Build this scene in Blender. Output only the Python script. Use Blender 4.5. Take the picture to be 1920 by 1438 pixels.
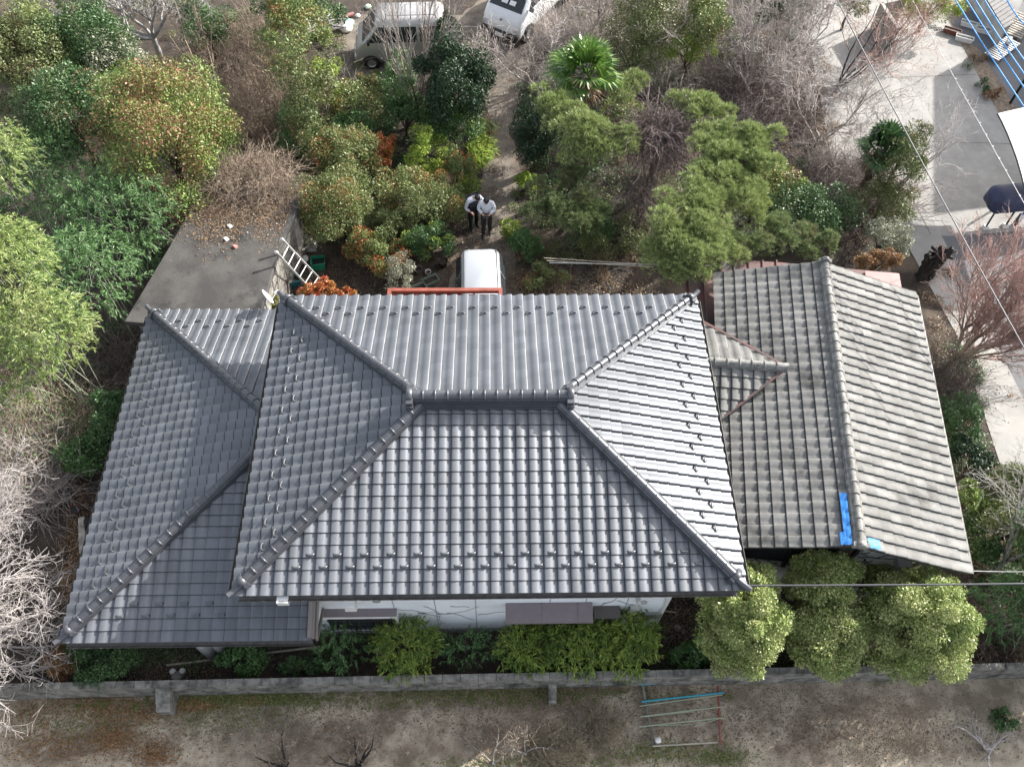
import bpy, bmesh, math, random
import numpy as np
from math import radians, sin, cos, pi

for o in list(bpy.data.objects):
    bpy.data.objects.remove(o)
S = bpy.context.scene
COL = S.collection
random.seed(7)
RNG = np.random.default_rng(11)

# ------------------------------------------------------------------ camera, sky, sun, exposure
F = 1568.497 / 1920 * 36.0
CAM = np.array([0.02164, -9.04336, 20.14306])
CR = np.array([0.99968042, -0.0174571, 0.01828393])
CU = np.array([0.0048346, 0.84194685, 0.53953882])
CW = np.array([0.02481288, 0.539278, -0.84176218])
cd = bpy.data.cameras.new("camera")
cam = bpy.data.objects.new("camera", cd)
COL.objects.link(cam)
cd.sensor_width = 36
cd.lens = F
cd.clip_end = 2000
from mathutils import Matrix, Vector
M4 = Matrix(((CR[0], CU[0], -CW[0], CAM[0]), (CR[1], CU[1], -CW[1], CAM[1]),
             (CR[2], CU[2], -CW[2], CAM[2]), (0, 0, 0, 1)))
cam.matrix_world = M4
S.camera = cam

SUN = np.array([1.55, 1.0, 1.0])
SUN = SUN / np.linalg.norm(SUN)
elev = math.asin(SUN[2])
azim = math.atan2(SUN[0], SUN[1])
w = bpy.data.worlds.new("World")
S.world = w
w.use_nodes = True
nt = w.node_tree
bgn = nt.nodes["Background"]
sky = nt.nodes.new("ShaderNodeTexSky")
sky.sky_type = 'NISHITA'
sky.sun_disc = False
sky.sun_elevation = elev
sky.sun_rotation = azim
sky.air_density = 1.0
sky.dust_density = 3.0
hsv = nt.nodes.new("ShaderNodeHueSaturation")          # thin white cloud over the blue
hsv.inputs['Saturation'].default_value = 0.42
nt.links.new(sky.outputs[0], hsv.inputs['Color'])
nt.links.new(hsv.outputs[0], bgn.inputs[0])
bgn.inputs[1].default_value = 0.15
ld = bpy.data.lights.new("sun", 'SUN')
ld.energy = 4.5
ld.angle = radians(0.5)
ld.color = (1.0, 0.955, 0.89)
sun = bpy.data.objects.new("sun", ld)
COL.objects.link(sun)
sun.rotation_euler = Vector(SUN).to_track_quat('Z', 'Y').to_euler()
S.view_settings.view_transform = 'Standard'
S.view_settings.look = 'None'
S.view_settings.exposure = 1.27
S.view_settings.gamma = 1

# ------------------------------------------------------------------ helpers
def ray(px, py):
    return CW + CR * ((px - 960) * 36 / 1920 / F) - CU * ((py - 719) * 36 / 1920 / F)

def at(px, py, z=0.0):
    d = ray(px, py)
    return CAM + d * ((z - CAM[2]) / d[2])

def atY(px, py, Y):
    d = ray(px, py)
    return CAM + d * ((Y - CAM[1]) / d[1])

def atX(px, py, X):
    d = ray(px, py)
    return CAM + d * ((X - CAM[0]) / d[0])

def mpp(P):                                  # metres per photo pixel at a point
    return float((np.asarray(P) - CAM) @ CW) / 1568.5

def nrm(v):
    v = np.asarray(v, float)
    return v / (np.linalg.norm(v) + 1e-12)

def tag(o, label=None, cat=None, group=None, kind=None):
    if label: o['label'] = label
    if cat: o['category'] = cat
    if group: o['group'] = group
    if kind: o['kind'] = kind
    return o

def thing(name, label, cat, loc, group=None):
    o = bpy.data.objects.new(name, None)
    o.empty_display_size = 0.2
    o.location = [float(x) for x in loc]
    COL.objects.link(o)
    o['org'] = [float(x) for x in loc]
    return tag(o, label, cat, group)

def rootloc(p):
    if p is None: return np.zeros(3)
    while p.parent is not None: p = p.parent
    return np.array(p.location)

def link(name, me, mat, parent=None):
    o = bpy.data.objects.new(name, me)
    if mat is not None:
        for m in (mat if isinstance(mat, (list, tuple)) else [mat]):
            me.materials.append(m)
    COL.objects.link(o)
    if parent is not None: o.parent = parent
    return o

def np_mesh(name, V, Fq, smooth=False):
    """V (n,3), Fq (m,k) faces all with k corners"""
    me = bpy.data.meshes.new(name)
    V = np.ascontiguousarray(V, np.float32)
    Fq = np.ascontiguousarray(Fq, np.int32)
    m, k = Fq.shape
    me.vertices.add(len(V)); me.vertices.foreach_set('co', V.ravel())
    me.loops.add(m * k); me.loops.foreach_set('vertex_index', Fq.ravel())
    me.polygons.add(m)
    me.polygons.foreach_set('loop_start', np.arange(0, m * k, k, dtype=np.int32))
    me.polygons.foreach_set('loop_total', np.full(m, k, np.int32))
    me.polygons.foreach_set('use_smooth', np.full(m, bool(smooth)))
    me.update(calc_edges=True)
    return me

class MB:
    def __init__(s): s.v = []; s.f = []; s.sm = []; s.mi = []
    def add(s, V, Fs, smooth=False, mi=0):
        n = len(s.v)
        s.v.extend([tuple(map(float, x)) for x in V])
        for f in Fs:
            s.f.append([n + i for i in f]); s.sm.append(smooth); s.mi.append(mi)
        return s
    def box(s, c, size, ax=None, mi=0, taper=None):
        c = np.asarray(c, float); h = np.asarray(size, float) / 2
        ax = np.eye(3) if ax is None else np.asarray(ax, float)
        V = []
        for z in (-1, 1):
            t = 1.0 if (taper is None or z < 0) else taper
            for x, y in ((-1, -1), (1, -1), (1, 1), (-1, 1)):
                V.append(c + ax[0] * h[0] * x * t + ax[1] * h[1] * y * t + ax[2] * h[2] * z)
        return s.add(V, [(3, 2, 1, 0), (4, 5, 6, 7), (0, 1, 5, 4), (1, 2, 6, 5), (2, 3, 7, 6), (3, 0, 4, 7)], False, mi)
    def tube(s, pts, r, n=8, caps=True, smooth=True, mi=0):
        pts = [np.asarray(p, float) for p in pts]
        r = [r] * len(pts) if np.isscalar(r) else r
        V = []; Fs = []
        up = np.array([0, 0, 1.0]); a = None
        for i, p in enumerate(pts):
            d = nrm(pts[min(i + 1, len(pts) - 1)] - pts[max(i - 1, 0)])
            if a is None:
                a = np.cross(d, up)
                if np.linalg.norm(a) < 1e-3: a = np.cross(d, np.array([1.0, 0, 0]))
            a = nrm(a - d * (a @ d)); b = np.cross(d, a)
            for k in range(n):
                t = 2 * pi * k / n
                V.append(p + (a * cos(t) + b * sin(t)) * r[i])
        for i in range(len(pts) - 1):
            for k in range(n):
                k2 = (k + 1) % n
                Fs.append((i * n + k2, i * n + k, (i + 1) * n + k, (i + 1) * n + k2))
        s.add(V, Fs, smooth, mi)
        if caps:
            m = len(pts) - 1
            s.add(V[:n], [tuple(range(n))], False, mi)
            s.add(V[m * n:], [tuple(range(n - 1, -1, -1))], False, mi)
        return s
    def lathe(s, c, prof, n=16, ax=None, smooth=True, mi=0):
        c = np.asarray(c, float); ax = np.eye(3) if ax is None else np.asarray(ax, float)
        V = []; Fs = []
        for r, z in prof:
            for k in range(n):
                t = 2 * pi * k / n
                V.append(c + ax[0] * r * cos(t) + ax[1] * r * sin(t) + ax[2] * z)
        for i in range(len(prof) - 1):
            for k in range(n):
                k2 = (k + 1) % n
                Fs.append((i * n + k, i * n + k2, (i + 1) * n + k2, (i + 1) * n + k))
        return s.add(V, Fs, smooth, mi)
    def prism(s, poly, z0, z1, mi=0):            # polygon of xy (counter-clockwise seen from above)
        n = len(poly)
        V = [(p[0], p[1], z0) for p in poly] + [(p[0], p[1], z1) for p in poly]
        return s.add(V, [tuple(range(n - 1, -1, -1)), tuple(range(n, 2 * n))] +
                     [(i, (i + 1) % n, n + (i + 1) % n, n + i) for i in range(n)], False, mi)
    def ring(s, c, R, r, ax, n=14, m=6, a0=0, a1=2 * pi, mi=0):
        pts = [np.asarray(c) + ax[0] * R * cos(t) + ax[1] * R * sin(t) for t in np.linspace(a0, a1, n)]
        return s.tube(pts, r, m, mi=mi)
    def build(s, name, mat, parent=None, bevel=0.0, sub=0):
        me = bpy.data.meshes.new(name)
        org = rootloc(parent)
        me.from_pydata([(v[0] - org[0], v[1] - org[1], v[2] - org[2]) for v in s.v], [], s.f)
        me.polygons.foreach_set('use_smooth', s.sm)
        o = link(name, me, mat, parent)
        me.polygons.foreach_set('material_index', s.mi)
        me.update()
        if bevel:
            md = o.modifiers.new('bevel', 'BEVEL'); md.width = bevel; md.segments = 2; md.limit_method = 'ANGLE'
        if sub:
            md = o.modifiers.new('sub', 'SUBSURF'); md.levels = sub; md.render_levels = sub
        return o

def axes(d, up=(0, 0, 1)):                       # frame whose third axis is d
    d = nrm(d); a = np.cross(up, d)
    if np.linalg.norm(a) < 1e-4: a = np.array([1.0, 0, 0])
    a = nrm(a); return np.array([a, np.cross(d, a), d])

def rotz(a):
    return np.array([[cos(a), sin(a), 0], [-sin(a), cos(a), 0], [0, 0, 1.0]])

# ------------------------------------------------------------------ materials
MATS = {}
def mat(name, col, rough=0.6, metal=0.0, spec=0.5, var=0.0, vscale=6.0, col2=None, detail=6, bump=0.0, bscale=40.0,
        island=0.0, coat=0.0, stops=(0.38, 0.62), third=None):
    m = bpy.data.materials.new(name); m.use_nodes = True
    n = m.node_tree; b = n.nodes["Principled BSDF"]; L = n.links
    b.inputs['Roughness'].default_value = rough
    b.inputs['Metallic'].default_value = metal
    b.inputs['Specular IOR Level'].default_value = spec
    if coat: b.inputs['Coat Weight'].default_value = coat; b.inputs['Coat Roughness'].default_value = 0.08
    c = (*col, 1)
    b.inputs['Base Color'].default_value = c
    tc = n.nodes.new('ShaderNodeTexCoord')
    cur = None
    if col2 is not None or var:
        if col2 is None: col2 = tuple(x * (1 - var) for x in col)
        nz = n.nodes.new('ShaderNodeTexNoise'); nz.inputs['Scale'].default_value = vscale
        nz.inputs['Detail'].default_value = detail; nz.inputs['Roughness'].default_value = 0.65
        L.new(tc.outputs['Object'], nz.inputs['Vector'])
        r = n.nodes.new('ShaderNodeValToRGB')
        r.color_ramp.elements[0].position = stops[0]; r.color_ramp.elements[1].position = stops[1]
        r.color_ramp.elements[0].color = (*col2, 1); r.color_ramp.elements[1].color = c
        L.new(nz.outputs['Fac'], r.inputs['Fac'])
        cur = r.outputs['Color']
        if third is not None:
            nz2 = n.nodes.new('ShaderNodeTexNoise'); nz2.inputs['Scale'].default_value = third[1]
            nz2.inputs['Detail'].default_value = 8; nz2.inputs['Roughness'].default_value = 0.7
            mp = n.nodes.new('ShaderNodeMapping'); mp.inputs['Location'].default_value = (7.3, 3.1, 1.7)
            L.new(tc.outputs['Object'], mp.inputs['Vector']); L.new(mp.outputs[0], nz2.inputs['Vector'])
            r2 = n.nodes.new('ShaderNodeValToRGB')
            r2.color_ramp.elements[0].position = third[2]; r2.color_ramp.elements[1].position = third[3]
            L.new(nz2.outputs['Fac'], r2.inputs['Fac'])
            mx = n.nodes.new('ShaderNodeMixRGB'); L.new(r2.outputs['Color'], mx.inputs['Fac'])
            L.new(cur, mx.inputs['Color1']); mx.inputs['Color2'].default_value = (*third[0], 1)
            cur = mx.outputs['Color']
    if island:
        g = n.nodes.new('ShaderNodeNewGeometry')
        mr = n.nodes.new('ShaderNodeMapRange'); mr.inputs['To Min'].default_value = 1 - island; mr.inputs['To Max'].default_value = 1 + island
        L.new(g.outputs['Random Per Island'], mr.inputs['Value'])
        mx = n.nodes.new('ShaderNodeMixRGB'); mx.blend_type = 'MULTIPLY'; mx.inputs['Fac'].default_value = 1
        if cur is not None: L.new(cur, mx.inputs['Color1'])
        else: mx.inputs['Color1'].default_value = c
        L.new(mr.outputs[0], mx.inputs['Color2']); cur = mx.outputs['Color']
    if cur is not None: L.new(cur, b.inputs['Base Color'])
    if bump:
        nb = n.nodes.new('ShaderNodeTexNoise'); nb.inputs['Scale'].default_value = bscale; nb.inputs['Detail'].default_value = 5
        L.new(tc.outputs['Object'], nb.inputs['Vector'])
        bp = n.nodes.new('ShaderNodeBump'); bp.inputs['Strength'].default_value = bump; bp.inputs['Distance'].default_value = 0.03
        L.new(nb.outputs['Fac'], bp.inputs['Height']); L.new(bp.outputs[0], b.inputs['Normal'])
    return m

def leafmat(name, cols, tip=None, tscale=1.2, tpos=(0.52, 0.62), rough=0.45, trans=0.16, spec=0.4):
    """leaf colours picked leaf by leaf, with patches of another leaf colour through the crown"""
    m = bpy.data.materials.new(name); m.use_nodes = True
    n = m.node_tree; b = n.nodes["Principled BSDF"]; L = n.links
    b.inputs['Roughness'].default_value = rough; b.inputs['Specular IOR Level'].default_value = spec
    g = n.nodes.new('ShaderNodeNewGeometry')
    r = n.nodes.new('ShaderNodeValToRGB')
    if trans >= .16: cols = [tuple(min(.46, x * 1.55) for x in c) for c in cols]
    while len(r.color_ramp.elements) < len(cols): r.color_ramp.elements.new(0.5)
    for i, c in enumerate(cols):
        r.color_ramp.elements[i].position = i / max(1, len(cols) - 1); r.color_ramp.elements[i].color = (*c, 1)
    L.new(g.outputs['Random Per Island'], r.inputs['Fac'])
    cur = r.outputs['Color']
    if tip is not None:
        tc = n.nodes.new('ShaderNodeTexCoord')
        nz = n.nodes.new('ShaderNodeTexNoise'); nz.inputs['Scale'].default_value = tscale; nz.inputs['Detail'].default_value = 4
        L.new(tc.outputs['Object'], nz.inputs['Vector'])
        r2 = n.nodes.new('ShaderNodeValToRGB')
        r2.color_ramp.elements[0].position = tpos[0]; r2.color_ramp.elements[1].position = tpos[1]
        L.new(nz.outputs['Fac'], r2.inputs['Fac'])
        ma = n.nodes.new('ShaderNodeMath'); ma.operation = 'MULTIPLY'
        mr = n.nodes.new('ShaderNodeMapRange'); mr.inputs['From Min'].default_value = 0.25; mr.inputs['From Max'].default_value = 0.6
        sc = n.nodes.new('ShaderNodeMath'); sc.operation = 'FRACT'
        s3 = n.nodes.new('ShaderNodeMath'); s3.operation = 'MULTIPLY'; s3.inputs[1].default_value = 17.0
        L.new(g.outputs['Random Per Island'], s3.inputs[0]); L.new(s3.outputs[0], sc.inputs[0]); L.new(sc.outputs[0], mr.inputs['Value'])
        L.new(r2.outputs['Color'], ma.inputs[0]); L.new(mr.outputs[0], ma.inputs[1])
        mx = n.nodes.new('ShaderNodeMixRGB'); L.new(ma.outputs[0], mx.inputs['Fac'])
        L.new(cur, mx.inputs['Color1']); mx.inputs['Color2'].default_value = (*tip, 1)
        cur = mx.outputs['Color']
    L.new(cur, b.inputs['Base Color'])
    if trans:
        t = n.nodes.new('ShaderNodeBsdfTranslucent'); L.new(cur, t.inputs['Color'])
        ms = n.nodes.new('ShaderNodeMixShader'); ms.inputs['Fac'].default_value = trans
        L.new(b.outputs[0], ms.inputs[1]); L.new(t.outputs[0], ms.inputs[2])
        L.new(ms.outputs[0], n.nodes['Material Output'].inputs['Surface'])
    return m

M = {}
M['tile'] = mat('smoked_tile', (0.142, 0.151, 0.168), 0.47, 0.32, 0.6, col2=(0.112, 0.120, 0.134), vscale=0.8, island=0.13, bump=0.03, bscale=60, third=((0.10, 0.10, 0.10), 7.0, 0.62, 0.78))
M['cap'] = mat('ridge_tile', (0.095, 0.10, 0.112), 0.34, 0.3, 0.6, var=0.2, vscale=3, island=0.08)
M['oldtile'] = mat('weathered_tile', (0.205, 0.204, 0.196), 0.85, 0, 0.25, col2=(0.14, 0.139, 0.133), vscale=2.2, island=0.13, bump=0.35, bscale=55,
                   third=((0.05, 0.05, 0.047), 0.55, 0.56, 0.72))
M['oldcap'] = mat('weathered_ridge', (0.27, 0.265, 0.25), 0.8, 0, 0.3, col2=(0.13, 0.13, 0.12), vscale=7, island=0.12, bump=0.4, bscale=50)
M['white'] = mat('white_siding', (0.80, 0.83, 0.86), 0.6, var=0.10, vscale=1.5)
M['dirtywhite'] = mat('stained_plaster', (0.55, 0.55, 0.53), 0.8, col2=(0.35, 0.35, 0.33), vscale=2)
M['fascia'] = mat('dark_fascia', (0.035, 0.033, 0.03), 0.6)
M['gutter'] = mat('gutter_grey', (0.10, 0.095, 0.088), 0.5, var=0.4, vscale=8)
M['pipe'] = mat('taupe_pipe', (0.20, 0.175, 0.16), 0.5)
M['hood'] = mat('mauve_metal', (0.21, 0.175, 0.185), 0.5, var=0.12, vscale=5)
M['hoodgrey'] = mat('bay_brown', (0.10, 0.085, 0.08), 0.6)
M['glass'] = mat('window_glass', (0.03, 0.035, 0.04), 0.08, 0, 0.6)
M['black'] = mat('black_metal', (0.012, 0.012, 0.013), 0.45)
M['rubber'] = mat('tyre_rubber', (0.015, 0.015, 0.015), 0.8)
M['plastic_white'] = mat('white_plastic', (0.72, 0.72, 0.70), 0.45, var=0.08, vscale=5)
M['grey'] = mat('grey_metal', (0.32, 0.32, 0.32), 0.45, 0.4)
M['alu'] = mat('aluminium', (0.45, 0.45, 0.45), 0.35, 0.7)
M['concrete'] = mat('parking_concrete', (0.30, 0.292, 0.275), 0.85, col2=(0.23, 0.224, 0.212), vscale=0.7, bump=0.15, bscale=30, third=((0.36, 0.355, 0.34), 2.5, 0.5, 0.8))
M['slab'] = mat('old_concrete', (0.078, 0.075, 0.07), 0.9, col2=(0.042, 0.040, 0.038), detail=10, vscale=1.1, bump=0.3, bscale=35, third=((0.016, 0.016, 0.016), 0.8, 0.54, 0.66))
M['block'] = mat('concrete_block', (0.275, 0.262, 0.235), 0.9, col2=(0.11, 0.105, 0.092), vscale=4.5, detail=10, bump=0.3, bscale=40, island=0.14, third=((0.035, 0.036, 0.032), 1.6, 0.52, 0.66))
M['mortar'] = mat('mortar', (0.06, 0.06, 0.056), 0.95)
M['asphalt'] = mat('asphalt', (0.13, 0.133, 0.14), 0.8, col2=(0.10, 0.104, 0.11), vscale=0.6, bump=0.2, bscale=90)
M['bark'] = mat('brown_bark', (0.085, 0.062, 0.046), 0.9, var=0.5, vscale=9, bump=0.5, bscale=30)
M['barkgrey'] = mat('grey_bark', (0.42, 0.40, 0.385), 0.85, var=0.45, vscale=7, bump=0.3, bscale=30)
M['barkwhite'] = mat('pale_bark', (0.46, 0.42, 0.40), 0.8, var=0.35, vscale=5)
M['barkdark'] = mat('dark_bark', (0.035, 0.03, 0.027), 0.9, var=0.4, vscale=8, bump=0.5, bscale=25)
M['twigred'] = mat('red_twig', (0.50, 0.33, 0.29), 0.8, var=0.35, vscale=2, island=.4)
M['twigtan'] = mat('tan_twig', (0.33, 0.26, 0.20), 0.85, var=0.4, vscale=3, island=.6)
M['twiggrey'] = mat('grey_twig', (0.43, 0.38, 0.355), 0.85, var=0.35, vscale=2, island=.5)
M['twigmauve'] = mat('mauve_twig', (0.22, 0.17, 0.155), 0.85, var=0.45, vscale=2, island=.7)
M['straw'] = mat('dry_straw', (0.46, 0.385, 0.27), 0.9, var=0.4, vscale=3, island=.5)
M['redpaint'] = mat('red_iron', (0.27, 0.075, 0.05), 0.5, var=0.3, vscale=4)
M['rust'] = mat('rusty_roof', (0.13, 0.06, 0.056), 0.7, col2=(0.07, 0.06, 0.058), vscale=1.6)
M['pinkmetal'] = mat('faded_red_sheet', (0.42, 0.20, 0.19), 0.6, var=0.2, vscale=3)
M['bluetape'] = mat('blue_tape', (0.02, 0.20, 0.58), 0.6, var=0.25, vscale=5)
M['green'] = mat('green_plastic', (0.01, 0.17, 0.10), 0.45)
M['teal'] = mat('teal_plastic', (0.03, 0.13, 0.16), 0.4, var=0.4, vscale=8)
M['cyan'] = mat('cyan_pole', (0.03, 0.32, 0.42), 0.4)
M['palegreen'] = mat('pale_green_pole', (0.30, 0.33, 0.24), 0.6)
M['bamboo_dry'] = mat('dry_bamboo', (0.40, 0.36, 0.29), 0.6, var=0.3, vscale=4)
M['navy'] = mat('navy_cover', (0.035, 0.045, 0.105), 0.55, var=0.3, vscale=5, bump=0.3, bscale=9)
M['bluewire'] = mat('blue_wire', (0.05, 0.33, 0.80), 0.4)
M['wire'] = mat('grey_cable', (0.15, 0.15, 0.155), 0.5)
M['darkwire'] = mat('dark_cable', (0.05, 0.05, 0.058), 0.5)
M['wood'] = mat('old_board', (0.46, 0.43, 0.38), 0.85, col2=(0.20, 0.18, 0.16), vscale=5)
M['terracotta'] = mat('terracotta', (0.11, 0.045, 0.03), 0.7)
M['skin'] = mat('skin', (0.48, 0.27, 0.20), 0.5)
M['hair'] = mat('black_hair', (0.008, 0.008, 0.009), 0.5)
M['shirt'] = mat('white_shirt', (0.68, 0.72, 0.80), 0.8)
M['vest'] = mat('dark_vest', (0.018, 0.020, 0.027), 0.85)
M['trouser'] = mat('charcoal_trousers', (0.022, 0.024, 0.026), 0.85)
M['trouserblack'] = mat('black_trousers', (0.008, 0.008, 0.009), 0.85)
M['carwhite'] = mat('white_car_paint', (0.72, 0.74, 0.76), 0.22, 0, 0.5, coat=0.8)
M['carsilver'] = mat('silver_car_paint', (0.44, 0.43, 0.42), 0.35, 0.35, 0.5, coat=0.6)
M['carpale'] = mat('pale_silver_paint', (0.42, 0.44, 0.46), 0.25, 0.35, 0.5, coat=0.8)
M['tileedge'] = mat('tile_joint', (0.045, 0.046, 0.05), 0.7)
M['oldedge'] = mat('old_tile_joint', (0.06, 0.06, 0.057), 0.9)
M['carblack'] = mat('black_trim', (0.02, 0.02, 0.022), 0.4)
M['headlight'] = mat('headlamp_glass', (0.6, 0.6, 0.62), 0.1, 0.2)
M['plate'] = mat('plate_white', (0.75, 0.75, 0.74), 0.4)
M['stone'] = mat('grey_stone', (0.24, 0.23, 0.22), 0.9, col2=(0.11, 0.11, 0.10), vscale=9)
M['canopy'] = mat('white_canopy', (0.85, 0.85, 0.84), 0.5)
M['path'] = mat('path_dirt', (0.20, 0.17, 0.138), 0.95, col2=(0.10, 0.086, 0.072), vscale=1.3, bump=0.4, bscale=30, third=((0.085, 0.055, 0.038), 1.9, 0.52, 0.66))
M['gravel'] = mat('gravel_bed', (0.27, 0.215, 0.16), 0.95, col2=(0.14, 0.105, 0.078), vscale=7, bump=0.5, bscale=60)
M['nbroof'] = mat('grey_roofing', (0.17, 0.165, 0.165), 0.7, var=0.3, vscale=2)
# ground: dark soil with litter, bare earth and straw
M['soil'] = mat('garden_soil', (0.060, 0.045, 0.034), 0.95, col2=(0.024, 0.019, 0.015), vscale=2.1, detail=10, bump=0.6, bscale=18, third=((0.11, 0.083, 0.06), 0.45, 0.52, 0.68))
M['field'] = mat('field_earth', (0.48, 0.41, 0.31), 0.95, col2=(0.24, 0.195, 0.145), vscale=1.3, detail=14, bump=0.8, bscale=34, stops=(0.40, 0.58), third=((0.115, 0.088, 0.065), 0.33, 0.52, 0.66))
# foliage
M['l_camphor'] = leafmat('leaf_evergreen_red', [(0.045, 0.09, 0.018), (0.10, 0.15, 0.032), (0.17, 0.205, 0.055)], (0.25, 0.12, 0.07), 0.8, (0.44, 0.54))
M['l_dark'] = leafmat('leaf_dark_evergreen', [(0.018, 0.045, 0.016), (0.035, 0.075, 0.024), (0.06, 0.105, 0.035)], (0.11, 0.085, 0.04), 0.9, (0.55, 0.68))
M['l_olive'] = leafmat('leaf_olive', [(0.045, 0.065, 0.022), (0.085, 0.11, 0.035), (0.13, 0.145, 0.06)], (0.16, 0.11, 0.06), 1.0, (0.5, 0.64))
M['l_camellia'] = leafmat('leaf_camellia', [(0.010, 0.028, 0.012), (0.018, 0.045, 0.018), (0.03, 0.06, 0.025)], rough=0.42, trans=0.1, spec=.3)
M['l_box'] = leafmat('leaf_clipped_round', [(0.06, 0.11, 0.024), (0.15, 0.20, 0.05), (0.28, 0.31, 0.13)], (0.38, 0.39, 0.18), 1.3, (0.42, 0.62), rough=0.35)
M['l_yellowgreen'] = leafmat('leaf_yellow_green', [(0.09, 0.15, 0.02), (0.15, 0.21, 0.03), (0.22, 0.26, 0.045)], trans=0.25)
M['l_bamboo'] = leafmat('leaf_bamboo_bright', [(0.05, 0.095, 0.02), (0.12, 0.17, 0.042), (0.23, 0.26, 0.10)], (0.29, 0.28, 0.13), 0.8, (0.5, 0.7), trans=0.25)
M['l_bamboofront'] = leafmat('leaf_bamboo_front', [(0.04, 0.085, 0.012), (0.10, 0.15, 0.02), (0.20, 0.235, 0.045)], (0.05, 0.085, 0.02), 2.2, (0.50, 0.62), trans=0.22)
M['l_bamboodark'] = leafmat('leaf_bamboo_dark', [(0.025, 0.065, 0.02), (0.05, 0.105, 0.032), (0.085, 0.145, 0.05)], trans=0.18)
M['l_nandina'] = leafmat('leaf_nandina', [(0.05, 0.085, 0.025), (0.10, 0.135, 0.04), (0.15, 0.16, 0.06)], (0.32, 0.13, 0.045), 1.4, (0.53, 0.66))
M['l_red'] = leafmat('leaf_red', [(0.10, 0.09, 0.03), (0.30, 0.10, 0.03), (0.42, 0.03, 0.025)], (0.30, 0.20, 0.05), 2.2, (0.5, 0.62))
M['l_osmanthus'] = leafmat('leaf_berry_shrub', [(0.045, 0.07, 0.02), (0.09, 0.115, 0.035), (0.14, 0.15, 0.06)], (0.27, 0.11, 0.065), 2.0, (0.55, 0.66))
M['l_grey'] = leafmat('leaf_grey_green', [(0.09, 0.10, 0.065), (0.17, 0.18, 0.125), (0.26, 0.26, 0.20)])
M['l_brown'] = leafmat('leaf_withered', [(0.12, 0.075, 0.04), (0.22, 0.15, 0.09), (0.33, 0.25, 0.17)], trans=0.1)
M['l_orange'] = leafmat('leaf_orange_dead', [(0.13, 0.07, 0.03), (0.25, 0.13, 0.055), (0.33, 0.21, 0.10)], trans=0.15)
M['l_pine'] = leafmat('needle_pine', [(0.085, 0.125, 0.042), (0.165, 0.21, 0.075), (0.28, 0.31, 0.14)], rough=0.5, trans=0.18)
M['l_pinedark'] = leafmat('needle_pine_dark', [(0.06, 0.09, 0.036), (0.11, 0.145, 0.06), (0.17, 0.20, 0.10)], (0.16, 0.13, 0.08), 1.5, (0.52, 0.68), trans=0.25)
M['l_palm'] = leafmat('leaf_palm', [(0.03, 0.075, 0.015), (0.06, 0.12, 0.02), (0.12, 0.18, 0.04)], rough=0.3, trans=0.2, spec=0.6)
M['l_litter'] = leafmat('leaf_litter', [(0.09, 0.05, 0.028), (0.17, 0.105, 0.06), (0.30, 0.21, 0.13), (0.10, 0.075, 0.05)], trans=0)
M['l_grass'] = leafmat('grass_blade', [(0.05, 0.075, 0.02), (0.09, 0.11, 0.03), (0.16, 0.14, 0.06)], trans=0.2)
# ------------------------------------------------------------------ roofs
US = np.array([-.03, -.01, .02, .11, .28, .43, .53, .62, .73, .925, 1.0])
HS = np.array([.022, .033, .038, .041, .038, .030, .020, .009, .002, -.002, .000])

def slope(bm, A, e, W, inw, run, pitch, clips, tw=.265, tc=.24, amp=1.0, step=.030, start=0.0, jit=.003, joint=.036):
    """one pitched plane of interlocking tiles; A eave corner, e along the eave, inw horizontal up-slope"""
    A = np.asarray(A, float); e = np.asarray(e, float); inw = np.asarray(inw, float)
    k = math.sqrt(1 + pitch * pitch)
    s = (inw + np.array([0, 0, pitch])) / k
    n = np.cross(e, s); n = n if n[2] > 0 else -n
    nc = max(1, round(run * k / tc)); c = run * k / nc
    nt_ = int(math.ceil((W - start) / tw)); tw = (W - start) / nt_ if start == 0 else tw
    new = bmesh.new()
    m = len(US)
    for r in range(nc):
        for t in range(nt_):
            du, dh = random.uniform(-jit, jit), random.uniform(-jit, jit)
            lo = []; mid = []; hi = []; lip = []; lo2 = []
            for u, h in zip(US, HS):
                p = A + e * (start + (t + u) * tw + du)
                lo.append(new.verts.new(p + s * (r * c - .02) + n * (h * amp + step + dh)))
                lo2.append(new.verts.new(lo[-1].co))
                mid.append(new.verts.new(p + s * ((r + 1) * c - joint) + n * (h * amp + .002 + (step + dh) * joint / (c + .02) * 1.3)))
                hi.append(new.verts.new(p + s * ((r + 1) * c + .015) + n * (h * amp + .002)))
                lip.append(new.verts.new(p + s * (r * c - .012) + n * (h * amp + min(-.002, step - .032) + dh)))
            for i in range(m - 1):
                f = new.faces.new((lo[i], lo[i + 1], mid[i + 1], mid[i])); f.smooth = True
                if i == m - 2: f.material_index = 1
                f = new.faces.new((mid[i], mid[i + 1], hi[i + 1], hi[i])); f.smooth = True; f.material_index = 1  # dark band below the upper lip: joint dirt and painted lip shadow
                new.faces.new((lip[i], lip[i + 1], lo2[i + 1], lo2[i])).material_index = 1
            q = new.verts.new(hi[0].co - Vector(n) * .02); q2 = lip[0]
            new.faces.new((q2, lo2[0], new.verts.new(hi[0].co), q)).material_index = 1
    for pt, nn in clips:
        g = new.verts[:] + new.edges[:] + new.faces[:]
        bmesh.ops.bisect_plane(new, geom=g, plane_co=Vector(pt), plane_no=Vector(nn), clear_outer=True)
    me = bpy.data.meshes.new('tmp'); new.normal_update(); new.to_mesh(me); new.free()
    bm.from_mesh(me); bpy.data.meshes.remove(me)
    return s, n, c

def finish_bm(bm, name, m, parent):
    org = rootloc(parent)
    bmesh.ops.translate(bm, vec=Vector(-org), verts=bm.verts[:])
    bmesh.ops.recalc_face_normals
    me = bpy.data.meshes.new(name); bm.to_mesh(me); bm.free()
    return link(name, me, m, parent)

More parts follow.
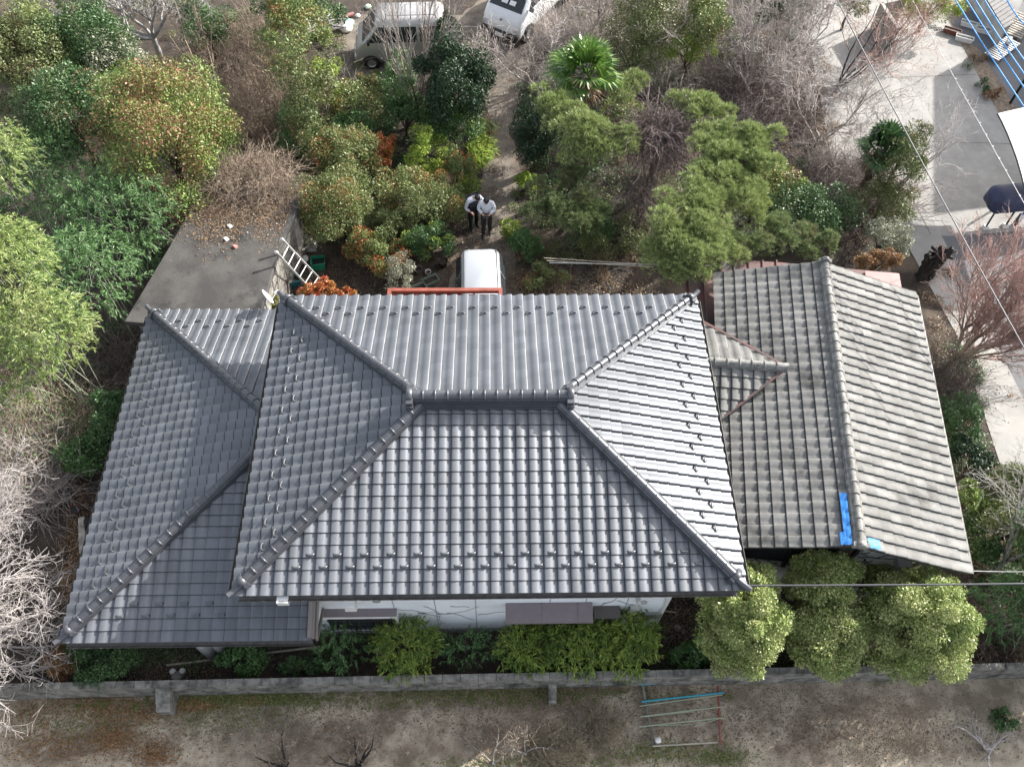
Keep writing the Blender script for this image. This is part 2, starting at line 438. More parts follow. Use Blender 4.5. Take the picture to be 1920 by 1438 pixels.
def ridge(P0, P1, name, m, parent, w=.26, r=.09, layers=2, lh=.045, seg=.27, end0=True, end1=False, lift=0.0, tip=True, big=False):
    """stacked flat courses capped with half-round tiles from P0 to P1"""
    P0 = np.asarray(P0, float); P1 = np.asarray(P1, float)
    d = P1 - P0; L = np.linalg.norm(d); d = d / L
    side = nrm(np.cross(d, [0, 0, 1])); up = np.cross(side, d)
    mb = MB(); ax = np.array([d, side, up])
    z = lift
    mid = (P0 + P1) / 2
    for i in range(layers):
        mb.box(mid + up * (z + lh / 2), (L, w - .045 * i, lh - .012), ax)
        mb.box(mid + up * (z + lh - .006), (L, w - .045 * i - .03, .012), ax)
        z += lh
    n = max(1, round(L / seg)); sl = L / n
    for i in range(n):
        a = P0 + d * (i * sl); b = P0 + d * ((i + 1) * sl)
        V = []; Fs = []
        prof = [(0.0, r * .97), (.03, r * .97), (.08, r * .96), (sl - .002, r * .95)]
        rr = random.uniform(.985, 1.015)
        for x, q in prof:
            for k in range(11):
                t = pi * k / 10
                V.append(a + d * x + side * q * rr * cos(t) + up * (z - .02 + q * rr * 1.05 * sin(t)))
        for j in range(3):
            for k in range(10):
                Fs.append((j * 11 + k, j * 11 + k + 1, (j + 1) * 11 + k + 1, (j + 1) * 11 + k))
        mb.add(V, Fs, True)
        mb.add(V[:11], [tuple(range(11))], False)
        # raised ring at each joint
        R = r * 1.2; V = []
        for x, q in ((-.004, R * .80), (.003, R), (.026, R), (.034, R * .80)):
            for k in range(11):
                t = pi * k / 10
                V.append(a + d * x + side * q * cos(t) + up * (z - .02 + q * 1.05 * sin(t)))
        mb.add(V, [(j * 11 + k, j * 11 + k + 1, (j + 1) * 11 + k + 1, (j + 1) * 11 + k) for j in range(3) for k in range(10)], True)
    for flag, P, dd in ((end0, P0, -d), (end1, P1, d)):
        if not flag: continue
        s_ = 1.35 if big else 1.0
        mb.box(P + up * (z * .55), (.10 * s_, w * 1.15, z * 1.05 + .06), ax)
        ring_ax = np.array([side, up, dd])
        mb.lathe(P + up * (z + .01), [(0, .075), (r * 1.0, .075), (r * 1.22, .06), (r * 1.22, -.05), (r, -.05)], 16, ring_ax)
        if big:
            for sg in (-1, 1):
                mb.box(P + side * sg * w * .62 + up * (z * .45), (.12, .05, z * .55), ax)
                mb.box(P + side * sg * w * .55 + up * (z * .78), (.15, .11, .06), ax)
            mb.box(P + up * (z * .15) + dd * .05, (.10, w * .85, z * .3), ax)
        elif tip:
            p = P + up * (z * .25)
            pts = [p + dd * t * .42 + np.array([0, 0, 1.0]) * (.02 + .10 * t * t) for t in np.linspace(0, 1, 6)]
            mb.tube(pts, [.075, .072, .068, .064, .060, .056], 12)
    return mb.build(name, m, parent)

def loop_guard(P, e, s, n, m, parent, name='snow_guard'):
    """a snow stop: upright loop of strap standing across the tile"""
    mb = MB(); V = []
    for q, hgt in ((.085, .062), (.073, .048)):
        for th in np.linspace(0, pi, 11):
            c_ = P + e * q * (abs(cos(th)) ** .6 * (1 if cos(th) > 0 else -1)) + n * (.006 + hgt * sin(th) ** .6) - s * .03 * sin(th)
            V += [c_ - s * .022, c_ + s * .022]
    Fs = []
    for i in range(10):
        a = 2 * i
        Fs += [(a, a + 1, a + 3, a + 2), (22 + a, 22 + a + 2, 22 + a + 3, 22 + a + 1), (a, a + 2, 22 + a + 2, 22 + a), (a + 1, 22 + a + 1, 22 + a + 3, a + 3)]
    mb.add(V, Fs, True)
    return mb

WYF = -3.18
ZE = 4.2; PITCH = .31; HX, HY = 5.0, 3.66
house = thing('tiled_house', 'white walled house under the big dark silver tiled hip roof', 'house', (0, 0, 0))
bm = bmesh.new()
X, Y, Z = np.eye(3)
C4 = {'bottom': ((-HX, -HY, ZE), X, 2 * HX, Y), 'right': ((HX, -HY, ZE), Y, 2 * HY, -X),
      'top': ((HX, HY, ZE), -X, 2 * HX, -Y), 'left': ((-HX, HY, ZE), -Y, 2 * HY, X)}
INFO = {}
for k, (A, e, W, inw) in C4.items():
    A = np.array(A)
    clips = [(A, nrm(inw - e)), (A + e * W, nrm(inw + e))]
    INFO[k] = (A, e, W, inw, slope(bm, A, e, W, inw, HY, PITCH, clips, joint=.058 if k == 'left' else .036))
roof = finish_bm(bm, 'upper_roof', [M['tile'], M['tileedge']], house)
AP = ZE + PITCH * HY
L2 = HX - HY
# boarding under the tiles, closed down to the soffit
mb = MB()
e_ = .03
Vd = [(-HX + e_, -HY + e_, ZE - .05), (HX - e_, -HY + e_, ZE - .05), (HX - e_, HY - e_, ZE - .05), (-HX + e_, HY - e_, ZE - .05),
      (-L2, 0, AP - .05), (L2, 0, AP - .05),
      (-HX + e_, -HY + e_, ZE - .12), (HX - e_, -HY + e_, ZE - .12), (HX - e_, HY - e_, ZE - .12), (-HX + e_, HY - e_, ZE - .12)]
mb.add(Vd, [(0, 1, 5, 4), (1, 2, 5), (2, 3, 4, 5), (3, 0, 4), (9, 8, 7, 6), (0, 6, 7, 1), (1, 7, 8, 2), (2, 8, 9, 3), (3, 9, 6, 0)])
mb.build('roof_deck', M['fascia'], roof)
lf = .035
for sx in (-1, 1):
    for sy in (-1, 1):
        a = np.array([sx * (HX - .02), sy * (HY - .02), ZE + .02]); b = np.array([sx * L2, 0, AP + .02])
        d = nrm(b - a)
        ridge(a + d * .30, b - d * .12, 'hip_ridge', M['cap'], roof, w=.27, r=.088, layers=2, lh=.06, lift=.0, end0=True)
ridge((-L2 - .30, 0, AP), (L2 + .30, 0, AP), 'main_ridge', M['cap'], roof, w=.40, r=.115, layers=4, lh=.065, seg=.25, end0=True, end1=True, big=True)
# gutter and fascia along the front eave
def gutter(A, B, out, parent, m):
    A = np.asarray(A, float); B = np.asarray(B, float); out = np.asarray(out, float)
    d = nrm(B - A); mb = MB(); V = []; Fs = []
    for p in (A, B):
        for rr in (.058, .05):
            for k in range(9):
                t = pi + pi * k / 8
                V.append(p + out * (.062 + rr * cos(t)) + Z * (-.02 + rr * sin(t)))
    for k in range(8):
        Fs += [(k, k + 1, 18 + k + 1, 18 + k), (9 + k + 1, 9 + k, 27 + k, 27 + k + 1)]
    Fs += [(8, 17, 35, 26), (9, 0, 18, 27)]
    mb.add(V, Fs, True)
    return mb.build('gutter', m, parent)
gutter((-HX + .1, -HY, ZE - .03), (HX - .15, -HY, ZE - .03), -Y, roof, M['gutter'])
gutter((-HX, HY - .1, ZE - .03), (-HX, -HY + .1, ZE - .03), -X, roof, M['gutter'])
gutter((HX, -HY + .1, ZE - .03), (HX, HY - .1, ZE - .03), X, roof, M['gutter'])
mb = MB()
q0 = np.array([-4.05, -HY - .08, ZE - .13])
mb.box(q0, (.22, .14, .16), taper=1.0); mb.tube([q0 - Z * .06, q0 + Y * .35 - Z * .25], .035, 8)
mb.build('gutter_outlet', M['plastic_white'], roof)

# lower wing on the left
ZW = 2.3; WX0, WX1, WY0, WY1 = -9.02, -3.78, -3.99, 4.72
RW = (WY1 - WY0) / 2; WC = (WY0 + WY1) / 2
bm = bmesh.new()
WI = {}
A = np.array([WX0, WY0, ZW]); WI['bottom'] = (A, X, WX1 - WX0, Y, slope(bm, A, X, WX1 - WX0, Y, RW, PITCH, [(A, nrm(Y - X))]))
A = np.array([WX1, WY1, ZW]); WI['top'] = (A, -X, WX1 - WX0, -Y, slope(bm, A, -X, WX1 - WX0, -Y, RW, PITCH, [(A - X * (WX1 - WX0), nrm(-Y - X))]))
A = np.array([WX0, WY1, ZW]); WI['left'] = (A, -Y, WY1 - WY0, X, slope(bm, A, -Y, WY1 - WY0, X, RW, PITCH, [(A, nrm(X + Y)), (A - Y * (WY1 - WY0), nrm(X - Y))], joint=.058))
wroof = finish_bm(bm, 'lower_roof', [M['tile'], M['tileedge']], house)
WA = ZW + PITCH * RW
mb = MB(); e_ = .03
Vd = [(WX0 + e_, WY0 + e_, ZW - .05), (WX1 - .02, WY0 + e_, ZW - .05), (WX1 - .02, WY1 - e_, ZW - .05), (WX0 + e_, WY1 - e_, ZW - .05), (WX0 + RW, WC, WA - .05), (WX1 - .02, WC, WA - .05),
      (WX0 + e_, WY0 + e_, ZW - .12), (WX1 - .02, WY0 + e_, ZW - .12), (WX1 - .02, WY1 - e_, ZW - .12), (WX0 + e_, WY1 - e_, ZW - .12)]
mb.add(Vd, [(0, 1, 5, 4), (2, 3, 4, 5), (3, 0, 4), (9, 8, 7, 6), (0, 6, 7, 1), (2, 8, 9, 3), (3, 9, 6, 0), (1, 7, 8, 2, 5)])
mb.build('roof_deck', M['fascia'], wroof)
for sy, yy in ((-1, WY0), (1, WY1)):
    a = np.array([WX0 + .02, yy + .02 * -sy, ZW + .02]); b = np.array([WX0 + RW, WC, WA + .02]); d = nrm(b - a)
    ridge(a + d * .30, b, 'hip_ridge', M['cap'], wroof, w=.27, r=.088, layers=2, lh=.06)
gutter((WX0 + .1, WY0, ZW - .03), (WX1, WY0, ZW - .03), -Y, wroof, M['gutter'])
gutter((WX0, WY1 - .1, ZW - .03), (WX0, WY0 + .1, ZW - .03), -X, wroof, M['gutter'])
mb = MB()
pv = lambda y, dz=0.0: np.array([WX1 - .05, y, ZW + PITCH * (y - WY0) + dz])
mb.tube([pv(WY0 + .01, .07), pv(WY0 + 1.6, .07)], .05, 10)
mb.box((pv(WY0, -.02) + pv(WY0 + 1.6, -.02)) / 2 + X * .07, (.05, 1.65, .20), np.array([X, nrm([0, 1, PITCH]), nrm([0, -PITCH, 1])]))
mb.build('verge_trim', M['pipe'], wroof)
mb = MB()
xx = WX1 + .07
mb.tube([(xx, WY0 + 1.3, 2.72), (xx, WY0 + .06, 2.25), (xx, WY0 + .02, 2.15), (xx + .02, WYF - .06, 1.95), (xx + .02, WYF - .06, .05)], .035, 10)
mb.build('downpipe', M['pipe'], house)

# snow stops: two staggered rows near every eave
guards = []
def rows(info, pitch, r0, gap, skip=(0, 0), tw=.265):
    A, e, W, inw, (s, n, c) = info
    nt_ = int(math.ceil(W / tw)); t_ = W / nt_
    for row in (0, 1):
        for j in range(nt_):
            if j % 2 != row: continue
            u = (j + .55) * t_; v = (r0 + row) * c + .05
            vh = v / math.sqrt(1 + pitch * pitch)
            if u < skip[0] + vh + .35 or u > W - skip[1] - vh - .35: continue
            guards.append((A + e * u + s * v + n * .018, e, s, n))
rows(INFO['bottom'], PITCH, 2, 1); rows(INFO['top'], PITCH, 2, 1); rows(INFO['right'], PITCH, 2, 1); rows(INFO['left'], PITCH, 2, 1)
nmain = len(guards)
rows(WI['bottom'], PITCH, 2, 1, (0, 1.0)); rows(WI['left'], PITCH, 2, 1); rows(WI['top'], PITCH, 2, 1, (3.2 - 2.0, 0))
M['guard'] = mat('snow_stop_metal', (0.12, 0.125, 0.135), 0.35, 0.5)
protos = {}
restmb = MB()
for i, (P, e, s, n) in enumerate(guards):
    par = roof if i < nmain else wroof
    if i < nmain or i - nmain < 100 - nmain:
        key = tuple(np.round(np.concatenate([e, s]), 3))
        if key not in protos:
            o = loop_guard(np.zeros(3), e, s, n, M['guard'], None).build('snow_guard', M['guard'], None)
            o.location = [float(x) for x in P]; o.parent = par; protos[key] = o
        else:
            o = protos[key].copy(); COL.objects.link(o); o.location = [float(x) for x in P]; o.parent = par
    else:
        g = loop_guard(P, e, s, n, M['guard'], None); restmb.add(g.v, g.f)
if restmb.v: restmb.build('snow_guard', M['guard'], wroof)['kind'] = 'stuff'

# walls
WYF = -3.18
mb = MB()
mb.box((-.35, (WYF + 3.1) / 2, 2.06), (8.5, 3.1 - WYF, 4.12 - .02))
wall = mb.build('wall', M['white'], house)
mb = MB()
mb.box((-6.2, .4, 1.09), (4.2, 7.3, 2.14))
mb.build('wall', M['dirtywhite'], house)
mb = MB(); mb.box((-.35, WYF - .012, .11), (8.54, .06, .22)); mb.build('foundation', M['stone'], wall)
mb = MB()
for x in (-2.15, -1.24, -.345, 1.29, 2.08, 3.0):
    mb.box((x, WYF - .002, 2.15), (.014, .01, 3.8))
mb.build('panel_joint', M['grey'], wall)
mb = MB(); mb.box((3.89, WYF - .01, 2.1), (.07, .05, 4.0)); mb.build('corner_trim', M['plastic_white'], wall)
# projecting barred window on the left
zt = atY(700, 1141, WYF)[2]
b0 = atY(600, 1150, WYF - .0)
bx0, bx1 = -3.72, atY(744, 1157, WYF - .17)[0]
zb = atY(700, 1186, WYF - .20)[2]
bay = MB()
bay.box(((bx0 + bx1) / 2, WYF - .09, zt + .0), (bx1 - bx0, .18, .06))
bay_o = bay.build('window_bay', M['hood'], wall)
mb = MB()
mb.box(((bx0 + bx1) / 2, WYF - .17, zt - .07), (bx1 - bx0 + .02, .03, .12))
mb.box((bx1 - .03, WYF - .08, (zt + zb) / 2), (.06, .16, zt - zb - .1))
mb.box(((bx0 + bx1) / 2, WYF - .09, zb), (bx1 - bx0, .18, .06))
mb.build('bay_frame', M['plastic_white'], bay_o)
mb = MB(); mb.box(((bx0 + bx1) / 2 - .05, WYF - .13, (zt + zb) / 2 - .05), (bx1 - bx0 - .2, .02, zt - zb - .22)); mb.build('window_pane', M['glass'], bay_o)
mb = MB()
for x in np.arange(bx0 + .1, bx1 - .08, .105):
    mb.tube([(x, WYF - .22, zt - .16), (x, WYF - .22, zb + .05)], .009, 6)
for z in (zt - .2, zb + .12): mb.tube([(bx0 + .05, WYF - .205, z), (bx1 - .05, WYF - .205, z)], .012, 6)
mb.build('window_bars', M['black'], bay_o)
# extractor hood, round lamp, awning, side bay, meter gear
p = atY(657, 1139, WYF - .2)
mb = MB(); mb.box(p + np.array([0, .08, .0]), (.26, .26, .28), taper=.85); mb.box(p + np.array([.2, .12, .1]), (.10, .10, .14)); mb.build('vent_hood', M['plastic_white'], wall, bevel=.02)
p = atY(706, 1122, WYF)
mb = MB(); mb.lathe(p, [(0.105, 0), (.105, .03), (.08, .07), (0, .09)], 16, axes((0, -1, 0))); mb.build('round_vent', M['grey'], wall)
za = atY(1030, 1130, WYF)[2]
ya = at(1030, 1168, za - .08)[1]
ax0, ax1 = at(948, 1168, za - .08)[0], at(1112, 1168, za - .08)[0]
mb = MB()
sl = np.array([[1, 0, 0], nrm([0, 1, .08 / (WYF - ya)]), nrm([0, -.08 / (WYF - ya), 1])])
mb.box(((ax0 + ax1) / 2, (ya + WYF) / 2 - .002, za - .02), (ax1 - ax0, WYF - ya, .035), sl)
mb.box(((ax0 + ax1) / 2, ya + .012, za - .10), (ax1 - ax0 + .01, .02, .07))
for t in (.415, .83): mb.box((ax0 + (ax1 - ax0) * t, (ya + WYF) / 2 - .002, za - .002), (.012, WYF - ya, .018), sl)
mb.build('window_awning', M['hood'], wall)
mb = MB(); mb.box(((ax0 + ax1) / 2, WYF - .04, za - .9), (ax1 - ax0 - .3, .08, 1.1)); aw = mb.build('window', M['hoodgrey'], wall)
mb = MB(); mb.box(((ax0 + ax1) / 2, WYF - .085, za - .9), (ax1 - ax0 - .45, .015, .95)); mb.build('pane', M['glass'], aw)
zz = atY(1140, 1135, WYF)[2]; bx = (atY(1118, 1140, WYF - .2)[0], atY(1168, 1140, WYF - .2)[0])
mb = MB(); mb.box((sum(bx) / 2, WYF - .14, zz - .03), (bx[1] - bx[0], .28, .05)); mb.box((sum(bx) / 2 , WYF - .11, zz - .55), (bx[1] - bx[0] - .08, .22, .95)); mb.build('side_bay', M['hoodgrey'], wall)
mb = MB()
p = atY(1196, 1117, WYF); mb.box(p + np.array([0, -.06, 0]), (.07, .12, .2)); mb.tube([p + np.array([0, -.08, -.1]), p + np.array([.02, -.1, -.35])], .03, 8)
p = atY(1207, 1127, WYF); mb.lathe(p, [(.07, 0), (.07, .05), (.03, .06), (0, .06)], 12, axes((0, -1, 0)))
p = atY(1190, 1135, WYF); mb.box(p + np.array([0, -.05, -.1]), (.2, .10, .4))
mb.build('meter_box', M['dirtywhite'], wall)
p = atY(1222, 1151, WYF); mb = MB(); mb.box(p + np.array([0, -.03, 0]), (.42, .06, .34)); mb.build('meter_panel', M['grey'], wall)
mb = MB()
pts = [atY(1215 + dx, 1118 + dy, WYF - .025) for dx, dy in ((0, 0), (10, 1), (20, 0), (30, 2), (33, 6), (28, 18), (20, 32), (12, 38), (5, 40))]
mb.tube(pts, .012, 6); mb.build('wall_cable', M['plastic_white'], wall)
# withered creeper on the white wall
def creeper(px, n, seed, yy, name, parent, m, spread=60):
    rg = random.Random(seed); mb = MB()
    for i in range(n):
        x, y = px[0] + rg.uniform(-spread, spread), px[1] + rg.uniform(-10, 14); a = rg.uniform(-.3, .3) + (pi if rg.random() < .3 else 0)
        pts = []
        for k in range(rg.randint(5, 12)):
            pts.append(atY(x, y, yy)); a += rg.uniform(-.5, .5); x += 9 * cos(a); y += 4 * sin(a)
        mb.tube(pts, [.0045 * (1 - .07 * k) + .001 for k in range(len(pts))], 4, caps=False)
    return mb.build(name, m, parent)
creeper((830, 1146), 9, 3, WYF - .01, 'dry_creeper', wall, M['barkdark'], 90)
creeper((1150, 1118), 5, 5, WYF - .01, 'dry_creeper', wall, M['barkdark'], 30)

# red iron porch frame at the back eave
zp = 2.7
a = at(727, 540, zp); b = at(942, 540, zp)
mb = MB(); yb = 3.1
mb.box(((a[0] + b[0]) / 2, a[1] - .05, zp - .06), (b[0] - a[0], .10, .12))
mb.box((a[0] + .05, (a[1] + yb) / 2 - .05, zp - .061), (.10, a[1] - yb - .1, .12)); mb.box((b[0] - .05, (a[1] + yb) / 2 - .05, zp - .061), (.10, a[1] - yb - .1, .12))
for k in range(1, 6): mb.box(((a[0] + b[0]) / 2, a[1] - .1 - .17 * k, zp - .05 - .01 * (k % 2)), (b[0] - a[0] - .2, .055 + .03 * (k % 2), .05))
for k in range(1, 4): mb.box((a[0] + (b[0] - a[0]) * k / 4, (a[1] + yb) / 2 - .05, zp - .125), (.06, a[1] - yb - .1, .06))
mb.box(((a[0] + b[0]) / 2, (a[1] + yb) / 2, zp - .17), (b[0] - a[0] - .2, a[1] - yb - .2, .02))
for x in (a[0] + .06, b[0] - .06): mb.box((x, a[1] - .12, (zp - .2) / 2), (.08, .08, zp - .2))
mb.build('porch_frame', M['redpaint'], house)

# ------------------------------------------------------------------ the old house on the right
yw = radians(7)
OC = np.array([8.0, 1.03, 0]); OA = np.array([sin(yw), cos(yw), 0]); OB = np.array([cos(yw), -sin(yw), 0])
ZO = 3.3; HW, HL = 2.6, 3.83; PO = .31
old = thing('old_house', 'old house on the right with lichen grey weathered tile gable roof patched with blue tape', 'house', (8.0, 1.03, 0))
def OP(b, a, z): return OC + OB * b + OA * a + Z * z
bm = bmesh.new()
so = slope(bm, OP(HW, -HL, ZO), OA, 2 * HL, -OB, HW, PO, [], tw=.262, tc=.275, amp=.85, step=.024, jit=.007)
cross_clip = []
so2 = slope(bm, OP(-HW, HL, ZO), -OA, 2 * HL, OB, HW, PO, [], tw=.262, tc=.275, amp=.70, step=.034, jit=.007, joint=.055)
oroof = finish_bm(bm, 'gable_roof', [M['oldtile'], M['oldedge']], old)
OZ = ZO + PO * HW
ridge(OP(0, -HL + .02, OZ), OP(0, HL - .02, OZ), 'main_ridge', M['oldcap'], oroof, w=.28, r=.085, layers=2, lh=.035, seg=.285, end0=True, end1=True, tip=False, big=False)
mb = MB(); k = .04
def GP(b, a, dz): return OP(b, a, OZ - PO * abs(b) + dz)
Vd = [GP(-HW + k, -HL + k, -.05), GP(0, -HL + k, -.05), GP(HW - k, -HL + k, -.05), GP(HW - k, HL - k, -.05), GP(0, HL - k, -.05), GP(-HW + k, HL - k, -.05)]
Vl = [v - Z * .09 for v in Vd]
mb.add(Vd + Vl, [(0, 1, 4, 5), (1, 2, 3, 4), (11, 10, 7, 6), (10, 9, 8, 7), (0, 6, 7, 1), (1, 7, 8, 2), (2, 8, 9, 3), (3, 9, 10, 4), (4, 10, 11, 5), (5, 11, 6, 0)])
mb.build('roof_deck', M['fascia'], oroof)
mb = MB()
w0, w1 = HW - .55, HL - .5
P5 = [(-w0, 0), (w0, 0), (w0, ZO - .12 + PO * .4), (0, OZ - .2), (-w0, ZO - .12 + PO * .4)]
V = [OP(b, -w1, z) for b, z in P5] + [OP(b, w1, z) for b, z in P5]
mb.add(V, [(0, 1, 2, 3, 4), (9, 8, 7, 6, 5)] + [(i, 5 + i, 5 + (i + 1) % 5, (i + 1) % 5) for i in range(5)])
owall = mb.build('wall', M['dirtywhite'], old)
mb = MB()
for b, ww, z, hh in ((-1.35, 1.0, 2.35, 1.1), (-.15, 1.1, 2.25, 1.3)):
    mb.box(OP(b, -w1 - .01, z), (ww, .05, hh), np.array([OB, OA, Z]))
mb.build('window', M['glass'], owall)
for b in (-1.9, -.8, .45):
    mb = MB(); mb.box(OP(b, -w1 - .03, 2.3), (.09, .07, 1.5), np.array([OB, OA, Z])); mb.build('wall_post', M['carblack'], owall)
mb = MB(); mb.box(OP(1.55, -w1 - .12, 2.55), (.3, .2, .25), np.array([OB, OA, Z])); mb.build('wall_box', M['grey'], owall)
rg = random.Random(4); mb = MB()
for i in range(60):
    b, z = rg.uniform(-1.9, 1.9), rg.uniform(1.5, 3.6); a = rg.uniform(0, 2 * pi); pts = []
    for q in range(9):
        if z > OZ - .35 - PO * abs(b): break
        pts.append(OP(b, -w1 - .012, z)); a += rg.uniform(-.7, .7); b += .1 * cos(a); z += .09 * sin(a)
    if len(pts) > 2: mb.tube(pts, .009, 4, caps=False)
mb.build('dry_creeper', M['barkdark'], owall)
mb = MB(); mb.tube([OP(HW + .05, -HL + .1, ZO - .06), OP(HW + .05, HL - .1, ZO - .06)], .055, 8); mb.build('gutter', M['gutter'], oroof)
mb = MB(); mb.tube([OP(HW - .1, -HL + .2, ZO - .1), OP(1.9, -w1 - .1, 2.75), OP(1.75, -w1 - .1, 2.4), OP(1.75, -w1 - .1, .1)], .045, 8); mb.build('downpipe', M['pipe'], old)
# blue tape patches by the south end of the ridge
def patch(b0, b1, a0, a1, seed):
    rg = random.Random(seed); V = []; Fs = []
    nb, na = 5, 15
    for i in range(na):
        for j in range(nb):
            b = b0 + (b1 - b0) * j / (nb - 1); a = a0 + (a1 - a0) * i / (na - 1)
            V.append(GP(b, a, .092 + rg.uniform(-.004, .004) + .006 * sin(a * 23)))
    for i in range(na - 1):
        for j in range(nb - 1):
            q = i * nb + j; Fs.append((q, q + 1, q + nb + 1, q + nb))
    mb = MB(); mb.add(V, Fs, False); o = mb.build('tape_patch', M['bluetape'], oroof); return o
patch(-.30, -.165, -HL + .02, -HL + 1.18, 1); patch(-.38, -.30, -HL + .02, -HL + .30, 2); patch(.16, .44, -HL + .0, -HL + .22, 3)
# small cross gable toward the main house
cz = 3.98 - .0
c0 = at(1318, 668, cz + .25); c1 = at(1482, 680, cz + .25)
v0 = at(1330, 598, 3.36); v1 = at(1352, 792, 3.36)
d = nrm((c1 - c0) * np.array([1, 1, 0])); L = np.linalg.norm(c1 - c0)
pn = np.array([-d[1], d[0], 0])
half = 1.55; pc = (cz - 3.42) / half
bm = bmesh.new()
def vclip(sgn):                        # cut where the little roof meets the big left slope (vertical valley plane)
    tipc = c1 * np.array([1, 1, 0]); far = (c1 - OB * (half * pc / PO) + pn * sgn * half) * np.array([1, 1, 0])
    t = nrm(far - tipc); nn = np.array([t[1], -t[0], 0]) * (1 if sgn > 0 else -1)
    if nn @ OB < 0: nn = -nn
    return (tipc, nn)
A = c0 * np.array([1, 1, 0]) + pn * half + Z * (cz - pc * half) - d * .3
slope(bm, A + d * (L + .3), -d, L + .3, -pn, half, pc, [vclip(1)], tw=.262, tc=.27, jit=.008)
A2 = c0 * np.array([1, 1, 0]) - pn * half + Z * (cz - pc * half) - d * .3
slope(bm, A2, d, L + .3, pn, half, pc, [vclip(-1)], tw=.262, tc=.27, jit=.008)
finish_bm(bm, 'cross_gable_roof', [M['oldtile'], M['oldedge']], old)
cb = c0 * np.array([1, 1, 0]) + Z * cz; ce = c1 * np.array([1, 1, 0]) + Z * cz
ridge(cb, ce, 'cross_ridge', M['oldcap'], old, w=.24, r=.085, layers=2, lh=.05, seg=.27, end0=True, tip=False)
for sg in (1, -1):
    far = (c1 - OB * (half * pc / PO) + pn * sg * half); far = far * np.array([1, 1, 0]) + Z * (cz - pc * half + .07)
    tp = ce + Z * .07; mb = MB(); dd = nrm(far - tp); sd = nrm(np.cross(dd, Z))
    mid = (tp + far) / 2
    mb.box(mid + sd * .0, (np.linalg.norm(far - tp), .06, .012), np.array([dd, sd, np.cross(sd, dd)]))
    mb.build('valley_flashing', M['rust'], old)
mb = MB(); g0 = cb - d * .0
mb.add([g0 + pn * (half - .2) - Z * (pc * half), g0 - pn * (half - .2) - Z * (pc * half), g0 - Z * .15, g0 + pn * (half - .2) - Z * 3.3, g0 - pn * (half - .2) - Z * 3.3], [(0, 1, 2), (0, 3, 4, 1)]); mb.build('wall', M['dirtywhite'], old)
# rusty sheet roofs behind it
def sheet(pts, z, name, m, parent, th=.03):
    P = [at(x, y, z)[:2] for x, y in pts]
    ar = sum(P[i][0] * P[(i + 1) % len(P)][1] - P[(i + 1) % len(P)][0] * P[i][1] for i in range(len(P)))
    if ar < 0: P = P[::-1]
    mb = MB(); mb.prism(P, z - th, z)
    return mb.build(name, m, parent)
sh = sheet([(1278, 512), (1336, 512), (1345, 640), (1302, 640)], 2.95, 'sheet_roof', M['rust'], old)
mb = MB()
for x in (1291, 1319): a = at(x, 513, 2.98); b = at(x + 9, 636, 2.98); mb.box((a + b) / 2, (.04, np.linalg.norm(b - a), .05), np.array([nrm(np.cross(b - a, Z)), nrm(b - a), Z]))
mb.build('standing_seam', M['rust'], sh)
sh2 = sheet([(1352, 486), (1462, 492), (1600, 505), (1682, 512), (1692, 545), (1352, 530)], 2.7, 'lean_to_roof', M['rust'], old)
sheet([(1622, 508), (1686, 513), (1694, 560), (1630, 560)], 2.76, 'lean_to_roof', M['pinkmetal'], old)
mb = MB()
for x in (1376, 1404, 1430, 1456): a = at(x, 488, 2.72); b = at(x + 2, 530, 2.72); mb.box((a + b) / 2, (.03, np.linalg.norm(b - a), .04), np.array([nrm(np.cross(b - a, Z)), nrm(b - a), Z]))
mb.build('standing_seam', M['rust'], sh2)
# ------------------------------------------------------------------ vegetation builders
def rsphere(n, rg, up=0.0):
    d = rg.normal(size=(n, 3)); d[:, 2] += up
    return d / np.linalg.norm(d, axis=1, keepdims=True)

def unit(a): return a / (np.linalg.norm(a, axis=1, keepdims=True) + 1e-9)

def leaves(P, D, N, L, W, droop=0.0):
    """one pointed leaf per row: P base, D direction, N normal; lengths and widths may be arrays"""
    n = len(P)
    L = np.broadcast_to(np.asarray(L, float), (n,))[:, None]; W = np.broadcast_to(np.asarray(W, float), (n,))[:, None]
    D = unit(D); Sd = unit(np.cross(D, N))
    dr = np.zeros((n, 3)); dr[:, 2] = -droop
    mid = P + D * L * .45 + dr * L * .3
    V = np.stack([P, mid + Sd * W * .5, P + D * L + dr * L, mid - Sd * W * .5], 1).reshape(-1, 3)
    Fq = np.arange(4 * n).reshape(n, 4)
    return V, Fq

def leafobj(name, parts, m, parent):
    V = []; Fq = []; k = 0
    for v, f in parts:
        V.append(v); Fq.append(f + k); k += len(v)
    V = np.concatenate(V) - rootloc(parent)
    return link(name, np_mesh(name, V, np.concatenate(Fq), False), m, parent)

def sticks(segs, n=3):
    """segs list of (p0,p1,r0,r1) -> open prisms"""
    A = np.array([s[0] for s in segs]); B = np.array([s[1] for s in segs])
    ra = np.array([s[2] for s in segs])[:, None]; rb = np.array([s[3] for s in segs])[:, None]
    d = unit(B - A); ref = np.where(np.abs(d[:, 2:3]) > .9, np.array([[1., 0, 0]]), np.array([[0, 0, 1.]]))
    a = unit(np.cross(d, ref)); b = np.cross(d, a)
    V = []
    for k in range(n):
        t = 2 * pi * k / n
        V.append(A + (a * cos(t) + b * sin(t)) * ra)
    for k in range(n):
        t = 2 * pi * k / n
        V.append(B + (a * cos(t) + b * sin(t)) * rb)
    V = np.stack(V, 1).reshape(-1, 3)
    base = np.arange(len(segs))[:, None] * 2 * n
    Fq = np.concatenate([base + np.array([[(k + 1) % n, k, n + k, n + (k + 1) % n]]) for k in range(n)])
    return V, Fq

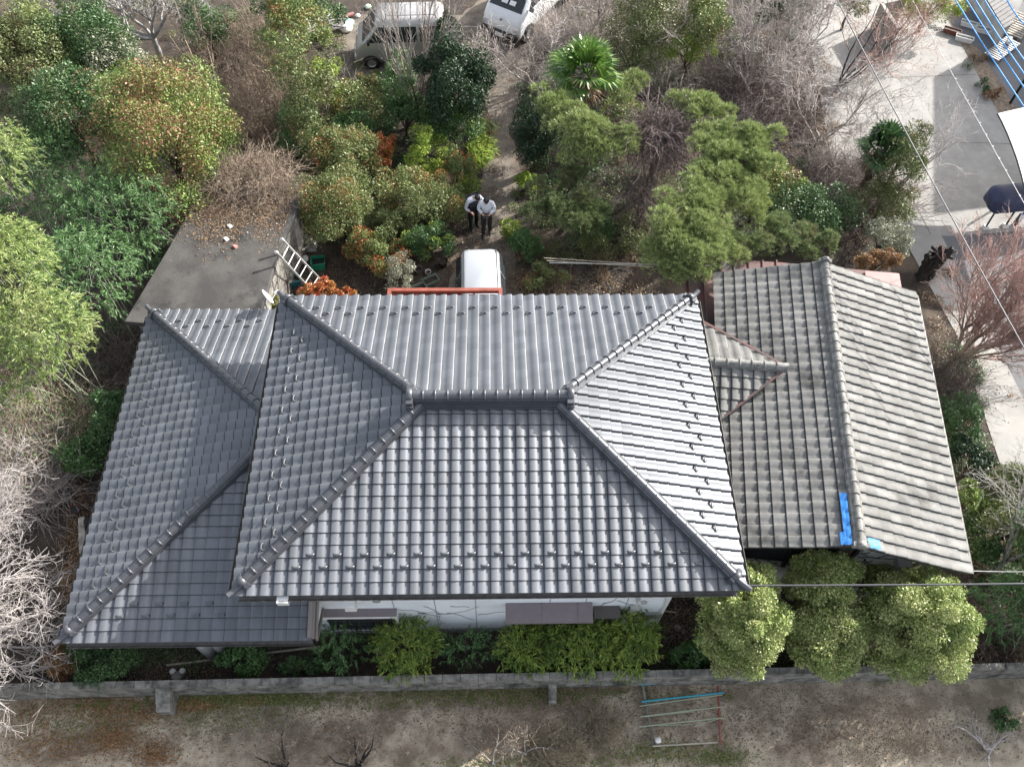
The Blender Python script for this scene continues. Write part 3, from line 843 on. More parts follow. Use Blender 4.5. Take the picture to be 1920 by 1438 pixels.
def stickobj(name, segs, m, parent, n=3, smooth=True):
    V, Fq = sticks(segs, n)
    return link(name, np_mesh(name, V - rootloc(parent), Fq, smooth), m, parent)

def trunk_to(base, top, r, m, parent, rg, limbs=(), name='trunk'):
    mb = MB(); base = np.asarray(base, float); top = np.asarray(top, float)
    pts = [base + (top - base) * t + np.array([rg.normal(0, .04), rg.normal(0, .04), 0]) * (0 < t < 1) for t in np.linspace(0, 1, 6)]
    mb.tube(pts, [r * (1.25 - .75 * t) for t in np.linspace(0, 1, 6)], 8)
    for q in limbs:
        a = base + (top - base) * rg.uniform(.45, .85); q = np.asarray(q)
        mid = (a + q) / 2 + np.array([0, 0, .12])
        mb.tube([a, mid, q], [r * .5, r * .35, r * .16], 6)
    return mb.build(name, m, parent)

def clump_leaves(c, R, rg, n_clump, per, L, W, rc=.38, shell=.55, upness=.35, spread=.7, droop=.1, flat=1.0, low=-.75, lump=1.0):
    d = rsphere(n_clump * 2, rg, .25); d = d[d[:, 2] > low][:n_clump]
    rad = shell + (1 - shell) * rg.random(len(d)) ** .6
    az = np.arctan2(d[:, 1], d[:, 0]); ph = rg.uniform(0, 6.28, 3)
    rad = rad * (1.10 + lump * (.13 * np.sin(3 * az + ph[0]) + .09 * np.sin(5 * az + ph[1] + 2 * d[:, 2]) + rg.normal(0, .09, len(d))))
    cl = c + d * R * rad[:, None] * (1 - rc * .40)
    m = len(d) * per
    ci = np.repeat(np.arange(len(d)), per)
    s = rsphere(m, rg, .35)
    rr = (min(R) * rc * rg.uniform(.65, 1.25, len(d)))[ci]
    loc = s * rr[:, None] * (.55 + .5 * rg.random(m) ** .7)[:, None]
    loc[:, 2] *= flat
    P = cl[ci] + loc
    Dv = unit(s * .6 + rsphere(m, rg) * spread + np.array([0, 0, .15]))
    N = unit(s * 1.0 + np.array([0, 0, upness]) + rsphere(m, rg) * .5)
    ln = L * np.clip(rg.lognormal(-.08, .36, m), .4, 2.0)
    return leaves(P, Dv, N, ln, ln * W, droop), cl

def bush(name, label, cat, px, py, zc, wp, hp, m, n_clump=40, per=260, L=.075, W=.5, rc=.36, rz=None, group=None, trunk='bark', seed=None, shell=.5,
         extra=None, stem=.05, **kw):
    """a leafy shrub or tree: crown centre seen at (px,py) when zc above the ground, wp x hp photo pixels across"""
    c = at(px, py, zc); k = mpp(c)
    L *= .84; per = int(per * 1.35)
    rg = np.random.default_rng(seed if seed is not None else int(px * 7 + py * 13))
    R = np.array([wp / 2 * k, hp / 2 * k, rz if rz else min(hp / 2 * k, zc * .95 if zc > .3 else .4)])
    base = np.array([c[0], c[1], 0.0])
    t = thing(name, label, cat, base, group)
    (V, Fq), cl = clump_leaves(c, R, rg, n_clump, per, L, W, rc, shell, **kw)
    V[:, 2] = np.maximum(V[:, 2], .02)
    parts = [(V, Fq)]
    leafobj('foliage', parts, M[m], t)
    if extra:
        for mm, frac, l2 in extra:
            q = rg.choice(len(cl), max(3, int(len(cl) * frac)), replace=False)
            pp = []
            for i in q:
                s = rsphere(per // 3, rg, .6)
                P = cl[i] + s * min(R) * rc * 1.05
                pp.append(leaves(P, unit(s + rsphere(len(P), rg) * .6), unit(s + rsphere(len(P), rg) * .4), l2, l2 * W))
            leafobj('coloured_foliage', pp, M[mm], t)
    trunk_to(base, c - np.array([0, 0, R[2] * .2]), stem, M[trunk], t, rg, [cl[i] for i in rg.choice(len(cl), min(9, len(cl)), replace=False)])
    return t

def spray_leaves(c, R, rg, n_spray, per, L, W, droop=.35, fan=.55):
    """bamboo: drooping fans of long leaves along thin shoots"""
    d = rsphere(n_spray, rg, .35); d = d[d[:, 2] > -.45]
    n = len(d)
    q = c + d * R * (.35 + .65 * rg.random(n) ** .5)[:, None]
    ci = np.repeat(np.arange(n), per)
    axis = unit(d * .45 + np.array([0, 0, .1]) + rsphere(n, rg) * .85)[ci]
    m = len(ci)
    P = q[ci] + axis * (rg.random(m) * .22)[:, None] + rsphere(m, rg) * .03
    D = unit(axis + rsphere(m, rg) * fan + np.array([0, 0, -.15]))
    N = unit(np.array([0, 0, 1.0]) + rsphere(m, rg) * .5)
    ln = L * rg.uniform(.6, 1.2, m)
    return leaves(P, D, N, ln, W * rg.uniform(.8, 1.2, m), droop), q

def bamboo(name, label, cat, px, py, zc, wp, hp, m, n_spray=260, per=9, L=.17, W=.030, culms=8, rz=None, group=None, culm='palegreen', seed=None, rcul=.016, splay=.5):
    c = at(px, py, zc); k = mpp(c)
    rg = np.random.default_rng(seed if seed is not None else int(px * 3 + py * 17))
    R = np.array([wp / 2 * k, hp / 2 * k, rz if rz else min(hp / 2 * k, zc * .95)])
    base = np.array([c[0], c[1], 0.0]); t = thing(name, label, cat, base, group)
    (V, Fq), q = spray_leaves(c, R, rg, n_spray, per, L, W)
    V[:, 2] = np.maximum(V[:, 2], .02)
    leafobj('foliage', [(V, Fq)], M[m], t)
    for i in range(min(culms, 12)):
        mb = MB(); b = base + np.array([rg.normal(0, R[0] * .35), rg.normal(0, R[1] * .3), 0]); e = q[rg.integers(len(q))]
        pts = [b + (e - b) * s * np.array([s ** splay, s ** splay, 1]) for s in np.linspace(0, 1, 8)]
        mb.tube(pts, [rcul * (1 - .7 * s) for s in np.linspace(0, 1, 8)], 6); mb.build('culm', M[culm], t)
    if R[0] > .8:
        sg = []
        for i in range(60):
            e = q[rg.integers(len(q))]; a = e - np.array([rg.normal(0, .3), rg.normal(0, .3), rg.uniform(.2, .8)])
            sg.append((a, e, .006, .003))
        stickobj('shoots', sg, M[culm], t)
    return t

def grow(p, d, length, r, level, rg, segs, up=.08, wander=.22, kids=(5, 4, 4), ratio=.62, nseg=6, ang=(.5, 1.1), rmin=.0035, gravity=0.0, start=.25):
    step = length / nseg; pts = [p]; rr = [r]
    for i in range(nseg):
        d = nrm(d + rg.normal(0, wander, 3) + np.array([0, 0, up - gravity * i / nseg]))
        q = p + d * step
        r2 = max(rmin, r * (1 - .75 * (i + 1) / nseg) if level == 0 or True else r)
        segs.setdefault(level, []).append((p, q, rr[-1], r2))
        p = q; pts.append((p, d)); rr.append(r2)
    if level < len(kids):
        for j in range(kids[level]):
            i = int(np.clip((start + (1 - start) * (j + rg.random()) / kids[level]) * nseg, 1, nseg))
            q, dd = pts[i] if i > 0 else (pts[0], d)
            side = unit(np.cross(dd[None, :], rg.normal(size=(1, 3))))[0]
            a = rg.uniform(*ang)
            nd = nrm(dd * cos(a) + side * sin(a))
            grow(q, nd, length * ratio * rg.uniform(.7, 1.15), max(rmin, rr[i] * .75), level + 1, rg, segs, up, wander, kids, ratio, max(3, nseg - 1), ang, rmin, gravity, .15)

def bare_tree(name, label, cat, base, dirs, length, r, m, kids=(5, 5, 4), seed=1, group=None, twig=None, up=.08, wander=.2, ratio=.6, trunk=None, rmin=.0045, gravity=0.0, ang=(.45, 1.0), buds=None, nseg=7):
    """a leafless tree: dirs lists the first limbs from the crotch (top of trunk)"""
    rg = np.random.default_rng(seed); base = np.asarray(base, float)
    t = thing(name, label, cat, (base[0], base[1], 0), group)
    crotch = base if trunk is None else np.asarray(trunk, float)
    segs = {}
    for k, dd in enumerate(dirs):
        ll = length * (dd[3] if len(dd) > 3 else 1)
        grow(crotch, nrm(dd[:3]), ll, r * .7, 0, rg, segs, up, wander, kids, ratio, nseg, ang, rmin, gravity)
    mb = MB()
    b0 = np.array([base[0], base[1], 0.0])
    if crotch[2] > .05:
        pts = [b0 + (crotch - b0) * s for s in np.linspace(0, 1, 5)]
        mb.tube(pts, [r * (1.3 - .3 * s) for s in np.linspace(0, 1, 5)], 8)
    else: mb.tube([b0, b0 + np.array([0, 0, .15])], [r * 1.3, r], 8)
    mb.build('trunk', M[m], t)
    stickobj('limbs', segs[0], M[m], t, 6)
    small = [s for l in segs if l > 0 for s in segs[l]]
    if small: stickobj('twigs', small, M[twig or m], t, 3)
    if buds:
        tips = np.array([s[1] for s in segs[max(segs)]])
        mm, n, L = buds
        q = tips[rg.integers(len(tips), size=n)] + rg.normal(0, .03, (n, 3))
        leafobj('buds', [leaves(q, rsphere(n, rg), rsphere(n, rg), L, L * .6)], M[mm], t)
    return t

def brush(name, label, cat, px, py, wp, hp, h, n, m, seed=1, group=None, r=.008, lean=.5, L=(.6, 1.6), curl=.35, leaf=None, kind=None, upd=.8, z0=0.0):
    """a thicket of thin stems rising and arching from a patch of ground"""
    rg = np.random.default_rng(seed); c = at(px, py, z0 + h * .5); k = mpp(c)
    t = thing(name, label, cat, (c[0], c[1], z0), group)
    segs = []; tips = []
    for i in range(n):
        a = rg.uniform(0, 2 * pi); q = math.sqrt(rg.random())
        p = np.array([c[0] + wp / 2 * k * q * cos(a), c[1] + hp / 2 * k * q * sin(a), z0])
        d = nrm(np.array([rg.normal(0, lean), rg.normal(0, lean), upd])); ll = rg.uniform(*L); ns = 5
        cu = rg.normal(0, curl, 3)
        for j in range(ns):
            d = nrm(d + cu * .35 + rg.normal(0, .12, 3) - np.array([0, 0, .10 * j * curl]))
            e = p + d * ll / ns
            e[2] = max(z0 + .01, min(e[2], z0 + h * 1.2))
            segs.append((p, e, r * (1 - .15 * j), r * (1 - .15 * (j + 1)))); 
            if j > 1 and rg.random() < .6:
                dd = nrm(d + rg.normal(0, .6, 3)); segs.append((e, e + dd * ll * .22, r * .6, r * .35)); tips.append(e + dd * ll * .2)
            p = e
    stickobj('stems', segs, M[m], t, 3)
    if leaf and len(tips):
        mm, cnt, l2 = leaf; tips = np.array(tips)
        q = tips[rg.integers(len(tips), size=cnt)] + rg.normal(0, .07, (cnt, 3))
        leafobj('foliage', [leaves(q, rsphere(cnt, rg), rsphere(cnt, rg, .5), l2, l2 * .5)], M[mm], t)
    return t

def needles(c, R, rg, n_tuft, per, L=.14, W=.013, updir=.65):
    d = rsphere(n_tuft, rg, .45); d = d[d[:, 2] > -.35]; n = len(d)
    q = c + d * R * (.62 + .38 * rg.random(n))[:, None]
    ax_ = unit(d * .7 + np.array([0, 0, updir]) + rsphere(n, rg) * .35)
    ci = np.repeat(np.arange(n), per); m = len(ci)
    D = unit(ax_[ci] + rsphere(m, rg) * .75)
    P = q[ci] + ax_[ci] * (rg.random(m) * .06)[:, None]
    return leaves(P, D, rsphere(m, rg), L * rg.uniform(.7, 1.15, m), W, 0.0), q

def pine(name, label, base_px, pads, m, seed=1, group=None, dens=330, r=.10, topz=None):
    """pads: (px, py, z, w, h) flat cushions of needles on the limbs"""
    rg = np.random.default_rng(seed); base = at(*base_px, 0)
    t = thing(name, label, 'pine tree', base, group); parts = []; tips = []
    for px, py, z, wp, hp in pads:
        c = at(px, py, z); k = mpp(c); Rx, Ry = wp / 2 * k, hp / 2 * k
        Rx *= 1.22; Ry *= 1.22; nsub = max(5, int(Rx * Ry * 17)); 
        for i in range(nsub):
            a = rg.uniform(0, 2 * pi); q = math.sqrt(rg.random()) * .85
            cc = c + np.array([Rx * q * cos(a), Ry * q * sin(a), rg.normal(0, .10) + .10 * (1 - q)])
            rs = rg.uniform(.22, .38)
            v, tuft = needles(cc, np.array([rs, rs, rs * .75]), rg, int(dens * .19), 18)
            parts.append(v)
            tips.append((c, cc))
    leafobj('needles', parts, M[m], t)
    mb = MB(); zt = max(p[2] for p in pads)
    top = np.array([np.mean([a[0][0] for a in tips]), np.mean([a[0][1] for a in tips]), zt - .2])
    ctrl = [base, base + (top - base) * .35 + np.array([.25, -.1, 0]), base + (top - base) * .7 + np.array([-.2, .1, 0]), top]
    mb.tube(ctrl, [r * 1.2, r, r * .7, r * .35], 8)
    mb.build('trunk', M['bark'], t)
    sg = []
    seen = []
    for c, cc in tips:
        if not any(np.allclose(c, s) for s in seen):
            seen.append(c); f = min(.95, max(.25, (c[2] - .4) / max(.5, zt))); a = base + (top - base) * f
            mid = (a + c) / 2 + np.array([0, 0, .1]); sg += [(a, mid, r * .45, r * .32), (mid, c, r * .32, r * .18)]
        sg.append((c, cc, .02, .008))
    stickobj('limbs', sg, M['bark'], t, 5)
    return t

def palm(name, label, px, py, z, wp, nf=24, seed=1, dead=True, m='l_palm'):
    rg = np.random.default_rng(seed); c = at(px, py, z); k = mpp(c); Rr = wp / 2 * k
    t = thing(name, label, 'palm tree', (c[0], c[1], 0)); parts = []; sg = []
    for i in range(nf):
        az = 2 * pi * i * .381966 + rg.normal(0, .1); el = rg.uniform(.05, 1.15) if i > 4 else rg.uniform(1.0, 1.4)
        d = np.array([cos(az) * cos(el), sin(az) * cos(el), sin(el)])
        pl = Rr * rg.uniform(.30, .52); hub = c + d * pl; sg.append((c, hub, .018, .010))
        side = nrm(np.cross(d, Z)); up = np.cross(side, d); nb = 26; fl = Rr * rg.uniform(.55, .75)
        th = np.linspace(-1.75, 1.75, nb)
        D = np.array([d * cos(x) + side * sin(x) + up * .18 * abs(sin(x * 1.5)) - Z * .12 for x in th])
        N = np.array([up + side * .5 * ((j % 2) * 2 - 1) for j in range(nb)])
        P = np.repeat(hub[None, :], nb, 0)
        ln = fl * (1 - .25 * np.abs(th) / 1.9)
        D = unit(D); Sd = unit(np.cross(D, N)); w_ = .040 + 0 * ln
        mid = P + D * (ln * .62)[:, None]; tip = P + D * (ln)[:, None] - Z * (ln * .22)[:, None]
        q = .012
        V = np.stack([P + Sd * .004, mid + Sd * w_[:, None], tip, mid - Sd * w_[:, None]], 1).reshape(-1, 3)
        parts.append((V, np.arange(4 * nb).reshape(nb, 4)))
    leafobj('fronds', parts, M[m], t)
    stickobj('stalks', sg, M['palegreen'], t, 4)
    mb = MB(); mb.tube([(c[0], c[1], 0), (c[0] + .05, c[1], z * .5), c], [.13, .14, .16], 10); mb.build('trunk', M['bark'], t)
    if dead:
        n = 220; az = rg.uniform(0, 2 * pi, n); P = c - np.array([0, 0, .15]) + rg.normal(0, .08, (n, 3))
        D = np.stack([np.cos(az), np.sin(az), -rg.uniform(.4, 2.2, n)], 1)
        leafobj('dead_fronds', [leaves(P, D, rsphere(n, rg), .7 * Rr, .04)], M['l_brown'], t)
    return t

def blades(name, label, cat, px, py, wp, hp, n, L, m, seed=1, group=None, W=.03, tuft=9):
    rg = np.random.default_rng(seed); c = at(px, py, .15); k = mpp(c)
    t = None
    nt_ = n // tuft; a = rg.uniform(0, 2 * pi, nt_); q = np.sqrt(rg.random(nt_))
    cx = c[0] + wp / 2 * k * q * np.cos(a); cy = c[1] + hp / 2 * k * q * np.sin(a)
    ci = np.repeat(np.arange(nt_), tuft); m_ = len(ci); az = rg.uniform(0, 2 * pi, m_)
    P = np.stack([cx[ci], cy[ci], np.full(m_, .02)], 1); D1 = unit(np.stack([np.cos(az) * .5, np.sin(az) * .5, np.ones(m_)], 1))
    ln = L * rg.uniform(.6, 1.1, m_); Sd = np.stack([-np.sin(az), np.cos(az), 0 * az], 1)
    mid = P + D1 * (ln * .6)[:, None]; tip = mid + np.stack([np.cos(az), np.sin(az), -.25 + 0 * az], 1) * (ln * .5)[:, None]
    V = np.stack([P, mid + Sd * W / 2, tip, mid - Sd * W / 2], 1).reshape(-1, 3) - np.array([c[0], c[1], 0])
    o = link(name, np_mesh(name, V, np.arange(4 * m_).reshape(m_, 4)), M[m]); o.location = (c[0], c[1], 0)
    return tag(o, label, cat, group)

def drape(name, label, px, py, z, wp, hp, n, m, seed=1, mleaf=None):
    """old climber stems hanging like hair over a dead tree"""
    rg = np.random.default_rng(seed); c = at(px, py, z); k = mpp(c); Rx, Ry = wp / 2 * k, hp / 2 * k
    t = thing(name, label, 'vine tangle', (c[0], c[1], 0)); segs = []
    for i in range(n):
        a = rg.uniform(0, 2 * pi); q = rg.random() ** .7
        p = c + np.array([Rx * .45 * q * cos(a), Ry * .45 * q * sin(a), rg.normal(0, .15)])
        d = nrm(np.array([cos(a), sin(a) - .35, rg.uniform(-.2, .5)]) + rg.normal(0, .35, 3)); ll = rg.uniform(.5, 2.1); ns = 8; rr_ = rg.uniform(.003, .0075)
        for j in range(ns):
            d = nrm(d + rg.normal(0, .38, 3) - np.array([0, 0, .20])); e = p + d * ll / ns
            e[2] = max(.05, e[2]); segs.append((p, e, rr_, rr_ * .9)); p = e
    stickobj('stems', segs, M[m], t, 3)
    mb = MB(); mb.tube([(c[0], c[1], 0), (c[0] + .1, c[1], z * .6), c], [.14, .11, .06], 8); mb.build('trunk', M['bark'], t)
    return t

# ------------------------------------------------------------------ ground
def poly_sheet(pts, z, name, m, kind='structure'):
    P = [at(x, y, 0)[:2] for x, y in pts]
    ar = sum(P[i][0] * P[(i + 1) % len(P)][1] - P[(i + 1) % len(P)][0] * P[i][1] for i in range(len(P)))
    if ar < 0: P = P[::-1]
    me = bpy.data.meshes.new(name); me.from_pydata([(p[0], p[1], z) for p in P], [], [tuple(range(len(P)))])
    return tag(link(name, me, m), kind=kind)
me = bpy.data.meshes.new('ground'); g = 300
me.from_pydata([(-g, -g, 0), (g, -g, 0), (g, g, 0), (-g, g, 0)], [], [(0, 1, 2, 3)])
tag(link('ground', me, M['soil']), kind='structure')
def wob(pts, amp, seed, n=6):
    rg = random.Random(seed); out = []
    for i in range(len(pts)):
        a, b = pts[i], pts[(i + 1) % len(pts)]
        for k in range(n):
            t = k / n; out.append((a[0] + (b[0] - a[0]) * t + rg.uniform(-amp, amp) * (k > 0), a[1] + (b[1] - a[1]) * t + rg.uniform(-amp, amp) * (k > 0)))
    return out
poly_sheet([(-400, 1312), (150, 1310), (480, 1299), (960, 1281), (1440, 1273), (2400, 1270), (2600, 1700), (-600, 1700)], .004, 'field', M['field'])
poly_sheet(wob([(840, 40), (905, 0), (1010, -60), (1060, 60), (985, 130), (955, 240), (972, 330), (960, 450), (975, 575), (840, 575), (850, 480), (880, 430), (905, 330), (918, 230), (905, 140), (880, 95)], 6, 2), .004, 'path', M['path'])
poly_sheet(wob([(610, 60), (700, 20), (860, 50), (900, 120), (760, 150), (620, 150)], 8, 3), .008, 'yard', M['path'])
poly_sheet([(1490, -60), (1745, -60), (1790, 60), (1873, 215), (1990, 470), (1785, 443), (1700, 470), (1560, 300)], .004, 'parking_lot', M['concrete'])
poly_sheet([(1690, 440), (1785, 443), (1990, 428), (2200, 1000), (1995, 900)], .008, 'road', M['asphalt'])
poly_sheet([(1690, 440), (1764, 440), (1905, 720), (1990, 890), (1875, 870), (1800, 640)], .012, 'pavement', M['concrete'])
poly_sheet([(1790, 60), (1745, -60), (1900, -60), (2000, 100), (1985, 300), (1925, 305), (1873, 215)], .008, 'flower_bed', M['gravel'])
poly_sheet([(1788, 40), (1900, -20), (2050, 100), (2010, 250), (1940, 230), (1905, 205), (1838, 95), (1800, 70)], .014, 'paving', M['asphalt'])

def undergrowth(name, m, patches, n, L, W, seed, h=.35):
    """low tangled ground cover: hummocks of small leaves"""
    rg = np.random.default_rng(seed); out = []
    tot = sum(a[2] * a[3] for a in patches)
    for x, y, w_, h_ in patches:
        k = int(n * w_ * h_ / tot); nh = max(3, int(w_ * h_ / 900))
        hx = x + (rg.random(nh) - .5) * w_; hy = y + (rg.random(nh) - .5) * h_
        C = np.array([at(a, b, .1) for a, b in zip(hx, hy)]); C[:, 2] = 0
        ci = rg.integers(nh, size=k); s = rsphere(k, rg, .7); s[:, 2] = np.abs(s[:, 2])
        rr = rg.uniform(.18, .45, nh)[ci]; P = C[ci] + s * (rr * (.6 + .4 * rg.random(k)))[:, None] * np.array([1, 1, h / .35]); P[:, 2] += .02
        out.append(leaves(P, unit(s * .5 + rsphere(k, rg)), unit(s * .4 + rsphere(k, rg) * .5 + [0, 0, .6]), L * rg.uniform(.6, 1.3, k), L * W, .1))
    return tag(leafobj(name, out, M[m], None), kind='stuff')
# ------------------------------------------------------------------ plants
GB = 'bushes in the garden'; GBT = 'bare trees in the garden'; GBB = 'bamboo clumps'; GR = 'round clipped trees by the fence'; GT = 'evergreen trees in the far corner'
# left background
bush('evergreen_tree', 'large round evergreen tree with reddish new leaves beside the grey concrete slab roof', 'tree', 310, 268, 2.6, 240, 285, 'l_camphor', 95, 520, .075, rc=.30, rz=2.0, group=GT, stem=.12)
bush('evergreen_tree', 'olive evergreen tree with brownish tips in the top left corner of the photo', 'tree', 55, 125, 2.6, 175, 190, 'l_olive', 60, 430, .08, rc=.32, group=GT, stem=.1)
bush('evergreen_tree', 'dark glossy evergreen tree under the spreading silver bare tree', 'tree', 165, 95, 2.4, 185, 150, 'l_dark', 60, 430, .08, rc=.32, group=GT, stem=.1)
bush('evergreen_tree', 'brown tinged evergreen tree left of the large red tipped tree', 'tree', 130, 215, 2.7, 190, 160, 'l_dark', 60, 430, .075, rc=.32, group=GT, stem=.1, extra=[('l_brown', .15, .07)])
bush('evergreen_bush', 'pale grey green bush right below the silver bare tree limbs', 'bush', 215, 130, 2.0, 120, 120, 'l_grey', 34, 300, .075, rc=.36, group=GB)
bush('evergreen_bush', 'small yellow green bush at the top edge left of the silver bare tree', 'bush', 90, 40, 1.4, 110, 70, 'l_yellowgreen', 24, 240, .07, group=GB)
bush('evergreen_bush', 'yellowish bush behind the silver bare tree at the top edge', 'bush', 150, 8, 1.5, 140, 70, 'l_olive', 26, 240, .07, group=GB)
bush('evergreen_bush', 'dark bush at the top edge between the two bare trees', 'bush', 385, 40, 1.5, 110, 90, 'l_dark', 26, 240, .07, group=GB)
bush('evergreen_bush', 'dark leafy bush at the top edge above the wood pile', 'bush', 560, 5, 2.0, 190, 90, 'l_dark', 40, 300, .08, group=GB)
bamboo('bamboo_clump', 'dark shaded bamboo clump below the large red tipped tree', 'bamboo', 215, 400, 2.4, 230, 170, 'l_bamboodark', 868, 9, .14, .027, group=GBB)
bamboo('bamboo_clump', 'dark bamboo clump in shade left of the concrete slab roof', 'bamboo', 165, 520, 2.2, 200, 190, 'l_bamboodark', 868, 9, .14, .027, group=GBB)
bamboo('bamboo_clump', 'deep green bamboo clump between the bright bamboo and the red tipped tree', 'bamboo', 105, 340, 2.0, 180, 190, 'l_bamboodark', 784, 9, .14, .027, group=GBB)
bamboo('bamboo_clump', 'small green bamboo sprig at the edge of the concrete slab roof', 'bamboo', 275, 470, 1.3, 70, 70, 'l_bamboodark', 120, 9, .15, .028, 4, group=GBB)
bamboo('bamboo_clump', 'feathery pale green bamboo at the left edge, uppermost of the bright clumps', 'bamboo', 5, 305, 3.6, 120, 150, 'l_bamboo', 630, 9, .135, .026, group=GBB)
bamboo('bamboo_clump', 'tall bright yellow green bamboo at the left edge', 'bamboo', 15, 500, 4.0, 160, 190, 'l_bamboo', 1080, 9, .135, .026, group=GBB, splay=.3)
bamboo('bamboo_clump', 'bright bamboo leaning over toward the left eave of the lower roof', 'bamboo', 85, 625, 3.4, 180, 170, 'l_bamboo', 960, 9, .135, .026, group=GBB, splay=.3)
bamboo('bamboo_clump', 'loose bright bamboo at the left edge with dry stems below', 'bamboo', 20, 690, 2.6, 150, 150, 'l_bamboo', 330, 9, .16, .03, group=GBB)
brush('dry_thicket', 'straw coloured dry thicket below the bright bamboo at the left edge', 'thicket', 70, 800, 240, 130, 1.0, 900, 'straw', 5, leaf=('l_bamboodark', 1200, .10), lean=.8, L=(.6, 1.7))
brush('dry_thicket', 'bleached grey thicket at the left edge above the pale bare tree', 'thicket', 30, 890, 170, 150, 1.2, 1100, 'twiggrey', 6, lean=.9, L=(.7, 1.8), curl=.6)
bush('evergreen_bush', 'dark green bush against the left eave of the lower roof', 'bush', 212, 790, 1.0, 80, 130, 'l_dark', 28, 240, .07, group=GB)
bush('evergreen_bush', 'low dull green bush beside the left eave near the dry thicket', 'bush', 165, 850, .6, 90, 80, 'l_bamboodark', 22, 200, .08, group=GB)
brush('dry_thicket', 'thin brown thicket along the left eave of the lower roof', 'thicket', 215, 690, 70, 150, .6, 420, 'twigmauve', 8, lean=.8)
# silver bare tree and slender tree at the top
b = at(303, 112, 0)
bare_tree('bare_tree', 'silver grey bare tree with long spreading limbs at the top left', 'tree', b, [(-1.6, -.25, .30, 1.15), (-1.25, .15, .40, 1.0), (-.45, .1, .6, .75), (.12, .12, .8, .6), (.5, .0, .6, .7), (-1.0, -.75, .30, .75)], 3.7, .10, 'barkgrey', (7, 6, 5, 2), 21, GBT, up=.01, wander=.15, trunk=b + Z * .9, rmin=.005, ratio=.55)
b = at(415, 210, 0)
bare_tree('bare_tree', 'slender tan bare sapling right of the silver bare tree', 'tree', b, [(-.15, .3, 1.3), (.1, .2, 1.4, .8)], 4.6, .045, 'twigtan', (9, 4, 3), 22, GBT, up=.10, wander=.10, ratio=.34, ang=(.3, .7))
brush('dry_thicket', 'brown dry thicket of bare stems above the concrete slab roof', 'thicket', 470, 180, 150, 260, 1.6, 1500, 'twigtan', 11, lean=.6, L=(.8, 2.2), leaf=('l_brown', 2400, .06))
brush('dry_thicket', 'dark brown thicket spilling over the top of the concrete slab roof', 'thicket', 470, 335, 150, 120, .35, 1300, 'twigtan', 12, lean=1.3, L=(.4, 1.2), leaf=('l_brown', 2200, .05), curl=.6, z0=1.95)
bush('evergreen_tree', 'loose light green tree between the brown thicket and the wood pile', 'tree', 556, 70, 3.0, 130, 170, 'l_nandina', 46, 230, .085, rc=.30, group=GT, stem=.05)
bush('evergreen_tree', 'spindly green tree beside the heap of dry canes', 'tree', 572, 185, 2.2, 110, 170, 'l_olive', 40, 220, .08, rc=.30, group=GT)
bush('evergreen_bush', 'light green bush right below the heap of dry canes', 'bush', 608, 160, 1.2, 80, 90, 'l_yellowgreen', 20, 170, .07, group=GB)
bush('evergreen_bush', 'green bush overhanging the path side of the brown thicket', 'bush', 560, 250, 1.0, 90, 120, 'l_bamboodark', 26, 220, .07, group=GB)
brush('cane_heap', 'heap of pale dry canes leaning in the middle of the garden', 'cane heap', 618, 190, 90, 110, 1.0, 160, 'bamboo_dry', 14, r=.010, lean=.55, L=(.9, 1.8), curl=.12)
bush('evergreen_bush', 'dull green bush in front of the silver van', 'bush', 680, 165, .6, 90, 50, 'l_olive', 22, 200, .06, group=GB, extra=[('l_orange', .1, .06)])
bush('evergreen_bush', 'rough green bush left of the dark glossy camellia', 'bush', 665, 205, .8, 120, 90, 'l_nandina', 28, 220, .07, group=GB)
bush('evergreen_bush', 'dark narrow bush behind the multi stemmed bare tree', 'bush', 752, 165, 1.3, 70, 150, 'l_bamboodark', 30, 230, .07, group=GB)
bush('camellia', 'dark glossy camellia tree right of the multi stemmed bare tree', 'tree', 852, 165, 2.0, 125, 165, 'l_camellia', 64, 380, .085, rc=.30, group=GT, stem=.08)
bush('camellia', 'small dark glossy shrub beside the silver van and the bent trunk', 'bush', 838, 62, 1.7, 46, 66, 'l_camellia', 16, 200, .08, group=GB)
bush('evergreen_bush', 'small grey leaved shrub on the drive in the shadow of the white van', 'bush', 887, 105, .8, 46, 60, 'l_grey', 16, 150, .06, group=GB)
b = at(786, 232, 0)
bare_tree('bare_tree', 'multi stemmed bare tree with tan trunks in front of the silver van', 'tree', b, [(-.15, .1, 1), (.0, .0, 1.1), (.12, .1, 1), (.25, .05, .9, .9), (-.3, .1, .9, .9), (-.05, -.15, 1)], 5.2, .055, 'twigtan', (6, 5, 4), 23, GBT, 'twiggrey', up=.12, wander=.08, ratio=.42, ang=(.25, .6), rmin=.005)
b = at(815, 60, 0)
bare_tree('pollarded_tree', 'thick bent pollarded trunk rising at the top edge beside the silver van', 'tree', b, [(.3, .5, .7), (-.4, .3, .9, .7)], 1.6, .13, 'barkgrey', (3, 4, 3), 24, GBT, up=.05, wander=.25, trunk=b + Z * 2.4)
bush('evergreen_bush', 'fresh green rounded bush just below the dark glossy camellia', 'bush', 850, 232, 1.0, 110, 100, 'l_bamboodark', 36, 300, .065, group=GB, extra=[('l_yellowgreen', .2, .07)])
bush('evergreen_bush', 'dark low bush between the multi stemmed tree and the berry shrub', 'bush', 760, 225, .9, 110, 80, 'l_dark', 28, 240, .065, group=GB)
bush('evergreen_bush', 'mid green bush left of the reddish nandina in the middle bed', 'bush', 665, 245, .8, 90, 70, 'l_bamboodark', 24, 220, .07, group=GB)
blades('sword_grass', 'yellow green sword leaved clump at the left edge of the path', 'grass clump', 905, 285, 44, 75, 520, .55, 'l_yellowgreen', 3)
blades('sword_grass', 'second sword leaved clump at the path edge just above the yellow green one', 'grass clump', 912, 240, 36, 40, 260, .5, 'l_nandina', 4)
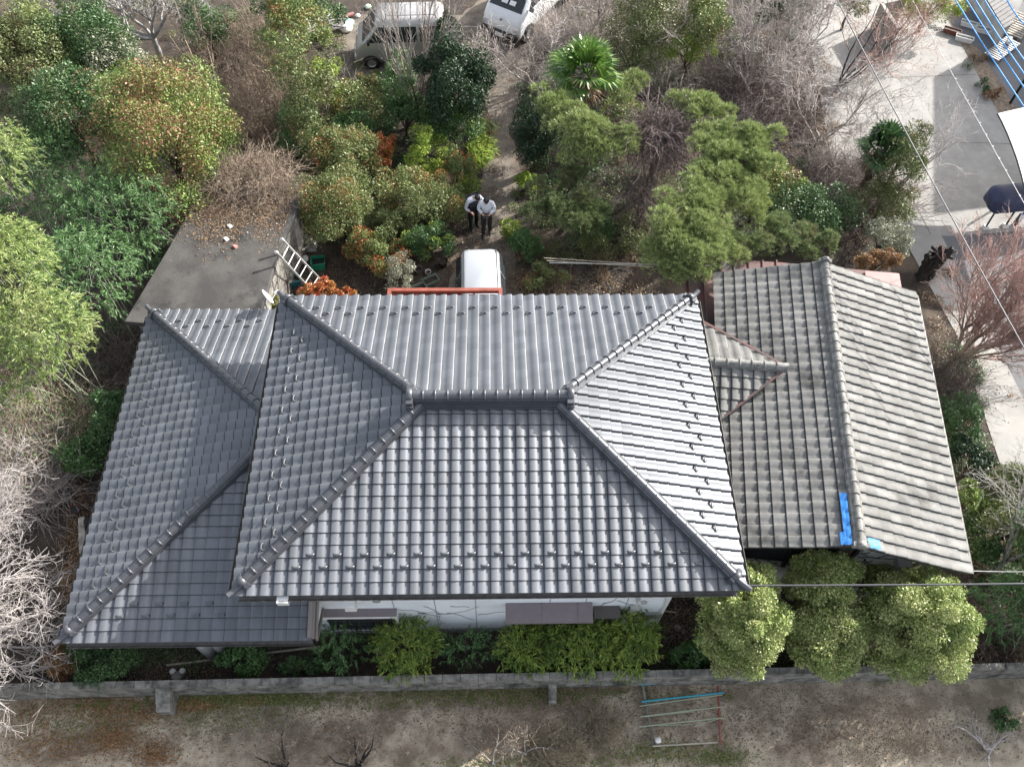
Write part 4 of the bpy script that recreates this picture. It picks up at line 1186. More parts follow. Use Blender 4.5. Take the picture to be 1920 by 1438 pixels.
blades('sword_grass', 'small tuft of sword leaves near the two people', 'grass clump', 880, 345, 36, 50, 220, .4, 'l_yellowgreen', 5)
bush('berry_shrub', 'big rounded shrub with red berries in the middle bed', 'bush', 645, 300, 1.5, 135, 130, 'l_osmanthus', 56, 420, .062, rc=.30, rz=1.1, group=GB, seed=31, extra=[('l_red', .25, .045)], stem=.07)
bush('berry_shrub', 'darker spreading shrub between the concrete slab roof and the middle bed', 'bush', 630, 395, 1.3, 150, 150, 'l_osmanthus', 60, 420, .06, rc=.30, group=GB, seed=32, extra=[('l_red', .12, .04)], stem=.07)
bush('nandina', 'reddish nandina standing behind the big berry shrub', 'bush', 717, 285, 1.2, 46, 80, 'l_red', 18, 190, .06, group=GB)
bush('nandina', 'bright yellow green nandina in the middle bed', 'bush', 795, 295, 1.0, 75, 90, 'l_yellowgreen', 30, 240, .06, group=GB)
bush('nandina', 'pale orange tinged nandina in the middle bed', 'bush', 757, 365, 1.1, 95, 100, 'l_nandina', 34, 280, .06, group=GB, extra=[('l_orange', .3, .06)])
bush('nandina', 'grey green shrub right of the orange tinged nandina', 'bush', 800, 400, 1.0, 100, 100, 'l_olive', 34, 300, .055, group=GB)
bush('nandina', 'orange red tipped shrub just left of the two people', 'bush', 838, 375, .9, 70, 90, 'l_nandina', 28, 230, .06, group=GB, extra=[('l_red', .25, .06)])
bush('nandina', 'shrub with a red top beside the sword leaves on the path edge', 'bush', 858, 312, .9, 70, 60, 'l_nandina', 24, 220, .06, group=GB, extra=[('l_red', .2, .06)])
bush('evergreen_bush', 'dark bush at the near edge of the bed beside the white car', 'bush', 808, 455, .8, 110, 60, 'l_dark', 30, 240, .06, group=GB, extra=[('l_yellowgreen', .2, .06)])
bush('nandina', 'low shrub with scarlet leaves above the red porch frame', 'bush', 705, 475, .7, 110, 75, 'l_nandina', 30, 240, .06, group=GB, extra=[('l_red', .45, .065)])
bush('grey_shrub', 'silvery grey shrub with one red spray near the red porch frame', 'bush', 748, 512, .6, 60, 80, 'l_grey', 22, 170, .05, group=GB, extra=[('l_red', .12, .06)])
bush('red_shrub', 'scarlet and yellow shrub at the foot of the ladder', 'bush', 602, 545, 1.0, 75, 40, 'l_red', 24, 230, .065, group=GB)
bush('red_shrub', 'small red leaved shrub peeping over the back eave', 'bush', 648, 552, 1.0, 40, 24, 'l_red', 12, 150, .06, group=GB)
bush('red_shrub', 'yellow leaved shrub behind the white satellite dish', 'bush', 512, 572, .9, 40, 36, 'l_nandina', 14, 170, .06, group=GB, extra=[('l_orange', .5, .06)])
bush('evergreen_bush', 'olive bush below the orange tinged nandina', 'bush', 735, 430, .9, 110, 80, 'l_olive', 32, 260, .055, group=GB)
# right of the path
bush('evergreen_bush', 'tiny bright green bush on the right of the path', 'bush', 985, 340, .4, 50, 36, 'l_yellowgreen', 14, 200, .06, group=GB)
bush('evergreen_bush', 'bright green weeds opposite the two people', 'bush', 958, 432, .35, 44, 44, 'l_yellowgreen', 14, 160, .06, group=GB)
bush('evergreen_bush', 'green bush right of the white car roof', 'bush', 985, 462, .5, 70, 60, 'l_bamboodark', 20, 200, .06, group=GB)
bush('evergreen_bush', 'dark round bush on the right of the path under the left pine bough', 'bush', 1002, 265, 1.2, 80, 110, 'l_camellia', 36, 300, .065, group=GB)
bush('evergreen_bush', 'dark bush in the shade between the pines and the laundry poles', 'bush', 1150, 440, .7, 170, 90, 'l_olive', 34, 170, .055, group=GB)
bush('evergreen_bush', 'brown green bush between the white car and the laundry poles', 'bush', 1020, 520, .4, 100, 60, 'l_olive', 22, 170, .055, group=GB, extra=[('l_orange', .25, .06)])
bush('evergreen_bush', 'dark green bush under the right hand pine beside the old house', 'bush', 1500, 400, 1.5, 190, 120, 'l_dark', 50, 330, .07, group=GB)
bush('evergreen_bush', 'mottled bush right of the big pine above the old roof', 'bush', 1430, 350, 1.6, 130, 100, 'l_camphor', 40, 320, .065, group=GB)
palm('palm_tree', 'bright fan palm standing between the pines and the white van', 1095, 145, 3.0, 165, 18, 5)
palm('palm_tree', 'fan palm half hidden by pale bare branches beside the car park', 1650, 285, 2.2, 125, 15, 9, m='l_dark')
pine('pine_tree', 'pine with long pale green boughs right of the fan palm and the path', (1080, 330), [(1025, 200, 2.9, 60, 40), (1110, 285, 2.7, 80, 50), (1150, 280, 2.8, 60, 40), (1045, 213, 3.0, 80, 60), (1080, 240, 3.1, 90, 62), (1130, 255, 3.0, 90, 60), (1085, 285, 2.8, 60, 40), (1180, 170, 2.9, 60, 60)], 'l_pine', 3, dens=340)
pine('pine_tree', 'small dull green pine in the middle below the vine tangle', (1055, 430), [(1050, 370, 1.9, 110, 70), (1085, 400, 1.7, 80, 80), (1020, 405, 1.6, 80, 60), (1070, 345, 2.0, 70, 40)], 'l_pinedark', 4, dens=330, r=.07)
pine('pine_tree', 'big pine with broad cushions of needles beside the old house roof', (1340, 420), [(1330, 270, 3.4, 90, 70), (1340, 315, 3.5, 110, 70), (1365, 370, 3.6, 110, 80), (1320, 445, 3.8, 110, 70), (1255, 470, 3.6, 80, 60), (1420, 320, 3.5, 90, 70), (1400, 390, 3.0, 90, 70), (1350, 470, 3.4, 80, 60), (1290, 200, 3.4, 100, 60), (1335, 215, 3.4, 60, 40), (1370, 268, 3.8, 130, 70), (1420, 262, 3.9, 70, 60), (1385, 305, 3.9, 140, 70), (1345, 345, 3.9, 100, 70), (1310, 375, 3.9, 130, 60), (1275, 430, 4.0, 110, 80), (1335, 415, 4.0, 100, 90), (1300, 470, 3.9, 90, 60), (1245, 505, 3.6, 80, 44), (1290, 515, 3.6, 60, 40)], 'l_pine', 5, dens=360, r=.14)
pine('pine_tree', 'dark pine growing right of the big pine above the old roof', (1460, 470), [(1455, 440, 2.6, 110, 60), (1400, 455, 2.8, 90, 50), (1520, 455, 2.2, 80, 50)], 'l_pinedark', 6, dens=320, r=.08)
drape('vine_tangle', 'brown tangle of hanging bare vines draped over a dead tree between the pines', 1235, 245, 2.9, 150, 130, 1300, 'twigmauve', 3)
drape('vine_tangle', 'lower curtain of dry vines in the shade under the big tangle', 1205, 355, 1.7, 130, 110, 480, 'twigmauve', 4)
# bare trees and brush at top centre and right
for (lab, x, y, dirs, ln, rr, mm, sd, kw) in [
    ('grey bare tree leaning over the drive beside the white van', 1010, 170, [(-.5, .0, 1), (-.1, .4, 1), (.3, .2, 1), (-.7, -.3, .8)], 3.0, .05, 'twiggrey', 41, {}),
    ('tall grey bare tree behind the fan palm at the top edge', 1110, 80, [(-.3, .2, 1.2), (.1, .3, 1.2), (.4, .1, 1)], 3.4, .06, 'twiggrey', 42, {}),
    ('mauve bare thicket tree at the top edge right of centre', 1400, 70, [(-.4, .2, 1), (.1, .4, 1), (.4, .0, 1), (-.1, -.3, 1)], 2.8, .05, 'twiggrey', 43, {}),
    ('grey bare tree just above the pines', 1400, 190, [(-.6, .1, .9), (.0, .3, 1), (.5, .2, .9), (.1, -.4, 1)], 2.8, .05, 'twiggrey', 44, {}),
    ('dense mauve bare tree left of the car park', 1480, 130, [(-.5, .1, 1), (.0, .4, 1), (.6, .1, .9), (.3, -.4, .9)], 3.0, .05, 'twiggrey', 45, {}),
    ('grey bare tree between the big pine and the second palm', 1530, 270, [(-.5, .2, .9), (.1, .4, 1), (.5, .0, .9), (-.2, -.4, .9)], 2.8, .05, 'twiggrey', 46, {}),
    ('dull bare tree at the top edge between the green tree and the palm', 1230, 100, [(-.5, .2, 1), (.2, .3, 1), (.5, -.1, .9)], 2.6, .045, 'twiggrey', 47, {})]:
    bare_tree('bare_tree', lab, 'tree', at(x, y, 0), dirs, ln * 1.1, rr, mm, (7, 7, 6), sd, GBT, None, up=.04, wander=.24, ratio=.55, rmin=.0055, **kw)
b = at(1570, 165, 0)
bare_tree('red_twig_tree', 'dark stemmed bare tree with reddish twigs reaching over the car park', 'tree', b, [(.5, .35, .55, 1.2), (.75, .15, .5, 1.2), (.2, .6, .7), (.7, -.1, .45), (.15, .2, 1)], 3.0, .055, 'barkdark', (5, 4, 4), 51, GBT, 'twigred', up=.03, wander=.16, ratio=.5, buds=('l_orange', 900, .04))
b = at(1625, 130, 0)
bare_tree('red_twig_tree', 'small red twigged tree behind the concrete wall of the car park', 'tree', b + np.array([.9, .2, 0]), [(.2, .3, 1), (.5, .1, .9), (-.2, .2, 1), (.4, .4, .7)], 1.9, .03, 'twigred', (6, 5, 4), 52, GBT, 'twigred', buds=('l_orange', 1200, .04))
b = at(1640, 400, 0)
bare_tree('bare_tree', 'pale branched bare tree in front of the second palm', 'tree', b, [(.5, .2, .7), (.15, .5, .8), (-.35, .3, .8), (.7, -.1, .6), (-.1, .1, 1)], 2.9, .05, 'barkwhite', (5, 5, 4), 53, GBT, 'barkwhite', up=.02, wander=.24, ratio=.52, trunk=b + Z * .8)
bush('evergreen_tree', 'grey green evergreen tree at the top edge above the palm', 'tree', 1210, 40, 2.4, 150, 130, 'l_olive', 48, 330, .07, group=GT)
bush('evergreen_tree', 'yellow green leafy tree at the top edge right of centre', 'tree', 1315, 35, 2.4, 100, 110, 'l_nandina', 36, 300, .075, group=GT)
bush('evergreen_bush', 'yellowish bush below the yellow green tree at the top', 'bush', 1290, 95, 1.4, 110, 50, 'l_yellowgreen', 24, 200, .06, group=GB)
bush('evergreen_bush', 'olive bush behind the palm under the bare twigs', 'bush', 1190, 110, 1.4, 130, 90, 'l_olive', 32, 240, .06, group=GB)
bush('evergreen_bush', 'dark green bush at the top edge left of the car park wall', 'bush', 1470, 8, 1.6, 120, 60, 'l_dark', 28, 240, .07, group=GB)
bush('evergreen_bush', 'fresh green bush on the car park kerb at the top edge', 'bush', 1745, 14, 1.1, 110, 56, 'l_yellowgreen', 30, 240, .065, group=GB)
bush('evergreen_bush', 'leafy bush at the top edge beside the concrete wall', 'bush', 1600, 0, 1.3, 70, 50, 'l_nandina', 20, 200, .065, group=GB)
brush('dry_thicket', 'mauve bare thicket filling the ground above the pines', 'thicket', 1430, 170, 230, 210, 1.2, 1900, 'twigmauve', 61, lean=.8, L=(.7, 1.9), curl=.5, leaf=('l_brown', 1600, .05))
brush('dry_thicket', 'grey bare thicket under the second palm', 'thicket', 1590, 350, 150, 170, 1.0, 1000, 'twigmauve', 62, lean=.8, L=(.6, 1.6), curl=.5)
brush('dry_thicket', 'thin bare thicket along the drive behind the fan palm', 'thicket', 1080, 60, 140, 110, 1.2, 700, 'twiggrey', 63, lean=.7)
bush('grey_shrub', 'grey green shrub beside the dark tree stump near the road', 'bush', 1655, 450, 1.0, 120, 70, 'l_grey', 34, 240, .05, group=GB)
bush('red_shrub', 'rusty brown shrub behind the old roof', 'bush', 1645, 492, 1.9, 95, 44, 'l_orange', 28, 260, .05, group=GB)
b = at(1728, 520, 0); t = thing('tree_stump', 'dark gnarled pollarded stump between the old house and the road', 'tree stump', b); rg = np.random.default_rng(54)
mb = MB()
for k in range(13):
    a0 = rg.uniform(0, 6.28); top = b + np.array([.28 + rg.normal(0, .16), .12 + rg.normal(0, .12), rg.uniform(.7, 1.45)])
    p0 = b + np.array([.13 * cos(a0), .13 * sin(a0), 0]); pts = [p0 + (top - p0) * s + rg.normal(0, .035, 3) * (s > 0) for s in np.linspace(0, 1, 9)]
    mb.tube(pts, [.10 * rg.uniform(.7, 1.25) * (1 - .35 * s) for s in np.linspace(0, 1, 9)], 7)
for k in range(5):
    a0 = rg.uniform(0, 6.28); p0 = b + np.array([.25, .1, rg.uniform(.8, 1.2)]); e = p0 + np.array([.4 * cos(a0), .35 * sin(a0), rg.uniform(-.05, .3)])
    mb.tube([p0, (p0 + e) / 2 + rg.normal(0, .05, 3), e], [.07, .05, .035], 7)
mb.build('stump', M['barkdark'], t)
# pinkish tree on the right and the hedge under it
b = at(1775, 690, 0)
bare_tree('red_twig_tree', 'large pinkish red bare tree with a fan of fine twigs beside the road', 'tree', b, [(.2, .3, 1), (.55, .2, .9), (.85, .05, .7), (.5, .6, .8), (.1, .7, .9), (.9, .35, .6), (.7, -.15, .7), (.35, .1, 1), (.6, .4, 1), (.3, .6, .6), (1, .15, .45)], 3.0, .06, 'twigtan', (9, 8, 6, 1), 55, GBT, 'twigred', up=.06, wander=.12, ratio=.5, ang=(.25, .7), rmin=.005, trunk=b + Z * .4)
bush('evergreen_bush', 'dark hedge bush below the pinkish tree along the old house', 'bush', 1795, 790, .9, 70, 110, 'l_dark', 30, 230, .06, group=GB)
bush('evergreen_bush', 'dark hedge bush lower down between the old house and the pavement', 'bush', 1815, 880, .8, 66, 110, 'l_camellia', 28, 220, .06, group=GB)
brush('dry_thicket', 'brown thicket of stems at the foot of the pinkish tree', 'thicket', 1785, 720, 90, 120, .9, 520, 'twigmauve', 64, lean=.7, leaf=('l_dark', 700, .06))
bush('evergreen_bush', 'golden yellow bush by the right eave of the old roof', 'bush', 1822, 935, 1.2, 60, 60, 'l_bamboo', 20, 200, .06, group=GB)
bush('evergreen_bush', 'leafy green bush at the right edge above the bare tree', 'bush', 1890, 905, 1.2, 90, 80, 'l_olive', 30, 240, .065, group=GB)
b = at(1852, 1075, 0)
bare_tree('bare_tree', 'grey bare tree at the right edge below the pavement', 'tree', b, [(.1, .5, .8), (.6, .3, .7), (-.15, .4, 1), (.5, -.1, .8)], 2.6, .07, 'barkgrey', (5, 5, 4), 56, GBT, 'barkgrey', up=.04, wander=.22, ratio=.55, trunk=b + Z * .8)
bamboo('bamboo_clump', 'dull green bamboo at the right edge behind the block fence', 'bamboo', 1890, 1140, 1.0, 130, 120, 'l_bamboodark', 240, 9, .15, .028, group=GBB)
brush('dry_thicket', 'brown thicket of dry stems at the right edge behind the fence', 'thicket', 1880, 1190, 110, 90, .5, 500, 'twigmauve', 65, lean=.9, L=(.4, 1.1))
# the four round trees at the bottom right
bush('round_tree', 'leftmost of the round leafy trees, beside the corner of the white house', 'tree', 1388, 1158, 2.1, 148, 200, 'l_box', 130, 560, .052, W=.55, rc=.27, rz=1.5, group=GR, stem=.07, shell=.45, lump=.35)
bush('round_tree', 'round leafy tree standing close under the gable of the old house', 'tree', 1540, 1090, 2.3, 130, 125, 'l_box', 84, 560, .052, W=.55, rc=.28, group=GR, stem=.06, shell=.45, lump=.35)
bush('round_tree', 'middle round leafy tree hanging over the block fence', 'tree', 1552, 1190, 1.9, 145, 145, 'l_box', 96, 560, .052, W=.55, rc=.28, group=GR, stem=.06, shell=.45, lump=.35)
bush('round_tree', 'largest round leafy tree, at the right end of the row by the fence', 'tree', 1715, 1172, 2.2, 182, 186, 'l_box', 160, 560, .052, W=.55, rc=.25, rz=1.5, group=GR, stem=.09, shell=.45, lump=.35)
bush('round_tree', 'small leafy crown just below the blue taped ridge end', 'tree', 1640, 1085, 1.7, 70, 80, 'l_box', 30, 330, .06, W=.55, group=GR, shell=.45, lump=.35)
# bamboo and bushes between the white wall and the fence
GF = 'low plants along the white wall'
bamboo('bamboo_clump', 'dark low bamboo under the barred window', 'bamboo', 640, 1200, .7, 90, 110, 'l_bamboodark', 200, 9, .12, .024, 5, group=GF, rz=.6, rcul=.006)
bamboo('bamboo_clump', 'bright low bamboo right of the barred window', 'bamboo', 762, 1212, .85, 115, 110, 'l_bamboofront', 494, 9, .13, .024, 6, group=GF, rz=.7, rcul=.006)
bamboo('bamboo_clump', 'sparse dark plant in the middle of the white wall', 'bamboo', 875, 1215, .55, 110, 70, 'l_bamboodark', 140, 8, .10, .022, 4, group=GF, rz=.45, rcul=.005)
bamboo('bamboo_clump', 'bright low bamboo under the left end of the mauve awning', 'bamboo', 990, 1215, .75, 110, 95, 'l_bamboofront', 437, 9, .13, .024, 6, group=GF, rz=.6, rcul=.006)
bamboo('bamboo_clump', 'bright bamboo rising under the right end of the mauve awning', 'bamboo', 1090, 1205, .95, 130, 110, 'l_bamboofront', 627, 9, .13, .024, 6, group=GF, rz=.8, rcul=.006)
bamboo('bamboo_clump', 'bright bamboo at the right corner of the white wall', 'bamboo', 1175, 1195, 1.0, 120, 130, 'l_bamboofront', 627, 9, .13, .024, 6, group=GF, rz=.8, rcul=.006)
bush('evergreen_bush', 'dark green shrub left of the round trees in the gap by the fence', 'bush', 1300, 1230, .5, 90, 56, 'l_bamboodark', 24, 210, .06, group=GF)
bush('evergreen_bush', 'dark green shrub under the left end of the lower roof', 'bush', 195, 1240, .7, 130, 90, 'l_dark', 34, 240, .06, group=GF)
bush('withered_bush', 'orange withered bush at the left corner of the lower roof', 'bush', 125, 1235, .6, 60, 80, 'l_orange', 26, 260, .05, group=GF)
bush('evergreen_bush', 'dark shrub beside the gas cylinders', 'bush', 455, 1232, .5, 90, 60, 'l_bamboodark', 24, 200, .06, group=GF)
bush('evergreen_bush', 'thin dark shrub between the bamboo pole and the barred window', 'bush', 575, 1250, .4, 100, 44, 'l_dark', 20, 90, .055, group=GF)
# pale bare tree at the left bottom corner
b = at(-40, 1200, 0)
bare_tree('bare_tree', 'large whitish bare tree at the bottom left corner', 'tree', b, [(.6, .6, .7, 1.0), (.8, -.1, .55, 1.0), (.5, -.9, .35, 1.3), (.9, -.7, .4, 1.15), (.75, .3, .8), (.0, -1, .3, 1.3), (.4, .2, 1), (.7, -.4, .5, 1.2)], 2.7, .10, 'barkwhite', (7, 7, 5, 1), 57, GBT, 'barkwhite', up=.02, wander=.24, ratio=.55, trunk=b + Z * .9, rmin=.0042, ang=(.5, 1.15))
b = at(-30, 960, 0)
bare_tree('bare_tree', 'whitish bare tree at the left edge above the bottom corner tree', 'tree', b, [(.7, .2, .8), (.6, .8, .7), (.4, -.7, .7), (.9, -.3, .6)], 2.3, .07, 'barkwhite', (7, 7, 5), 58, GBT, 'barkwhite', up=.03, wander=.24, ratio=.55, trunk=b + Z * .8, rmin=.0042, ang=(.5, 1.15))
# pruned trees on the field
for (lab, x, y, dirs, ln, sd) in [
    ('pruned dark fruit tree sprouting thin shoots in the bottom middle of the field', 672, 1440, [(.5, .5, .5, .8), (.15, .7, .4, .7), (-.25, .5, .6, .9), (-.6, .1, .8, .8)], 1.3, 71),
    ('pruned fruit tree stump at the bottom edge left of the sprouting one', 535, 1438, [(-.7, .3, .3, .6), (.3, .2, .6, .5), (-.2, .5, .6, .8)], 1.2, 72),
    ('pale sprouting stump at the bottom edge right of the fruit trees', 925, 1432, [(-.6, .5, .5, .9), (.1, .7, .6), (.5, .4, .7, .8)], 1.0, 73),
    ('small bare sapling beside the straw heaps', 985, 1415, [(-.1, .6, .8), (.4, .5, .8), (-.4, .2, .8)], .9, 74)]:
    b = at(x, y, 0)
    bare_tree('fruit_tree', lab, 'tree', b, dirs, ln, .05 if sd < 73 else .025, 'barkdark' if sd < 73 else 'barkgrey', (5, 3), sd, 'pruned fruit trees on the field', 'twigtan' , up=.10, wander=.18, ratio=.62, rmin=.005)
b = at(1852, 1405, 0)
bare_tree('tree_stump', 'bleached uprooted stump at the bottom right', 'tree stump', b, [(-.9, .4, .2), (-.7, .1, .2), (.3, .5, .3, .6), (-.3, -.4, .1, .6), (-.8, .6, .2, .7)], .95, .05, 'barkwhite', (4, 3), 75, None, up=-.03, wander=.2, trunk=b + Z * .15)
bush('weed', 'small green weed on the field at the bottom right', 'weed', 1878, 1350, .15, 50, 40, 'l_bamboodark', 14, 120, .05)
for lab, x, y, w_, h_, sd in [('larger heap of pale dry straw on the field', 1040, 1400, 100, 56, 81), ('smaller heap of pale dry straw on the field nearer the fence', 1130, 1362, 44, 50, 82)]:
    brush('straw_heap', lab, 'straw heap', x, y, w_ * 1.1, h_ * 1.1, .16, 4200, 'straw', sd, 'straw heaps', r=.006, lean=1.2, L=(.10, .34), upd=.5)
# litter and grass
def litter(name, n, regions, m, L, seed, z=.02, bumpy=.05):
    rg = np.random.default_rng(seed); P = []
    for (x, y, w_, h_, wt) in regions:
        k = max(1, int(n * wt)); px = x + rg.normal(0, w_ / 2.6, k); py = y + rg.normal(0, h_ / 2.6, k)
        P.append(np.array([at(a, b, z) for a, b in zip(px, py)]))
    P = np.concatenate(P); m_ = len(P); P[:, 2] = z + rg.random(m_) * bumpy
    D = rsphere(m_, rg); D[:, 2] *= .3; N = unit(rsphere(m_, rg) * .5 + np.array([0, 0, 1.]))
    V, Fq = leaves(P, D, N, L * rg.uniform(.5, 1.3, m_), L * .6)
    return tag(link(name, np_mesh(name, V, Fq), M[m]), kind='stuff')
litter('fallen_leaves', 9000, [(150, 1000, 40, 160, .12), (130, 1090, 40, 100, .12), (200, 1320, 160, 30, .14), (250, 1340, 120, 30, .10), (215, 1385, 60, 40, .14), (100, 1400, 180, 60, .14), (370, 1322, 50, 14, .16), (470, 1312, 40, 12, .06), (290, 1415, 60, 40, .10), (60, 1340, 100, 50, .06)], 'l_orange', .045, 1)
litter('leaf_litter', 26000, [(900, 430, 30, 120, .05), (860, 490, 30, 60, .05), (960, 530, 60, 60, .03), (1100, 545, 300, 40, .06), (640, 520, 160, 60, .06), (430, 250, 120, 160, .08), (900, 1290, 900, 20, .12), (1500, 1330, 500, 80, .14), (1650, 1400, 300, 60, .08), (700, 1330, 700, 60, .10), (300, 1250, 300, 60, .05), (1270, 1180, 80, 120, .04), (930, 40, 80, 60, .03), (1000, 1310, 200, 40, .07)], 'l_litter', .036, 2)
litter('short_grass', 9000, [(470, 1310, 200, 16, .25), (900, 1300, 300, 20, .2), (1230, 1410, 120, 30, .1), (430, 1330, 200, 60, .15), (1000, 1430, 300, 20, .1), (150, 1350, 200, 60, .1), (1350, 1420, 80, 30, .1)], 'l_grass', .05, 3)

undergrowth('undergrowth', 'l_dark', [(120, 300, 260, 420), (300, 430, 120, 120), (680, 300, 260, 300), (1090, 300, 240, 300), (1400, 380, 320, 150), (1450, 60, 160, 160)], 60000, .07, .5, 5, .3)
undergrowth('undergrowth', 'l_nandina', [(640, 200, 200, 180), (800, 400, 160, 160), (840, 330, 120, 120), (1250, 110, 250, 140), (90, 60, 260, 120)], 42000, .06, .5, 6, .32)
undergrowth('dry_undergrowth', 'l_brown', [(470, 230, 200, 300), (560, 330, 100, 140), (1440, 200, 260, 260), (1230, 330, 160, 200), (90, 780, 240, 160), (1080, 500, 260, 100), (1790, 760, 80, 300)], 50000, .055, .45, 7, .22)
undergrowth('low_weeds', 'l_bamboodark', [(520, 1225, 900, 40), (1350, 1240, 900, 30)], 9000, .05, .4, 8, .14)

undergrowth('undergrowth', 'l_dark', [(1800, 800, 70, 330), (1870, 1010, 130, 200), (1890, 1150, 120, 140), (170, 720, 110, 220)], 30000, .055, .5, 9, .3)
undergrowth('dry_undergrowth', 'l_brown', [(1850, 980, 130, 200), (1860, 1190, 130, 90), (1760, 560, 60, 120), (1600, 400, 160, 160)], 16000, .05, .5, 10, .2)
bush('evergreen_bush', 'dull green bush under the grey bare tree at the right edge', 'bush', 1880, 1000, 1.0, 120, 120, 'l_olive', 36, 240, .06, group=GB)
bush('evergreen_bush', 'dark bush beside the right eave of the old roof near its lower corner', 'bush', 1840, 1010, .7, 70, 90, 'l_dark', 24, 220, .06, group=GB)

brush('dry_thicket', 'pale grey twig thicket in front of the second palm', 'thicket', 1600, 300, 150, 120, 1.8, 420, 'twiggrey', 66, lean=.8, L=(.8, 1.9), curl=.6, r=.009)
brush('dry_thicket', 'grey twig thicket over the ground at the top edge right of the fan palm', 'thicket', 1260, 130, 170, 110, 1.2, 420, 'twiggrey', 67, lean=.8, L=(.7, 1.8), curl=.6, r=.009)
brush('dry_thicket', 'pale twig thicket spreading above the big pine', 'thicket', 1390, 225, 180, 80, 1.7, 380, 'twiggrey', 68, lean=.9, L=(.7, 1.8), curl=.6, r=.009)
brush('dry_thicket', 'brown twigs at the top edge between the silver bare tree and the green tree', 'thicket', 450, 60, 170, 110, 1.0, 500, 'twigtan', 69, lean=.7, L=(.6, 1.6), leaf=('l_brown', 900, .05))
bush('evergreen_bush', 'mixed green bush filling the gap under the small dull pine', 'bush', 1100, 420, .7, 120, 90, 'l_bamboodark', 30, 220, .055, group=GB)
bush('evergreen_bush', 'green bush between the fan palm and the vine tangle', 'bush', 1160, 215, 1.2, 100, 80, 'l_nandina', 30, 240, .06, group=GB)
undergrowth('undergrowth', 'l_olive', [(1120, 420, 320, 160), (1180, 80, 260, 160), (560, 100, 160, 120), (330, 20, 300, 90), (1050, 230, 120, 160)], 40000, .055, .5, 12, .3)

bush('evergreen_bush', 'shaggy olive bush pressed against the second palm', 'bush', 1695, 285, 2.5, 80, 120, 'l_olive', 34, 230, .07, group=GB)
bush('evergreen_bush', 'dull brownish green bush under the second palm beside the car park', 'bush', 1655, 380, 1.2, 120, 90, 'l_olive', 36, 230, .06, group=GB, extra=[('l_brown', .3, .06)])
brush('dry_thicket', 'pale bare twigs hanging over the kerb right of the second palm', 'thicket', 1690, 330, 120, 110, 2.2, 240, 'twiggrey', 76, lean=1.0, L=(1.0, 2.2), curl=.5, r=.010)
bush('evergreen_bush', 'green bush filling the gap left of the big pine trunk', 'bush', 1250, 380, .9, 110, 90, 'l_nandina', 30, 200, .055, group=GB)

def pebbles(name, n, regions, m, r, seed):
    rg = np.random.default_rng(seed); P = []
    for (x, y, w_, h_, wt) in regions:
        k = int(n * wt); P.append(np.array([at(a, b, .005) for a, b in zip(x + rg.normal(0, w_ / 2.4, k), y + rg.normal(0, h_ / 2.4, k))]))
    P = np.concatenate(P); k = len(P); R = r * rg.lognormal(0, .45, k)
    D = np.array([[1, 0, 0], [0, 1, 0], [-1, 0, 0], [0, -1, 0], [0, 0, .7], [0, 0, -.4]]) 
    V = (P[:, None, :] + D[None] * R[:, None, None] * rg.uniform(.6, 1.3, (k, 6, 1))).reshape(-1, 3)
    f = np.array([[0, 1, 4], [1, 2, 4], [2, 3, 4], [3, 0, 4], [1, 0, 5], [2, 1, 5], [3, 2, 5], [0, 3, 5]])
    return tag(link(name, np_mesh(name, V, (np.arange(k)[:, None, None] * 6 + f[None]).reshape(-1, 3)), M[m]), kind='stuff')
M['clod'] = mat('earth_clods', (.25, .205, .155), .95, island=.5)
pebbles('earth_clods', 7000, [(300, 1390, 400, 70, .2), (800, 1350, 500, 60, .25), (1200, 1360, 400, 90, .25), (1650, 1370, 400, 80, .3)], 'clod', .015, 3)
pebbles('path_gravel', 3500, [(920, 420, 60, 160, .4), (940, 200, 60, 160, .2), (930, 60, 120, 60, .2), (700, 110, 160, 30, .2)], 'clod', .016, 4)
def twiglets(n, regions, m, seed, z=.02):
    rg = np.random.default_rng(seed); sg = []
    for (x, y, w_, h_, wt) in regions:
        for i in range(int(n * wt)):
            p = at(x + rg.normal(0, w_ / 2.4), y + rg.normal(0, h_ / 2.4), z); a = rg.uniform(0, 6.3); l = rg.uniform(.06, .3); q = p + np.array([l * cos(a), l * sin(a), rg.uniform(0, .04)]); sg.append((p, q, .004, .0025))
    return tag(stickobj('fallen_twigs', sg, M[m], None), kind='stuff')
twiglets(2600, [(300, 1370, 400, 80, .15), (900, 1320, 900, 60, .25), (1500, 1350, 500, 90, .2), (900, 520, 500, 40, .1), (460, 420, 120, 80, .0), (1100, 500, 300, 80, .1), (1270, 1180, 70, 120, .1), (330, 1240, 260, 40, .1)], 'twigtan', 6)
blades('dry_grass', 'scattered dry grass tufts along the field side of the block fence', 'grass', 760, 1310, 1300, 30, 2600, .13, 'l_grass', 13, W=.012)['kind'] = 'stuff'
blades('dry_grass', 'pale dry grass tufts over the field', 'grass', 900, 1390, 1500, 90, 2000, .12, 'l_brown', 14, W=.010)['kind'] = 'stuff'
def strip(a, b, w_, z, m, name):
    p, q = at(*a, z), at(*b, z); d = nrm(q - p); s = np.array([-d[1], d[0], 0]) * w_ / 2
    me = bpy.data.meshes.new(name); me.from_pydata([tuple(p - s), tuple(q - s), tuple(q + s), tuple(p + s)], [], [(0, 1, 2, 3)]); return tag(link(name, me, M[m]), kind='structure')
for i, (a, b) in enumerate((((1560, 150), (1830, 140)), ((1600, 262), (1900, 270)), ((1690, 330), (1745, 440)), ((1700, 352), (1752, 352)), ((1706, 384), (1760, 384)), ((1716, 412), (1762, 414)), ((1860, 620), (1808, 640)), ((1900, 740), (1838, 752)))):
    strip(a, b, .018, .018 if i > 5 else .0085, 'mortar', 'expansion_joint')
